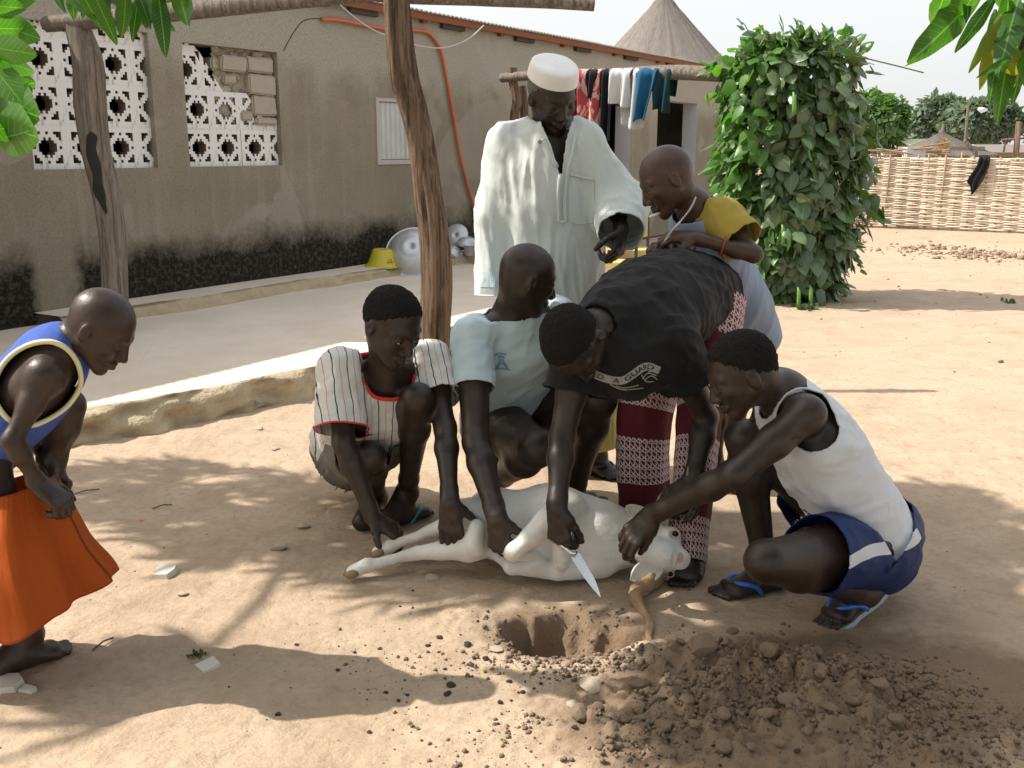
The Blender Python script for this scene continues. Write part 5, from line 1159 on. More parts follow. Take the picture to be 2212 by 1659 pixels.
# metal chairs with yellow cloth, behind the old man
def chair(u, v, Y, label, sgn=1):
    g = P(u, v, Y); root = empty('metal_chair', (g.x, g.y, 0), label, 'chair'); mt = plain('dark_steel_tube', (.03, .03, .035), (.06, .06, .065), 6, .5, .1) if 'tube' not in M else M['tube']; M['tube'] = mt
    b_ = MB(); b_.tube(crom([(-.2, .2, .42), (-.2, .22, .82), (-.17, .23, .86), (.17, .23, .86), (.2, .22, .82), (.2, .2, .42)], 26), .013, 8); b_.build('back_frame', mt, root, True)
    for x in (-.2, .2):
        for y in (-.2, .2): b_ = MB(); b_.tube([(x*1.15, y*1.1, 0), (x, y, .45)], .012, 8); b_.build('leg', mt, root, True)
    b_ = MB(); b_.box((-.22, -.22, .43), (.22, .22, .46)); b_.build('seat', M['zinc'], root)
    b_ = MB(); b_.box((-.19, .19, .60), (.19, .215, .80)); b_.build('backrest', M['cloth_y'], root); b_ = MB(); b_.box((-.2, -.1, .462), (.17, .18, .52)); b_.build('cushion', M['cloth_y'], root); return root
M['cloth_y'] = cloth_mat('ochre_yellow_cloth', (.50, .36, .12), (.60, .46, .18))
ch_ = chair(1372, 560, 8.0, 'metal tube chair with ochre cloth standing behind the old man\'s arm'); ch_.rotation_euler[2] = .3; ch_.location.z = .05; ch_.scale = (1, 1, 1)
ch2 = chair(1306, 590, 7.6, 'second metal chair half hidden between the old man and the bent back'); ch2.rotation_euler[2] = -.3
# ------------------------------------------------------------------ people
def frame(F, U):
    F = Vector(F).normalized(); U = Vector(U); U = (U-F*U.dot(F)).normalized(); return F, U, F.cross(U)   # R = person's right
def head_sdf(s, c, F, U, h, neckb, nr=.055, lips=1.0, jaw=1.0):
    F, U, Rr = frame(F, U); c = Vector(c)
    def L(f, u, r): return c+(F*f+U*u+Rr*r)*h
    fr = (F, U, Rr)
    s.ell(L(-.055, .135, 0), *fr, (.405*h, .365*h, .335*h), .01)
    s.ell(L(.06, -.05, 0), *fr, (.335*h, .36*h, .285*h), .05*h)
    s.econe(L(.10, -.12, 0), L(.225, -.37, 0), Rr, (.25*h*jaw, .20*h), (.125*h*jaw, .115*h), .07*h)
    for q in (-1, 1):
        s.cone(L(-.02, -.17, .225*q), L(.22, -.385, .075*q), .075*h, .065*h, .06*h)
        s.ball(L(.265, -.06, .17*q), .078*h, .07*h)                                  # cheek
        s.cone(L(.325, .105, .06*q), L(.265, .10, .20*q), .05*h, .045*h, .05*h)      # brow
        s.ball(L(.365, .012, .145*q), .052*h, .05*h, neg=True)                       # eye socket
        s.ball(L(.285, .018, .145*q), .073*h, .012*h)                                # lid ball
        s.cone(L(.372, -.005, .105*q), L(.345, -.012, .19*q), .010*h, .008*h, .006*h, neg=True)   # lid slit
        s.ell(L(-.045, -.02, .335*q), F, U, Rr, (.072*h, .125*h, .038*h), .02*h)     # ear
        s.ell(L(-.03, .0, .378*q), F, U, Rr, (.040*h, .075*h, .030*h), .015*h, neg=True)
        s.ball(L(.395, -.155, .062*q), .042*h, .02*h)                                # nostril wing
        s.cone(L(.375, -.252, .0), L(.335, -.262, .105*q), .034*h*lips, .018*h, .015*h)
        s.cone(L(.370, -.305, .0), L(.330, -.292, .09*q), .042*h*lips, .020*h, .015*h)
        s.ball(L(.43, -.185, .035*q), .013*h, .008*h, neg=True)
    s.cone(L(.335, .07, 0), L(.435, -.135, 0), .036*h, .050*h, .03*h)                # nose
    s.cone(L(.41, -.278, -.10), L(.41, -.278, .10), .009*h, .009*h, .008*h, neg=True) # mouth line
    s.ball(L(.265, -.42, 0), .085*h, .05*h)                                          # chin
    nb = Vector(neckb)
    s.cone(L(-.13, -.14, 0), nb, nr, nr*1.12, .035)
    return L, fr
def hand_sdf(s, wr, d, n, th, L=.185, curl=(.35, .5, .4), tcurl=.35, spread=.07, k=.010, per=None, tout=.66):
    """wr wrist, d wrist->knuckles, n palm-facing direction, th direction of the thumb side"""
    wr = Vector(wr); d = Vector(d).normalized(); n = Vector(n); n = (n-d*n.dot(d)).normalized(); t = d.cross(n)
    if t.dot(Vector(th)) < 0: t = -t
    m = L/.185
    s.econe(wr-d*.01*m, wr+d*.03*m, t, (.027*m, .020*m), (.032*m, .017*m), .02)
    tips = []
    specs = [(.030, .088, .92), (.0105, .094, 1.0), (-.0095, .090, .94), (-.028, .080, .76)]
    for i, (o, kx, sc) in enumerate(specs):
        kn = wr+(d*kx+t*o)*m-n*.002
        s.cone(wr+(d*.022+t*o*.6)*m, kn, .0135*m, .0118*m, .012)
        dirv = (d+t*(o/.03)*spread).normalized(); axis = n.cross(dirv).normalized()
        cc = per[i] if per else curl
        a = 0; p = kn
        for j, (ln, r0, r1) in enumerate(((.046, .0108, .0096), (.029, .0096, .0088), (.024, .0088, .0072))):
            a += cc[j]
            dv = (dirv*math.cos(a)+n*math.sin(a)).normalized()
            q = p+dv*ln*sc*m; s.cone(p, q, r0*m, r1*m, .0035); p = q
        tips.append(p)
    s.ball(wr+(d*.045+t*.004)*m+n*.006*m, .022*m, .02)
    tb = wr+(d*.018+t*.026)*m+n*.004; a0 = (d*(.62+(.66-tout)*.8)+t*tout+n*.35).normalized(); p = tb
    s.cone(wr+(d*.01+t*.012)*m, tb+a0*.02, .018*m, .017*m, .012)
    for j, (ln, r0, r1) in enumerate(((.046, .0150, .0118), (.034, .0118, .0108), (.027, .0108, .0085))):
        dv = (a0*math.cos(tcurl*j)+(n*.6+d*.55-t*.35).normalized()*math.sin(tcurl*j)).normalized()
        q = p+dv*ln*m; s.cone(p, q, r0*m, r1*m, .006); p = q
    tips.append(p)
    return tips
def foot_sdf(s, an, toe, L=.25, up=(0, 0, 1), toes_out=0):
    """an ankle joint, toe = point under the ball of the toes; sole faces -up"""
    an = Vector(an); up = Vector(up).normalized(); f = Vector(toe)-an; f = (f-up*f.dot(up)).normalized(); sd = f.cross(up)
    m = L/.25; base = Vector(toe)-up*0  # toe point at sole level
    sole = lambda x, y, z: base+f*(x*m)+sd*(y*m)+up*(z*m)
    s.cone(an, sole(-.185, 0, .034), .034*m, .032*m, .03)
    s.cone(an-up*.0, sole(-.12, .0, .045), .036*m, .036*m, .03)
    s.econe(sole(-.17, 0, .028), sole(-.015, 0, .021), sd, (.029*m, .027*m), (.043*m, .019*m), .03)
    s.econe(sole(-.12, .008, .05), sole(-.02, 0, .024), sd, (.028*m, .024*m), (.036*m, .016*m), .03)
    for i, (y, r, l) in enumerate(((.029, .0130, .045), (.010, .0098, .048), (-.006, .0092, .042), (-.020, .0088, .036), (-.033, .0085, .028))):
        y = y*(1 if toes_out >= 0 else -1)
        s.cone(sole(-.005, y, .017), sole(l-.010, y*1.08, .012), r*m, r*.95*m, .004)
    return f, sd, base
def limb(s, a, b, c, ra, rm, rb, rc, rd, bulge=.3, k=.02):
    """a shoulder/hip, b elbow/knee, c wrist/ankle"""
    a, b, c = Vector(a), Vector(b), Vector(c)
    s.cone(a, mid(a, b, .45), ra, rm, k); s.cone(mid(a, b, .45), b, rm, rb, k)
    s.cone(b, mid(b, c, bulge), rb, rc, k); s.cone(mid(b, c, bulge), mid(b, c, .85), rc, rd*1.05, k); s.cone(mid(b, c, .85), c, rd*1.05, rd, k)
def torso(s, J, w=.165, dep=.11, waist=.13, hipw=.15, k=.04, off=0.0, chest_side=None, hip_side=None):
    ns, ch, pv = Vector(J['neck']), Vector(J['chest']), Vector(J['pelvis'])
    cs = Vector(chest_side) if chest_side is not None else (Vector(J['rsho'])-Vector(J['lsho']))
    hs = Vector(hip_side) if hip_side is not None else (Vector(J['rhip'])-Vector(J['lhip']))
    wa = mid(ch, pv, .6) if 'waist' not in J else Vector(J['waist'])
    s.econe(ch, mid(ch, wa, .5), cs, (w+off, dep+off), (w*.93+off, dep*.98+off), k)
    s.econe(mid(ch, wa, .5), wa, cs, (w*.9+off, dep*.95+off), (waist+off, dep*.85+off), k)
    s.econe(wa, pv, hs, (waist+off, dep*.85+off), (hipw+off, dep+off), k)
    s.cone(mid(ns, ch, .35)+cs.normalized()*.0, J['rsho'], dep*.62+off, .052+off, k); s.cone(mid(ns, ch, .35), J['lsho'], dep*.62+off, .052+off, k)
    s.cone(ns, ch, .062+off*.5, dep*.8+off, k)

def skin_person(name, label, J, mat, head, hands=(), feet=(), sc=1.0, arm=1.0, leg=1.0, legs=True, tw=.16, td=.105, waist=.125, hipw=.145, vox=.008, loc=None, extra=None):
    root = empty(name, loc if loc is not None else (J['pelvis'].x, J['pelvis'].y, 0), label, 'person')
    s = SDF()
    torso(s, J, tw*sc, td*sc, waist*sc, hipw*sc)
    for q in 'rl':
        if q+'el' in J: limb(s, J[q+'sho'], J[q+'el'], J[q+'wr'], .050*sc*arm, .045*sc*arm, .036*sc*arm, .038*sc*arm, .025*sc*arm, .28)
        if q+'kn' in J: limb(s, J[q+'hip'], J[q+'kn'], J[q+'an'], .088*sc*leg, .075*sc*leg, .053*sc*leg, .054*sc*leg, .034*sc*leg, .3, .025)
    if extra: extra(s)
    boxes = []
    L, fr = head_sdf(s, **head); h = head['h']
    boxes.append((L(0, .02, 0), (.62*h,)*3, .0042))
    for hd in hands:
        tips = hand_sdf(s, **hd); hd['tips'] = tips
        pts = np.array([list(p) for p in tips]+[list(Vector(hd['wr']))]); c = (pts.max(0)+pts.min(0))/2; hf = (pts.max(0)-pts.min(0))/2+.035
        boxes.append((c, hf, .003))
    for ft in feet:
        f, sd, base = foot_sdf(s, **ft); m = ft.get('L', .25)/.25; c = base-f*.06*m+Vector((0, 0, .03)); boxes.append((c, (.145*m, .145*m, .065*m), .0042))
    Vv, F = extract(s, vox, boxes)
    me = mkmesh('body', Vv, F, mat); o = child_world('body', me, root)
    return root, o, L, fr, s
def hair_on(root, L, fr, h, mat=None, thick=.022, front=.30, side=.02, slope=.8, nape=-.30):
    F, U, Rr = fr; s = SDF()
    s.ell(L(-.055, .135, 0), F, U, Rr, ((.405+thick)*h, (.365+thick)*h, (.335+thick)*h), .01)
    s.ell(L(-.14, -.03, 0), F, U, Rr, ((.27+thick)*h, (.30+thick)*h, (.22+thick)*h), .05*h)
    Vv, Fc = extract(s, .0045)
    c = np.array(L(0, 0, 0)); q = (Vv-c)/h; f = q@np.array(F); u = q@np.array(U); r = q@np.array(Rr)
    line = side+slope*np.maximum(f+.02, 0)+np.where(f < -.02, (f+.02)*.85, 0)+.0
    line = np.minimum(line, front+.05*np.cos(r*9)); line = np.maximum(line, nape)
    jit = (fbm(Vv*70, 3, 3)-.5)*.10
    val = u-line+jit
    keep = val[Fc].max(1) > 0; Fc = Fc[keep]
    # thin the edge down to the scalp so it fades in
    edge = np.clip(val/.16, -1, 1); inn = c+np.array(F)*(-.055*h)+np.array(U)*(.135*h)
    d = Vv-inn; ln = np.linalg.norm(d, axis=1, keepdims=True)
    Vv = Vv-d/ln*((1-np.clip(edge, 0, 1))*(thick+.02)*h)[:, None]
    used = np.unique(Fc); mp = np.full(len(Vv), -1); mp[used] = np.arange(len(used)); Vv = Vv[used]; Fc = mp[Fc]
    Vv = Vv+vnormals(Vv, Fc)*((fbm(Vv*230, 2, 5)-.5)*.008)[:, None]
    return child_world('hair', mkmesh('hair', Vv, Fc, mat or M['hair']), root)
def eyes_on(root, L, fr, h, look=(1, -.35, 0)):
    F, U, Rr = fr
    for q in (-1, 1):
        b = MB(); c = L(.290, .008, .145*q)
        bm = bmesh.new(); bmesh.ops.create_uvsphere(bm, u_segments=14, v_segments=10, radius=.0655*h)
        d = (F*look[0]+U*look[1]+Rr*look[2]).normalized()
        me = bpy.data.meshes.new('eye'); 
        for f in bm.faces:
            f.smooth = True; cc = f.calc_center_median().normalized(); f.material_index = 1 if cc.dot(d) > .80 else 0
        bm.to_mesh(me); bm.free(); me.materials.append(M['eye']); me.materials.append(M['iris'])
        o = link('eye', me, root); o.location = c-Vector(root.location)
def cloth(name, root, s, mat, vox=.008, trims=(), fold=None, th=.004, pcf=None, sm=2, label=None, cut=None):
    Vv, F = extract(s, vox, (), trims)
    Vv0 = Vv
    if sm: 
        # keep the open edges where they are
        Vv = smoothv(Vv, F, sm, .4)
    if fold:
        for ax, amp, fq, sd_ in fold: Vv = folds(Vv, F, ax, amp, fq, .22, sd_)
    at = {'pc': pcf(Vv)} if pcf else None
    if cut is not None:
        rm, nv = cut(Vv); F = F[~rm[F].all(1)]; Vv = np.where(rm[:, None], nv, Vv)
    o = child_world(name, mkmesh(name, Vv, F, mat, attr=at), root); solid(o, th)
    if label: o['label'] = label
    return o
def ringset(pts, r, side=None):
    """rings along a poly-line: r list of (rs, rf)"""
    out = []
    pts = [Vector(p) for p in pts]
    for i, p in enumerate(pts):
        t = (pts[min(i+1, len(pts)-1)]-pts[max(i-1, 0)]).normalized()
        s = Vector(side); s = (s-t*s.dot(t)).normalized(); f = t.cross(s); out.append((p, s, f, r[i][0], r[i][1]))
    return out
def loft_cloth(name, root, rings, mat, rows=40, segs=72, fold=None, th=.004, noise_amp=.004, seed=1, mats=None, mfun=None):
    Vv, F, PC = loft(rings, rows, segs, fold, seed)
    if noise_amp: Vv = Vv+vnormals(Vv, F)*((fbm(Vv*14, 3, seed)-.5)*2*noise_amp)[:, None]
    midx = None
    if mfun is not None: midx = mfun(PC[F].mean(1))
    o = child_world(name, mkmesh(name, Vv, F, mat, attr={'pc': PC}, mats=mats, midx=midx), root); solid(o, th); return o
def sandal(root, ft, sole, strap, name='sandal'):
    """flip-flop under a foot, a sole with a toe thong"""
    an = Vector(ft['an']); up = Vector(ft.get('up', (0, 0, 1))).normalized(); f = Vector(ft['toe'])-an; f = (f-up*f.dot(up)).normalized(); sd = f.cross(up)
    m = ft.get('L', .25)/.25; base = Vector(ft['toe'])
    out = []
    for k in range(28):
        a = 2*math.pi*k/28; x = math.cos(a); y = math.sin(a)
        wd = .047 if x > 0 else .040
        xx = -.072+x*.142; wd = wd*(1-.12*math.exp(-((xx+.09)/.05)**2))
        out.append(base+f*xx*m+sd*y*wd*m)
    b = MB(); n = len(out)
    b.add([p-up*.013 for p in out]+[p+up*.001 for p in out], [tuple(range(n-1, -1, -1)), tuple(n+i for i in range(n))]+[(i, (i+1) % n, n+(i+1) % n, n+i) for i in range(n)])
    o = b.build(name, sole, root, False, True)
    so_ = MB(); pt = base+f*.005*m+sd*.018*m*(1 if ft.get('toes_out', 0) >= 0 else -1)
    for q in (-1, 1):
        pa = base-f*.10*m+sd*.040*q*m+up*.004
        pts = crom([list(pt+up*.004), list(pt-f*.012*m+up*.030*m), list(base-f*.035*m+sd*.033*q*m+up*.047*m), list(base-f*.075*m+sd*.044*q*m+up*.035*m), list(pa)], 12)
        so_.tube(pts, [.0045]+[.0075]*10+[.006], 8)
    st = so_.build('strap', strap, o, True)
    return o
def JP(**k): return {a: P(*b) for a, b in k.items()}
def tee(root, J, mat, name='shirt', off=.014, sc=1.0, tw=.16, td=.105, waist=.13, hipw=.145, sl=(.5, .5), slr=(.066, .078), hem=0.0, neckr=.11, neckt=.0, fold=None, extra=None, pcf=None, vox=.008, trims=None, sleeves=True, shr=.0, neckn=None, th=.004):
    s = SDF(); torso(s, J, tw*sc, td*sc, waist*sc, hipw*sc, .05, off)
    ns, ch, pv = Vector(J['neck']), Vector(J['chest']), Vector(J['pelvis'])
    tr = []
    if sleeves:
        for i, q in enumerate('rl'):
            a, b = J[q+'sho'], J[q+'el']; e = mid(a, b, sl[i]); d = (b-a).normalized()
            s.cone(a, e+d*.02, (slr[0]+shr)*sc, slr[1]*sc, .03); tr.append((e, d, .13*sc))
    hd = (pv-ch).normalized(); s.econe(mid(ch, pv, .6), pv+hd*(hem+.03), Vector(J['rhip'])-Vector(J['lhip']), (waist*sc+off, td*.9*sc+off), (hipw*sc+off*1.6, td*1.05*sc+off*1.6), .05)
    tr.append((pv+hd*hem, hd, .32*sc))
    nd = Vector(neckn) if neckn is not None else (ns-ch).normalized(); tr.append((ns+nd*neckt, nd, neckr*sc))
    if extra: extra(s)
    return cloth(name, root, s, mat, vox, tr+(trims or []), fold, th, pcf)
def shorts(root, J, mat, name='shorts', pcf=None, frac=(.7, .7), r0=.105, r1=(.085, .085), hipw=.15, dep=.115, fold=None, top=.06, sc=1.0, extra=None, vox=.008, trims=None):
    s = SDF(); pv = Vector(J['pelvis']); up = (Vector(J['chest'])-pv).normalized(); hs = Vector(J['rhip'])-Vector(J['lhip'])
    s.econe(pv-up*.03, pv+up*(top+.04), hs, (hipw*sc, dep*sc), (hipw*sc*.93, dep*sc*.95), .05); tr = [(pv+up*top, up, .25)]
    for i, q in enumerate('rl'):
        a, b = J[q+'hip'], J[q+'kn']; e = mid(a, b, frac[i]); d = (b-a).normalized()
        s.cone(a, e+d*.03, r0*sc, r1[i]*sc, .04); tr.append((e, d, .16*sc))
    if extra: extra(s)
    return cloth(name, root, s, mat, vox, tr+(trims or []), fold, .004, pcf)
def strip(name, pts, wd, nrm, mat, root, th=.002):
    """a flat ribbon along pts, nrm a function p->normal"""
    A = [Vector(p) for p in pts]; vs = []; fs = []
    for i, p in enumerate(A):
        t = (A[min(i+1, len(A)-1)]-A[max(i-1, 0)]).normalized(); n = Vector(nrm(p) if callable(nrm) else nrm); sd = t.cross(n).normalized()
        vs += [p-sd*wd/2, p+sd*wd/2]
        if i: fs.append((2*i-2, 2*i-1, 2*i+1, 2*i))
    o = child_world(name, mkmesh(name, vs, fs, mat), root); solid(o, th, 0); return o
def bvh_of(o):
    me = o.data; off = Vector(o.location)+Vector(o.parent.location if o.parent else (0, 0, 0))
    return BVHTree.FromPolygons([v.co+off for v in me.vertices], [tuple(p.vertices) for p in me.polygons])
def seam(name, root, shirt, path, r, mat, off=.002, n=40, closed=False):
    """a piped trim along the surface of a garment: points are pulled onto it"""
    t = bvh_of(shirt); pts = []
    for q in crom([list(p) for p in path], n):
        loc, nr, _, _ = t.find_nearest(Vector(q)); pts.append(loc+nr*off*(1 if nr.dot(Vector(q)-loc) >= 0 else -1)*0+nr*off)
    b = MB(); b.tube(pts, r, 8); return b.build(name, mat, root, True, True)
def opening_loop(o, centre, rad, n=60, sph=None):
    """vertices on the open edge of a garment near a centre, ordered round it (world)"""
    me = o.data; off = Vector(o.location)+Vector(o.parent.location)
    cnt = {}
    for p in me.polygons:
        for e in p.edge_keys: cnt[e] = cnt.get(e, 0)+1
    vs = {i for e, c in cnt.items() if c == 1 for i in e}
    pts = [me.vertices[i].co+off for i in vs]; pts = [p for p in pts if (p-Vector(centre)).length < rad]
    if sph: pts = [p for p in pts if any(abs((p-Vector(c)).length-r_) < .006 for c, r_ in sph)]
    if len(pts) < 6: return None
    c = sum(pts, Vector())/len(pts)
    A = np.array([list(p-c) for p in pts]); _, _, Vt = np.linalg.svd(A, full_matrices=False)
    a = np.arctan2(A@Vt[1], A@Vt[0]); q = np.argsort(a); a = a[q]; A = A[q]+np.array(list(c))
    out = []
    for t in np.linspace(-math.pi, math.pi, n, endpoint=False):
        wgt = np.exp(-((np.angle(np.exp(1j*(a-t))))/.14)**2)
        if wgt.sum() < .2: wgt = np.exp(-((np.angle(np.exp(1j*(a-t))))/.5)**2)
        if wgt.sum() > .02: out.append(Vector((A*wgt[:, None]).sum(0)/max(wgt.sum(), 1e-9)))
    out.append(out[0].copy()); return out if len(out) > 12 else None
def hem_tape(name, root, o, centre, rad, r, mat, sph=None):
    lp = opening_loop(o, centre, rad, 60, sph)
    if lp is None: return
    b = MB(); b.tube(lp, r, 8, False); return b.build(name, mat, root, True, True)

# ---- 1. boy stepping in from the left -------------------------------------------------------------
J = JP(neck=(130, 755, 2.42), chest=(82, 822, 2.43), pelvis=(-38, 965, 2.46),
       rsho=(100, 812, 2.34), rel=(26, 952, 2.27), rwr=(84, 1046, 2.32), lsho=(118, 792, 2.53), lel=(66, 925, 2.60), lwr=(103, 1000, 2.49),
       rhip=(-38, 985, 2.38), rkn=(-2, 1185, 2.36), ran=(62, 1370, 2.44), lhip=(-22, 955, 2.54), lkn=(146, 876, 2.50), lan=(112, 1015, 2.50))
hd = dict(c=P(218, 712, 2.42), F=(.78, -.04, -.62), U=(.62, 0, .78), h=.2, neckb=J['neck']+V(-.012, 0, -.01), nr=.040, jaw=.9)
ft = dict(an=J['ran'], toe=G(128, 1412), L=.215, toes_out=-1)
root, body, L, fr, _ = skin_person('person', 'boy in blue sleeveless top on one bare foot pulling up a long orange skirt', J, SK['brown'], hd,
    hands=[dict(wr=J['rwr'], d=(.72, -.05, -.62), n=(-.55, .35, -.7), th=(0, .9, .3), L=.15, curl=(.9, 1.3, .8)),
           dict(wr=J['lwr'], d=(.5, .1, -.75), n=(-.5, -.5, -.5), th=(.2, -.9, 0), L=.15, curl=(.9, 1.2, .8))],
    feet=[ft], sc=.78, arm=.78, leg=.98, tw=.155, td=.10, vox=.0075)
eyes_on(root, L, fr, .2)
s = SDF(); torso(s, J, .165*.78, .105*.78, .13*.78, .15*.78, .05, .010)
rs, ls = J['rsho'], J['lsho']; sdv = (rs-ls).normalized(); nd = (J['neck']-J['chest']).normalized()
top = cloth('sleeveless_top', root, s, M['blue_vest'], .007, [(rs+sdv*.02-nd*.035, None, .100), (rs+sdv*.05-nd*.01, None, .10), (ls-sdv*.018-nd*.01, None, .078), (J['neck']-nd*.012, nd, .075), (J['pelvis'], (J['pelvis']-J['chest']), .3)], [((.5, .2, .8), .004, 14, 3)])
for c_, r_, sp_ in ((rs+sdv*.035-nd*.022, .2, ((rs+sdv*.02-nd*.035, .100), (rs+sdv*.05-nd*.01, .10))), (ls-sdv*.018-nd*.01, .10, None), (J['neck']-nd*.012, .085, None)): hem_tape('trim', root, top, c_, r_, .0065, M['yellow_trim'], sp_)
wc, hc = P(22, 1062, 2.42), P(72, 1322, 2.40)
ax = (hc-wc).normalized()
def fold1(t, th): return (.045+.17*t)*(np.sin(5*th+.6+t*.8)*.6+np.sin(11*th+1.9+t)*.38+np.sin(3*th-.9)*.5)
rg = [(P(30, 1048, 2.42), V(.97, 0, .22), V(0, 1, 0), .098, .10), (P(28, 1090, 2.42), V(.96, 0, .1), V(0, 1, 0), .125, .12), (P(40, 1180, 2.42), V(.95, 0, .02), V(0, 1, 0), .165, .16),
      (P(62, 1260, 2.42), V(.96, 0, .16), V(0, 1, 0), .195, .19), (P(74, 1310, 2.41), V(.95, 0, .32), V(0, 1, 0), .208, .20)]
sk = loft_cloth('orange_skirt', root, rg, M['orange'], 46, 110, fold1, .003, .004, 4, [M['orange'], M['orange_hem']], lambda c: ((c[:, 2] > .955) | (c[:, 2] < .05)).astype(int))

# ---- 2. squatting man in the pinstriped shirt --------------------------------------------------------
J = JP(neck=(838, 800, 3.30), chest=(828, 880, 3.38), pelvis=(757, 968, 3.76), rsho=(740, 802, 3.28), rel=(742, 955, 3.16), rwr=(806, 1118, 3.12),
       lsho=(928, 785, 3.36), lel=(962, 925, 3.20), lwr=(972, 1085, 2.99), rhip=(742, 972, 3.70), rkn=(800, 988, 3.20), ran=(812, 1072, 3.54),
       lhip=(805, 962, 3.72), lkn=(903, 862, 3.20), lan=(880, 1062, 3.50))
hd = dict(c=P(847, 705, 3.18), F=(.66, -.58, -.47), U=(.30, -.20, .92), h=.25, neckb=J['neck']+V(0, 0, -.02), nr=.052)
fts = [dict(an=J['ran'], toe=G(822, 1108), L=.25), dict(an=J['lan'], toe=G(912, 1112), L=.25, toes_out=-1)]
root, body, L, fr, _ = skin_person('person', 'squatting man in white pinstriped shirt with red collar, gripping the hind legs of the goat', J, SK['deep'], hd,
    hands=[dict(wr=J['rwr'], d=(.80, -.05, -.52), n=(-.25, .25, -.9), th=(.1, -.9, .1), L=.18, curl=(.55, .9, .6)),
           dict(wr=J['lwr'], d=(.02, -.10, -1), n=(.1, .9, -.1), th=(.9, 0, 0), L=.19, curl=(.25, .35, .3), tcurl=.2)],
    feet=fts, tw=.165, leg=.95)
hair_on(root, L, fr, .25); eyes_on(root, L, fr, .25, (1, .1, -.3))
cs = (J['lsho']-J['rsho']).normalized(); cc = J['chest']
def pcf(Vv, cs=cs, cc=cc):
    q = (Vv-np.array(cc))@np.array(cs); return np.stack([q+.12*np.clip(-.13-q, 0, 1), Vv[:, 2], Vv[:, 1]], 1)
fdir = (cs.cross(V(0, 0, 1))).normalized()
if fdir.y > 0: fdir = -fdir
shirt = tee(root, J, M['striped'], off=.020, sl=(.82, .55), slr=(.078, .092), hem=-.10, neckr=.115, neckt=-.008, neckn=(J['neck']-J['chest']).normalized()+fdir*.42, pcf=pcf, tw=.17, fold=[((.3, 0, 1), .009, 10, 2), ((1, 0, .5), .004, 20, 6)])
hem_tape('collar', root, shirt, J['neck'], .13, .007, M['red_tape']); hem_tape('cuff', root, shirt, mid(J['rsho'], J['rel'], .82), .13, .003, M['red_tape'])
shorts(root, J, M['khaki'], frac=(.80, .62), r0=.115, r1=(.098, .105), fold=[((1, 0, 0), .010, 11, 4)])
for f_ in fts: sandal(root, f_, M['sandal_sole'], M['sandal_green'])

# ---- 3. kneeling man in the light blue T-shirt ---------------------------------------------------------
J = JP(neck=(1112, 668, 3.46), chest=(1112, 760, 3.50), pelvis=(1090, 905, 3.74), rsho=(1020, 728, 3.38), rel=(1028, 955, 3.14), rwr=(1074, 1120, 2.90),
       lsho=(1200, 684, 3.52), lel=(1215, 835, 3.62), lwr=(1262, 775, 3.56), rhip=(1062, 912, 3.68), rkn=(1158, 968, 3.22), ran=(1075, 1035, 3.62),
       lhip=(1135, 905, 3.74), lkn=(1292, 862, 3.46), lan=(1242, 1042, 3.66))
hd = dict(c=P(1141, 603, 3.40), F=(.90, .30, -.30), U=(.26, .05, .96), h=.24, neckb=J['neck']+V(0, 0, -.02), nr=.060)
fts = [dict(an=J['lan'], toe=G(1290, 1092), L=.255, toes_out=-1)]
root, body, L, fr, _ = skin_person('person', 'kneeling man in light blue T-shirt with short taupe shorts, head turned away to the right', J, SK['deep'], hd,
    hands=[dict(wr=J['rwr'], d=(.10, -.15, -.95), n=(.35, .8, -.2), th=(.9, 0, 0), L=.19, curl=(.9, 1.2, .8), tcurl=.6),
           dict(wr=J['lwr'], d=(.6, -.5, -.3), n=(0, 0, -1), th=(-.5, -.6, 0), L=.18)],
    feet=fts, tw=.175, td=.115, arm=1.2, leg=1.22, waist=.14)
eyes_on(root, L, fr, .24)
cs = (J['rsho']-J['lsho']).normalized()
shirt = tee(root, J, M['lightblue'], off=.008, sl=(.50, .45), slr=(.070, .069), hem=-.03, neckr=.13, neckt=-.006, tw=.18, td=.118, waist=.145, hipw=.15, fold=[((.5, 0, 1), .007, 9, 5), ((1, 0, .3), .004, 15, 8)])
shorts(root, J, M['taupe'], frac=(.36, .3), r0=.125, r1=(.118, .11), hipw=.158, fold=[((1, 0, 0), .006, 11, 4)])
LB_shirt = shirt; LB_root = root; LB_J = J

# ---- 4. man in the black T-shirt bent over the animal -------------------------------------------------
J = JP(neck=(1303, 708, 3.00), chest=(1380, 682, 3.14), waist=(1448, 630, 3.36), pelvis=(1500, 645, 3.52), rsho=(1252, 765, 3.00), rel=(1214, 945, 2.93), rwr=(1203, 1100, 2.80),
       lsho=(1452, 742, 3.00), lel=(1525, 900, 3.08), lwr=(1497, 1040, 3.00), rhip=(1468, 680, 3.58), rkn=(1384, 900, 3.44), ran=(1394, 1085, 3.40),
       lhip=(1535, 680, 3.46), lkn=(1506, 950, 3.18), lan=(1486, 1215, 2.99))
hd = dict(c=P(1246, 742, 2.90), F=(.10, -.33, -.93), U=(-.60, -.72, .20), h=.245, neckb=J['neck'], nr=.058)
fts = [dict(an=J['lan'], toe=G(1476, 1262), L=.25), dict(an=J['ran'], toe=G(1385, 1160), L=.25)]
KN = dict(wr=J['rwr'], d=(.10, -.12, -1), n=(.55, .75, -.1), th=(.8, -.5, 0), L=.19, curl=(.85, 1.25, .75), tcurl=.55, tout=.35)
HN = dict(wr=J['lwr'], d=(-.75, -.25, -.45), n=(-.3, .3, -.85), th=(.1, -.8, .3), L=.18, curl=(.8, 1.1, .7), tcurl=.5)
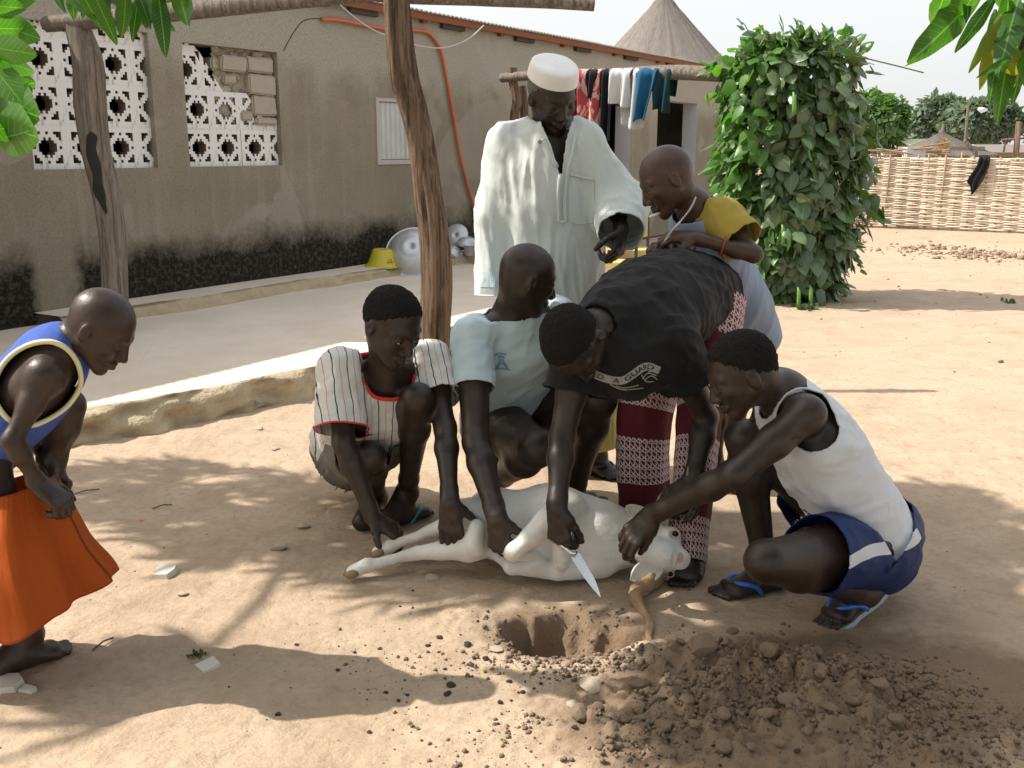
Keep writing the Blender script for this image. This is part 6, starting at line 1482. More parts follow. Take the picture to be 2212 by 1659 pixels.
root, body, L, fr, _ = skin_person('person', 'man in black T-shirt and maroon printed trousers bent over the goat with a knife', J, SK['deeper'], hd,
    hands=[KN, HN], feet=fts, tw=.165, td=.105, hipw=.13, arm=1.05, legs=True, loc=V(1.0, 3.3, 0)*.0+V(J['pelvis'].x, J['pelvis'].y, 0))
hair_on(root, L, fr, .245, front=.27); eyes_on(root, L, fr, .245)
def ex(s):
    a, b = J['chest'], J['waist']; dn = V(-.05, -.15, -1)
    s.econe(mid(J['rsho'], J['lsho'], .45)+dn*.05, mid(a, b, .9)+dn*.10, J['rsho']-J['lsho'], (.15, .10), (.13, .09), .07)
BTN = None
bt = tee(root, J, M['black_tee'], off=.028, sl=(.46, .48), slr=(.075, .092), hem=.02, neckr=.080, neckt=.012, tw=.170, td=.115, waist=.142, hipw=.125, extra=ex,
         fold=[((.6, .5, -.35), .010, 9, 2), ((.4, -.3, -.9), .008, 13, 7)])
BT_root = root; BT_shirt = bt; BT_J = J
def foldp(t, th): return (.05+.05*t)*(np.sin(4*th+.5+t*2)*.5+np.sin(7*th+1+t)*.35)
for q, hem in (('r', G(1392, 1115, .10)), ('l', G(1490, 1240, .06))):
    h_, k_ = J[q+'hip'], J[q+'kn']; sd_ = V(1, .1, 0); tt = lambda a, b, f: mid(a, b, f)
    hem = V(J[q+'an'].x, J[q+'an'].y, hem.z)+V(-.005, .01, 0)
    pts = [h_+V(0, 0, .06), tt(h_, k_, .35), tt(h_, k_, .85), tt(k_, hem, .5), hem]
    rr = [(.12, .12), (.112, .112), (.098, .098), (.094, .092), (.090, .085)] if q == 'r' else [(.12, .12), (.10, .10), (.074, .08), (.066, .07), (.066, .07)]
    tr = loft_cloth('trouser_leg', root, ringset(pts, rr, sd_), M['maroon'], 60, 90, foldp, .003, .006, 3)
s = SDF(); s.econe(J['pelvis']+V(0, 0, -.06), J['pelvis']+(J['waist']-J['pelvis']).normalized()*.05, J['rhip']-J['lhip'], (.138, .125), (.135, .115), .04)
cloth('trouser_seat', root, s, M['maroon'], .01, [], None, .003, lambda v: np.stack([v[:, 0], v[:, 2], v[:, 1]], 1))
sandal(root, fts[0], M['sandal_dark'], M['sandal_dark'])

# ---- 5. squatting man in the white vest -----------------------------------------------------------------
J = JP(neck=(1690, 845, 2.78), chest=(1752, 950, 2.78), pelvis=(1872, 1150, 2.82), lsho=(1742, 895, 2.64), lel=(1588, 1026, 2.58), lwr=(1408, 1112, 2.74),
       rsho=(1668, 880, 2.96), rel=(1606, 1010, 3.02), rwr=(1520, 1046, 3.02), lhip=(1880, 1180, 2.72), lkn=(1655, 1212, 2.42), lan=(1866, 1280, 2.72),
       rhip=(1862, 1150, 2.96), rkn=(1606, 945, 2.92), ran=(1655, 1232, 2.90))
hd = dict(c=P(1602, 808, 2.72), F=(-.89, -.06, -.45), U=(-.45, 0, .89), h=.235, neckb=J['neck']+V(.01, 0, -.01), nr=.055)
fn = dict(an=J['lan'], toe=G(1800, 1348), L=.25, up=(-.36, -.05, .93), toes_out=1); ff = dict(an=J['ran'], toe=G(1570, 1288), L=.255, toes_out=1)
GV = dict(wr=J['lwr'], d=(-.62, .02, -.74), n=(.30, .55, -.50), th=(.4, -.53, -.35), L=.19, curl=(.40, .60, .45), tcurl=.5, tout=.22)
root, body, L, fr, _ = skin_person('person', 'squatting man in white vest and navy shorts holding the goat by its neck', J, SK['deep'], hd,
    hands=[GV, dict(wr=J['rwr'], d=(-.8, -.1, -.3), n=(0, .2, -1), th=(0, -.9, .2), L=.18, curl=(.6, .8, .6))], feet=[fn, ff], tw=.165, td=.108, arm=1.02)
hair_on(root, L, fr, .235); eyes_on(root, L, fr, .235)
s = SDF(); torso(s, J, .165, .108, .135, .15, .05, .012)
pd = (J['pelvis']-J['chest']).normalized(); s.econe(mid(J['chest'], J['pelvis'], .7), J['pelvis']+pd*.02, J['rhip']-J['lhip'], (.15, .12), (.165, .135), .05)
ls, rs = J['lsho'], J['rsho']; sdv = (ls-rs).normalized(); nd = (J['neck']-J['chest']).normalized()
vest = cloth('vest', root, s, M['white_vest'], .007, [(ls+sdv*.012-nd*.012, None, .094), (ls+sdv*.05+nd*.02, None, .088), (rs-sdv*.012-nd*.012, None, .094), (rs-sdv*.05+nd*.02, None, .09), (J['neck']-nd*.012, nd*.8+V(-.35, 0, .1), .095), (J['pelvis']+pd*.005, pd, .3)],
             [((.6, .3, .5), .007, 8, 2), ((1, 0, .35), .007, 12, 8)])
VEST = vest; VJ = J
SA, SB = np.array(P(1775, 1213, 2.5)), np.array(P(1908, 1172, 2.62)); SMv = np.cross(SB-SA, (0, -1, .0)); SMv /= np.linalg.norm(SMv); hy = J['lhip'].y
spc = lambda v: np.stack([(v-SA)@SMv+.012*np.sin(((v-SA)@(SB-SA))*60), hy-.02-v[:, 1], v[:, 2]], 1)
def exs(s): s.cone(J['pelvis']+V(.02, 0, -.02), J['pelvis']+V(.03, 0, -.06), .15, .13, .05)
sh = shorts(root, J, M['navy'], frac=(.52, .55), r0=.118, r1=(.105, .108), fold=[((1, 0, 0), .007, 10, 4)], extra=exs, top=.02, pcf=spc)
for f_ in (fn, ff): sandal(root, f_, M['sandal_sole'], M['sandal_blue'])

# ---- 6. old man in the long pale robe --------------------------------------------------------------------
J = JP(neck=(1183, 290, 3.98), chest=(1178, 370, 4.0), waist=(1190, 520, 4.02), pelvis=(1200, 630, 4.06), rsho=(1098, 318, 4.0), rel=(1072, 465, 4.02), rwr=(1078, 600, 3.96),
       lsho=(1262, 312, 3.96), lel=(1332, 445, 3.92), lwr=(1342, 498, 3.74), rhip=(1165, 655, 4.1), rkn=(1195, 830, 4.1), ran=(1215, 985, 4.1), lhip=(1238, 655, 4.06), lkn=(1275, 825, 4.05), lan=(1290, 985, 4.06))
hd = dict(c=P(1193, 210, 3.92), F=(.42, -.76, -.48), U=(.12, -.48, .86), h=.25, neckb=J['neck']+V(-.01, 0, -.02), nr=.050, lips=1.1)
ft = dict(an=J['lan'], toe=G(1322, 1032), L=.26, toes_out=-1)
root, body, L, fr, _ = skin_person('person', 'old man in white cap and long pale robe standing and looking down at the goat', J, SK['deeper'], hd,
    hands=[dict(wr=J['lwr'], d=(-.18, -.25, -.95), n=(-.75, .5, -.1), th=(-.3, -.8, 0), L=.18, curl=(.85, 1.1, .7), tcurl=.6)], feet=[ft], tw=.16, td=.10, arm=.92)
hair_on(root, L, fr, .25, M['hair_grey'], front=.22, thick=.016); eyes_on(root, L, fr, .25)
# cap
F_, U_, R_ = fr; h = .25; K = lambda f, u: L(f, u, 0)
rg = [(K(-.075, .265), F_, R_, .415*h, .352*h), (K(-.075, .33), F_, R_, .415*h, .352*h), (K(-.07, .43), F_, R_, .40*h, .34*h), (K(-.07, .49), F_, R_, .36*h, .31*h), (K(-.07, .515), F_, R_, .20*h, .18*h), (K(-.07, .52), F_, R_, .01*h, .01*h)]
loft_cloth('cap', root, rg, M['cap'], 34, 60, lambda t, th: .012*np.sin(7*th+t*5)*t, .004, .003, 2)
s = SDF(); torso(s, J, .165, .112, .15, .155, .06, .030)
s.econe(J['chest'], P(1192, 560, 4.02), V(1, .05, 0), (.185, .14), (.185, .15), .05); s.econe(P(1192, 560, 4.02), P(1212, 800, 4.05), V(1, .05, 0), (.185, .15), (.215, .17), .05)
e = J['rsho']; s.cone(e, P(1072, 465, 4.0), .078, .080, .035); s.cone(P(1072, 465, 4.0), P(1072, 670, 3.98), .080, .082, .02)
e = J['lsho']; s.cone(e, J['lel'], .078, .104, .04); fd_ = (J['lwr']-J['lel']).normalized(); s.cone(J['lel'], J['lwr']+fd_*.035, .104, .082, .03)
slr = P(1069, 634, 3.98)
NV = J['neck']+V(.03, 0, 0)
def vcut(v):
    x = v[:, 0]-NV.x; z = v[:, 2]-(NV.z+.02); dep = -z; front = v[:, 1] < NV.y-.02
    w_ = np.interp(dep, [-.05, 0, .06, .20], [.072, .052, .028, .0]); q = x-.10*np.clip(dep, 0, 1); nv = v.copy(); nv[:, 0] = NV.x+.10*np.clip(dep, 0, 1)+np.sign(q)*w_; return front & (np.abs(q) < w_) & (dep < .20), nv
rb = cloth('robe', root, s, M['robe'], .008, [(slr, V(0.02, 0, -1), .16), (J['lwr']+fd_*.012, fd_, .150), (P(1205, 770, 4.05), V(0, 0, -1), .40), (J['neck']+V(0, .0, .015), V(.05, -.45, .9), .088)],
           [((.10, 0, 1), .012, 6, 2), ((-.12, 0, 1), .007, 15, 5), ((1, 0, -.9), .003, 14, 8)], .004, None, 2, None, vcut)
ROBE = rb; RROOT = root; RJ = J
hem_tape('sleeve_band', root, rb, slr, .2, .004, M['robe'])
for q, hx in (('r', 1215), ('l', 1292)):
    h_, k_, a_ = J[q+'hip'], J[q+'kn'], J[q+'an']+V(0, 0, .05)
    loft_cloth('trouser_leg', root, ringset([h_, mid(h_, k_, .5), k_, mid(k_, a_, .5), a_], [(.11, .11), (.12, .12), (.12, .12), (.115, .11), (.10, .10)], V(1, 0, 0)), M['yellow_cloth'], 30, 60, foldp, .003, .006, 3)
sandal(root, ft, M['sandal_dark'], M['sandal_dark'])

# ---- 7. boy in mustard sleeves ------------------------------------------------------------------------------
J = JP(neck=(1500, 445, 3.55), chest=(1530, 535, 3.62), pelvis=(1592, 705, 3.86), lsho=(1560, 478, 3.50), lel=(1630, 550, 3.38), lwr=(1496, 513, 3.40), rsho=(1496, 478, 3.72), rel=(1490, 590, 3.72), rwr=(1452, 528, 3.60),
       lhip=(1605, 720, 3.82), lkn=(1592, 880, 3.80), lan=(1585, 1020, 3.88), rhip=(1562, 720, 3.92), rkn=(1552, 870, 3.90), ran=(1545, 1005, 3.98))
hd = dict(c=P(1440, 390, 3.50), F=(-.86, -.10, -.50), U=(-.50, 0, .86), h=.232, neckb=J['neck']+V(.0, 0, -.01), nr=.042, jaw=.88)
root, body, L, fr, _ = skin_person('person', 'boy with mustard sleeves and grey-blue jersey standing with a white stick in his mouth', J, SK['warm'], hd,
    hands=[dict(wr=J['lwr'], d=(-.95, -.05, .05), n=(-.2, .4, -.85), th=(-.2, -.8, -.2), L=.155, curl=(.6, .9, .7), tcurl=.4), dict(wr=J['rwr'], d=(-.7, -.4, .0), n=(.2, 0, -1), th=(0, -1, 0), L=.15, curl=(.6, .9, .7))],
    feet=[dict(an=J['lan'], toe=G(1575, 1040), L=.22, toes_out=-1), dict(an=J['ran'], toe=G(1530, 1025), L=.22)], sc=.84, arm=.88, leg=.85)
eyes_on(root, L, fr, .232)
ylw = tee(root, J, M['greyblue'], sc=.84, off=.018, sleeves=False, hem=.06, neckr=.12, neckt=-.01, hipw=.17, tw=.165, td=.12, waist=.16, fold=[((.2, 0, 1), .010, 9, 2)])
s = SDF()
for q in 'rl':
    a, b = J[q+'sho'], J[q+'el']; e = mid(a, b, .62); d = (b-a).normalized(); inn = mid(a, J['neck'], .45)
    s.cone(inn, a, .062, .072, .03); s.cone(a, e+d*.02, .072, .080, .03)
tr = [(mid(J[q+'sho'], J[q+'el'], .62), (J[q+'el']-J[q+'sho']), .13) for q in 'rl']+[(J['neck']+V(0, 0, -.01), (J['neck']-J['chest']), .075)]
cloth('sleeves', root, s, M['mustard'], .007, tr, [((.3, 0, -1), .008, 13, 4)])
shorts(root, J, M['yellow_cloth'], frac=(.95, .95), r0=.10, r1=(.10, .10), hipw=.13, dep=.10, sc=1, fold=[((0, 0, 1), .008, 11, 4)])
YB = dict(root=root, L=L, fr=fr, J=J, shirt=ylw)
# ------------------------------------------------------------------ the goat and the knife
def goat_mat():
    b = NB('white_goat_coat'); c = b.co()
    n = b.noise(b.map(c, (1, 1, 1)), 6, 4)
    b.col(b.mix(b.ramp(n, [(.46, (0, 0, 0)), (.66, (.8, .8, .8))]), (.76, .75, .71), (.60, .53, .43)))
    n1 = b.bump(b.noise(b.map(c, (.3, 1, 1)), 200, 4), .6, .004); b.bump(b.noise(c, 22, 4), .3, .012, n1)
    b.b.inputs['Sheen Weight'].default_value = .3
    return b.fin(.7, .25)
M['goat'] = goat_mat()
M['horn'] = plain('brown_horn', (.22, .13, .065), (.48, .33, .19), 22, .42, .6, 45, .006, .4, stretch=(1, 1, 3))
M['goat_pink'] = plain('pink_nose_skin', (.52, .36, .31), (.66, .52, .46), 30, .55, .3)
M['hoof'] = plain('worn_brown_hoof', (.16, .10, .06), (.35, .24, .14), 20, .6, .3)
goat = empty('goat', (P(1190, 1200, 3.05).x, 3.05, 0), 'white goat with twisted brown horns lying on its side, held down by the men', 'goat')
s = SDF()
s.econe(P(1085, 1138, 3.12), P(1190, 1142, 3.09), V(0, 0, 1), (.115, .115), (.138, .130), .05)
s.econe(P(1190, 1142, 3.09), P(1285, 1160, 3.04), V(0, 0, 1), (.142, .135), (.118, .115), .05)
s.econe(P(1280, 1158, 3.05), P(1385, 1168, 3.02), V(0, 0, 1), (.108, .10), (.082, .078), .05)
s.ball(P(1062, 1122, 3.15), .098, .05)
# hind legs
for hp, st, hk, fe, ho, r_ in ((P(1060, 1112, 3.10), P(1010, 1108, 3.06), P(946, 1141, 3.10), P(842, 1180, 3.08), P(816, 1192, 3.06), .068),
                               (P(1055, 1165, 3.06), P(1015, 1182, 2.99), P(905, 1194, 3.03), P(794, 1221, 2.99), P(762, 1236, 2.975), .055)):
    s.cone(hp, st, r_, .048, .02); s.cone(st, hk, .044, .023, .012); s.cone(hk, mid(hk, fe, .5), .024, .0155, .006); s.cone(mid(hk, fe, .5), fe, .0155, .018, .006)
    s.ball(fe, .023, .008); s.cone(fe, ho, .020, .021, .008)
s.cone(P(1030, 1140, 2.99), P(1024, 1180, 2.96), .028, .038, .008)
# front legs
s.cone(P(1225, 1095, 3.0), P(1182, 1128, 2.90), .058, .040, .02); s.cone(P(1182, 1128, 2.90), P(1112, 1190, 2.86), .039, .027, .010); s.ball(P(1108, 1194, 2.86), .030, .008)
s.cone(P(1108, 1194, 2.86), P(1072, 1176, 2.97), .022, .016, .008); s.cone(P(1112, 1196, 2.87), P(1165, 1205, 2.95), .022, .017, .006)
s.cone(P(1300, 1212, 2.99), P(1205, 1232, 2.93), .055, .034, .018); s.cone(P(1205, 1232, 2.93), P(1110, 1226, 2.94), .032, .024, .008); s.ball(P(1106, 1224, 2.94), .029, .008)
s.cone(P(1106, 1224, 2.94), P(1066, 1196, 3.0), .022, .016, .008)
s.cone(P(1208, 1140, 2.93), P(1212, 1215, 2.90), .030, .026, .012)
# head, jaw toward the camera
s.econe(P(1392, 1160, 3.0), P(1432, 1190, 2.965), V(0, -.1, 1), (.066, .064), (.060, .055), .03)
s.econe(P(1430, 1192, 2.965), P(1468, 1208, 2.905), V(0, -.1, 1), (.053, .048), (.035, .033), .03)
s.ball(P(1437, 1200, 2.895), .034, .02); s.cone(P(1395, 1185, 2.93), P(1437, 1200, 2.9), .045, .034, .03)
s.ball(P(1450, 1158, 2.965), .030, .02); s.ball(P(1440, 1234, 2.965), .028, .02)
s.ball(P(1459, 1152, 2.938), .017, .008, True); s.ball(P(1447, 1241, 2.945), .015, .008, True)
mo = [P(1447, 1182, 2.865), P(1458, 1196, 2.862), P(1452, 1216, 2.868)]
s.cone(mo[0], mo[1], .004, .004, .006, True); s.cone(mo[1], mo[2], .004, .004, .006, True)
for u, v in ((1472, 1199), (1467, 1214)): s.ball(P(u, v, 2.868), .0065, .004, True)
Vv, F = extract(s, .007, [(P(1430, 1195, 2.95), (.11, .14, .13), .0038)])
Vv = Vv+vnormals(Vv, F)*((fbm(Vv*22, 2, 4)-.5)*.008)[:, None]
gb = child_world('body', mkmesh('body', Vv, F, M['goat']), goat)
tg = bvh_of(gb)
for base, tip, wd, nr in ((P(1408, 1122, 3.0), P(1352, 1096, 3.02), .024, V(.2, -.8, .5)), (P(1425, 1222, 2.93), P(1362, 1252, 2.86), .034, V(.2, -.7, .6))):
    a = (tip-base); ln = a.length; a.normalize(); sd = a.cross(nr).normalized(); n = sd.cross(a)
    vs = []; fs = []; NR, NC = 12, 9
    for i in range(NR):
        t = i/(NR-1); w_ = wd*(math.sin(math.pi*min(1, .12+t*.88))**.7)+.002
        for j in range(NC):
            q = (j/(NC-1)-.5)*2; vs.append(base+a*ln*t+sd*w_*q+n*(q*q*.010-.010*math.sin(t*3)))
    for i in range(NR-1):
        for j in range(NC-1): fs.append((i*NC+j, i*NC+j+1, (i+1)*NC+j+1, (i+1)*NC+j))
    solid(child_world('ear', mkmesh('ear', vs, fs, M['goat']), goat), .006, 0)
def horn(pts, r0):
    A = crom([list(p) for p in pts], 60); vs = []; m = len(A); n = 14; a = None; fs = []
    for i in range(m):
        t = Vector(A[min(i+1, m-1)]-A[max(i-1, 0)]).normalized()
        a = t.orthogonal().normalized() if a is None else (a-t*a.dot(t)).normalized(); b = t.cross(a); f = i/(m-1); r = r0*(1-f)**.75+.002
        tw = f*7.0
        for k in range(n):
            th = 2*math.pi*k/n; rr = r*(1+.28*math.cos(2*(th-tw)))*(1+.05*math.sin(i*2.4)); vs.append(Vector(A[i])+(a*math.cos(th)+b*math.sin(th))*rr)
    for i in range(m-1):
        for k in range(n): fs.append((i*n+k, i*n+(k+1) % n, (i+1)*n+(k+1) % n, (i+1)*n+k))
    fs.append(tuple((m-1)*n+k for k in range(n)))
    child_world('horn', mkmesh('horn', vs, fs, M['horn']), goat)
horn([P(1442, 1238, 2.985), P(1410, 1256, 2.90), P(1374, 1276, 2.82), P(1380, 1306, 2.755), P(1403, 1340, 2.66), P(1401, 1372, 2.575), P(1408, 1392, 2.53)], .0215)
horn([P(1418, 1120, 3.03), P(1436, 1078, 3.02), P(1466, 1062, 3.01), P(1486, 1040, 3.0), P(1486, 1008, 2.99)], .019)
for c, r_ in ((P(1459, 1153, 2.952), .0105), (P(1446, 1239, 2.955), .0095)):
    bm = bmesh.new(); bmesh.ops.create_uvsphere(bm, u_segments=16, v_segments=10, radius=r_); me = bpy.data.meshes.new('eye'); bm.to_mesh(me); bm.free(); me.materials.append(M['iris'])
    me.polygons.foreach_set('use_smooth', [True]*len(me.polygons)); o = link('eye', me, goat); o.location = c-Vector(goat.location)
# pink nose pad and mouth rim pulled onto the muzzle
def patch(name, c, du, dv, mat, root, tree, off=.0015, n=14):
    cu, cv, Y = c; vs = []; fs = []
    for i in range(n):
        for j in range(n):
            a, b = (i/(n-1)-.5)*2, (j/(n-1)-.5)*2; r_ = math.sqrt(a*a+b*b); k = max(abs(a), abs(b))/r_ if r_ > 1e-6 else 1
            h_ = tree.ray_cast(CAM, ray(cu+a*k*du, cv+b*k*dv).normalized())
            if h_[0] is None: h_ = tree.find_nearest(P(cu+a*k*du, cv+b*k*dv, Y))
            vs.append(h_[0]+h_[1]*off*(1-.6*max(abs(a), abs(b))))
    for i in range(n-1):
        for j in range(n-1): fs.append((i*n+j, i*n+j+1, (i+1)*n+j+1, (i+1)*n+j))
    return child_world(name, mkmesh(name, vs, fs, mat), root)
patch('nose', (1470, 1205, 2.87), 7, 12, M['goat_pink'], goat, tg)
for fe, ho in ((P(830, 1186, 3.07), P(808, 1196, 3.05)), (P(778, 1229, 2.985), P(752, 1240, 2.965))):
    for q in (-1, 1):
        d = (ho-fe).normalized(); sd = d.cross(V(0, 0, 1)).normalized(); b = MB()
        b.tube([fe+d*.012+sd*.008*q, fe+d*.03+sd*.0105*q, ho+sd*.009*q, ho+d*.012+sd*.006*q], [.013, .0155, .014, .006], 10)
        b.build('hoof', M['hoof'], goat, True, True)
# knife
M['steel'] = plain('scratched_steel', (.55, .56, .58), (.72, .73, .75), 40, .22, .1, 200, .001, None, 1.0)
ka, kb, kt = P(1218, 1180, 2.80), P(1243, 1198, 2.78), P(1298, 1291, 2.72)
kn = empty('knife', (kb.x, kb.y, 0), 'long steel knife with pointed blade held in the bent man\'s hand', 'knife')
d = (kt-kb); ln = d.length; d.normalize(); vw = (kb-CAM).normalized(); sd = d.cross(vw).normalized(); n = sd.cross(d)
vs = []; fs = []; N = 16
for i in range(N):
    t = i/(N-1); back = .014*(1-t**3*.9)*(1); edge = -.014*(1-t**2.2)-.0008
    back = .013*(1-max(0, (t-.55)/.45)**1.6); edge = -.015*(1-t**2.4)
    c = kb+d*ln*t; th = .0013*(1-t*.7)
    vs += [c+sd*back+n*th, c+sd*back-n*th, c+sd*(edge)]
    if i:
        a = 3*i; b_ = a-3; fs += [(b_, a, a+2, b_+2), (b_+1, b_+2, a+2, a+1), (b_, b_+1, a+1, a)]
fs += [(0, 2, 1)]
child_world('blade', mkmesh('blade', vs, fs, M['steel'], False), kn)
b = MB(); hd_ = (ka-kb).normalized(); b.tube([kb+hd_*-.004, kb+hd_*.012, kb+hd_*.03, kb+hd_*.10], [.010, .013, .010, .012], 12); b.build('handle', M['steel'], kn, True, True)
for (u, v, Y) in ((1459, 1153, 2.945), (1446, 1239, 2.948)):
    c = tg.find_nearest(P(u, v, Y)); n = c[1]; c = P(u, v, Y)-(P(u, v, Y)-CAM).normalized()*.004; a = n.orthogonal().normalized() if False else V(.25, 0, 1).normalized(); b_ = (CAM-c).normalized().cross(a).normalized(); a = b_.cross((CAM-c).normalized())
    m = MB(); m.tube([c+(a*math.cos(q)*.011+b_*math.sin(q)*.0145) for q in np.linspace(0, 2*math.pi, 21)], .0026, 6, False); m.build('eyelid', M['goat_pink'], goat, True, True)
# ------------------------------------------------------------------ prints, small things on clothes, held things
def decal(name, root, garment, polys, mat, off=.0025, sub=True):
    """flat print: polygons given in picture columns/rows, laid on the garment's surface"""
    t = bvh_of(garment); vs = []; fs = []
    for po in polys:
        b_ = len(vs); ok = True; q = []
        for u, v in po:
            h_ = t.ray_cast(CAM, ray(u, v).normalized())
            if h_[0] is None: ok = False; break
            n = h_[1] if h_[1].dot(CAM-h_[0]) > 0 else -h_[1]; q.append(h_[0]+(CAM-h_[0]).normalized()*off)
        if ok and max((a-q[0]).length for a in q) < .2: vs += q; fs.append(tuple(range(b_, b_+len(q))))
    if not fs: print('decal empty', name); return None
    return child_world(name, mkmesh(name, vs, fs, mat, False), root)
def ribbon_polys(path, w_, n=40):
    A = crom([list(p) for p in path], n); out = []; nr = []
    for i in range(n):
        d = A[min(i+1, n-1)]-A[max(i-1, 0)]; d = d/np.linalg.norm(d); nr.append((-d[1], d[0]))
    for i in range(n-1):
        a, b_ = A[i], A[i+1]; na, nb = nr[i], nr[i+1]; out.append([(a[0]+na[0]*w_/2, a[1]+na[1]*w_/2), (a[0]-na[0]*w_/2, a[1]-na[1]*w_/2), (b_[0]-nb[0]*w_/2, b_[1]-nb[1]*w_/2), (b_[0]+nb[0]*w_/2, b_[1]+nb[1]*w_/2)])
    return out
def text_polys(txt, path, size, t0, t1):
    cu = bpy.data.curves.new('t', 'FONT'); cu.body = txt; cu.size = 1.0; cu.resolution_u = 3; cu.offset = .012; ob = bpy.data.objects.new('t', cu); C.objects.link(ob)
    bpy.context.view_layer.update(); me = bpy.data.meshes.new_from_object(ob.evaluated_get(bpy.context.evaluated_depsgraph_get())); bpy.data.objects.remove(ob)
    bm = bmesh.new(); bm.from_mesh(me); bmesh.ops.triangulate(bm, faces=bm.faces[:]); bm.to_mesh(me); bm.free()
    co = [(v.co.x, v.co.y) for v in me.vertices]; xs_ = [c[0] for c in co]; x0, x1 = min(xs_), max(xs_); A = crom([list(p) for p in path], 60); out = []
    def mp(x, y):
        f = (t0+(x-x0)/(x1-x0)*(t1-t0))*59; i = min(max(int(f), 0), 58); p = A[i]+(A[i+1]-A[i])*(f-i); d = A[i+1]-A[i]; d = d/np.linalg.norm(d); n = np.array([d[1], -d[0]]); q = p+n*(y-.34)*size; return (q[0], q[1])
    for p in me.polygons: out.append([mp(*co[i]) for i in p.vertices])
    return out
M['print_white'] = plain('worn_white_print', (.22, .22, .20), (.34, .34, .31), 60, .8, .1); M['print_black'] = plain('black_print', (.01, .01, .01), (.02, .02, .02), 10, .8, 0)
M['print_blue'] = plain('blue_print', (.12, .24, .38), (.30, .42, .50), 70, .8, .1); M['print_red'] = plain('red_print_patch', (.4, .03, .05), (.5, .05, .07), 10, .8, 0)
path = [(1280, 806), (1300, 815), (1322, 821), (1345, 822), (1366, 810), (1386, 796), (1402, 792), (1425, 801)]
decal('print', BT_root, BT_shirt, ribbon_polys(path, 17), M['print_white'], .003)
decal('print', BT_root, BT_shirt, text_polys('ED', path, 15, .03, .17), M['print_black'], .005)
decal('print', BT_root, BT_shirt, text_polys('A', path, 15, .30, .38), M['print_black'], .005)
decal('print', BT_root, BT_shirt, text_polys('GUARD', path, 15, .46, .92), M['print_black'], .005)
sq = []
for a, b_, c in (((1388, 818), (1400, 806), (1418, 812)), ((1392, 822), (1406, 812), (1420, 820)), ((1386, 810), (1396, 824), (1412, 824)), ((1400, 804), (1412, 802), (1422, 808)), ((1330, 834), (1350, 838), (1380, 832)), ((1318, 830), (1345, 842), (1390, 838))): sq += ribbon_polys([a, b_, c], 2.2, 8)
decal('print', BT_root, BT_shirt, sq, M['print_white'], .003)
sq = []
for L_, w_ in ((((1068, 768), (1080, 763), (1094, 766)), 3), (((1076, 772), (1083, 770), (1090, 774)), 5), (((1080, 776), (1078, 786), (1072, 797)), 5), (((1084, 776), (1090, 786), (1096, 796)), 5), (((1064, 799), (1082, 796), (1102, 799)), 3), (((1072, 790), (1082, 784), (1094, 790)), 3)): sq += ribbon_polys(L_, w_, 8)
decal('print', LB_root, LB_shirt, sq, M['print_blue'], .003)
sq = []
for L_, w_ in ((((1745, 1125), (1765, 1118), (1800, 1135)), 3), (((1735, 1100), (1760, 1118), (1790, 1128)), 3), (((1895, 985), (1915, 1010), (1925, 1035)), 4)): sq += ribbon_polys(L_, w_, 8)
decal('print', BT_root if False else VEST.parent, VEST, sq, M['print_black'], .003)
# old man's robe: placket, flap, button, pocket
t = bvh_of(ROBE)
def onrobe(u, v, off=.003):
    h_ = t.ray_cast(CAM, ray(u, v).normalized()); return (h_[0]+(CAM-h_[0]).normalized()*off) if h_[0] is not None else None
def seamline(L_, name, w_=.006, mat='robe'):
    q = [onrobe(u, v) for u, v in crom([list(x) for x in L_], 30)]; q = [x for x in q if x is not None]
    if len(q) > 3: b = MB(); b.tube(q, w_/2, 6); return b.build(name, M[mat], RROOT, True, True)
seamline([(1243, 292), (1236, 330), (1226, 372), (1220, 430), (1222, 480)], 'placket', .016)
seamline([(1172, 300), (1188, 335), (1208, 372), (1206, 420), (1208, 480)], 'placket', .016)
seamline([(1222, 478), (1208, 480)], 'placket', .012)
seamline([(1228, 385), (1226, 450), (1228, 475)], 'pocket', .004); seamline([(1232, 378), (1262, 384), (1282, 388)], 'pocket', .008); seamline([(1282, 388), (1284, 440), (1282, 480)], 'pocket', .004); seamline([(1232, 480), (1258, 484), (1282, 480)], 'pocket', .004)
for u, v in ((1166, 306), (1214, 362)):
    q = onrobe(u, v, .006)
    if q: b = MB(); n = (CAM-q).normalized(); b.tube([q, q+n*.005], .008, 12); b.build('button', M['print_white'], RROOT, True, True)
decal('sleeve_band', RROOT, ROBE, [[(1034+i*3.6, 588), (1034+(i+1)*3.6, 588), (1034+(i+1)*3.6, 620), (1034+i*3.6, 620)] for i in range(20)], M['robe_blue'], .002)
# boy in mustard sleeves: necklace, stick, wristband, patch
R7, L7, F7, J7 = YB['root'], YB['L'], YB['fr'], YB['J']
M['chain'] = plain('steel_chain', (.45, .45, .46), (.62, .62, .64), 10, .3, 0, metal=1.0)
h7 = .232; mth = L7(.42, -.275, .03); d7 = (F7[0]*.85-F7[2]*.35-F7[1]*.1+V(-.1, -.1, .0)).normalized()
st_ = empty('white_stick', (mth.x, mth.y, 0), 'small white stick held between the lips of the boy with mustard sleeves', 'stick')
b = MB(); b.tube([P(1428, 459, 3.485), P(1404, 468, 3.44)], .0045, 10); b.build('stick', plain('white_paper_stick', (.75, .74, .70), (.82, .8, .76), 10, .6, 0), st_, True, True)
b = MB(); cp = crom([list(P(1504, 412, 3.56)), list(P(1500, 432, 3.46)), list(P(1488, 455, 3.42)), list(P(1468, 480, 3.36)), list(P(1450, 500, 3.36)), list(P(1436, 522, 3.38))], 60)
for i, q in enumerate(cp):
    q = Vector(q); a = V(0, .004, .004) if i % 2 else V(.005, 0, .003); b.tube([q-a, q+a], .0022, 6)
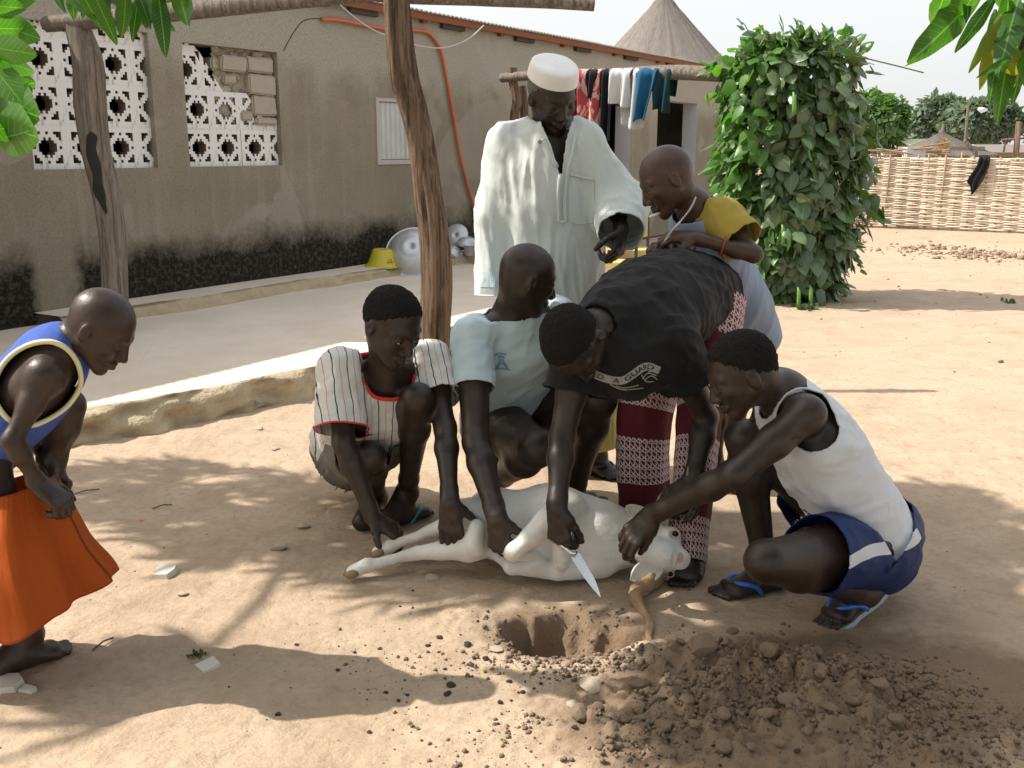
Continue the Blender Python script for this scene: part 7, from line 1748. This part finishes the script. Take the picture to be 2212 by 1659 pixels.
tag(b.build('neck_chain', M['chain'], None, True), 'silver neck chain pulled forward in the hand of the boy with mustard sleeves', 'chain')
wb = P(1552, 530, 3.395); dd = (J7['lwr']-J7['lel']).normalized(); a_ = dd.orthogonal().normalized(); c_ = dd.cross(a_); wb = mid(J7['lel'], J7['lwr'], .52)
b = MB(); b.tube([wb+(a_*math.cos(q)+c_*math.sin(q))*.0335 for q in np.linspace(0, 2*math.pi, 25)], .0022, 6, False); b.build('wristband', M['print_red'], R7, True, True)
decal('patch', R7, YB['shirt'], ribbon_polys([(1478, 535), (1490, 532), (1502, 536)], 12, 8), M['print_red'], .003); decal('patch', R7, YB['shirt'], ribbon_polys([(1481, 535), (1490, 533), (1499, 536)], 7, 8), M['print_white'], .005)
# burnt streak on the left post
pb = [o for o in bpy.data.objects if o.name.startswith('forked_post')][0]; tp = BVHTree.FromPolygons([v.co for v in pb.data.vertices], [tuple(p.vertices) for p in pb.data.polygons])
vs = []; fs = []; L_ = crom([(197, 285, 4), (197, 305, 13), (203, 350, 11), (212, 400, 12), (222, 440, 8), (229, 462, 1.5)], 40)
for i, (u, v, w_) in enumerate(L_):
    for j in range(5):
        uu = u+(j/4-.5)*2*w_*(1+.18*math.sin(i*.55+j*1.3))+1.5*math.sin(i*.4); h_ = tp.ray_cast(CAM, ray(uu, v).normalized()); h_ = h_ if h_[0] is not None else tp.find_nearest(P(uu, v, Yp)); vs.append(h_[0]+(CAM-h_[0]).normalized()*.003)
    if i: fs += [(5*i-5+j, 5*i-4+j, 5*i+1+j, 5*i+j) for j in range(4)]
link('burnt_streak', mkmesh('burnt_streak', vs, fs, M['burnt']), pb)
# small weeds and dry twigs on the sand
M['weed'] = leaf_mat('small_weed', (.05, .08, .03), (.10, .14, .05), None, .6, .2)
for u, v, n, sz, lab in ((425, 1415, 22, .018, 'tiny green weed growing in the shadow of the boy on the left'), (1745, 668, 40, .07, 'low weed at the foot of the vine column'), (2185, 655, 14, .05, 'small green weed on the sunny yard at the far right')):
    g = G(u, v); z = gz(g.x, g.y); r_ = np.random.default_rng(u); p = np.stack([r_.normal(0, sz*.6, n), r_.normal(0, sz*.6, n), np.full(n, .004)], 1); d = r_.normal(0, 1, (n, 3)); d[:, 2] = abs(d[:, 2])*.8
    w0 = empty('weed', (g.x, g.y, z), lab, 'weed'); link('foliage', leaves_mesh('foliage', 'round', p, orient(d, np.cross(d, r_.normal(0, 1, (n, 3)))), np.full(n, sz), M['weed'], 2, True), w0); m = MB(); m.tube([(0, 0, -.01), (0, 0, sz*.5)], .0015, 5); m.build('stem', M['stem'], w0)
for k_, (a, b_) in enumerate((((150, 1075), (215, 1058)), ((330, 1100), (372, 1092)), ((200, 1405), (245, 1380)), ((690, 1010), (728, 1004)), ((1400, 1560), (1440, 1548)), ((1800, 1090), (1850, 1075)))):
    A, B = G(*a), G(*b_); m = MB(); m.tube([A+V(0, 0, gz(A.x, A.y)+.004), mid(A, B)+V(0, .006, gz(*mid(A, B)[:2])+.010), B+V(0, 0, gz(B.x, B.y)+.004)], .0025, 5); tag(m.build('dry_twig', M['bark']), 'thin dry twig lying on the sand', 'twig', 'dry twigs scattered on the sand')
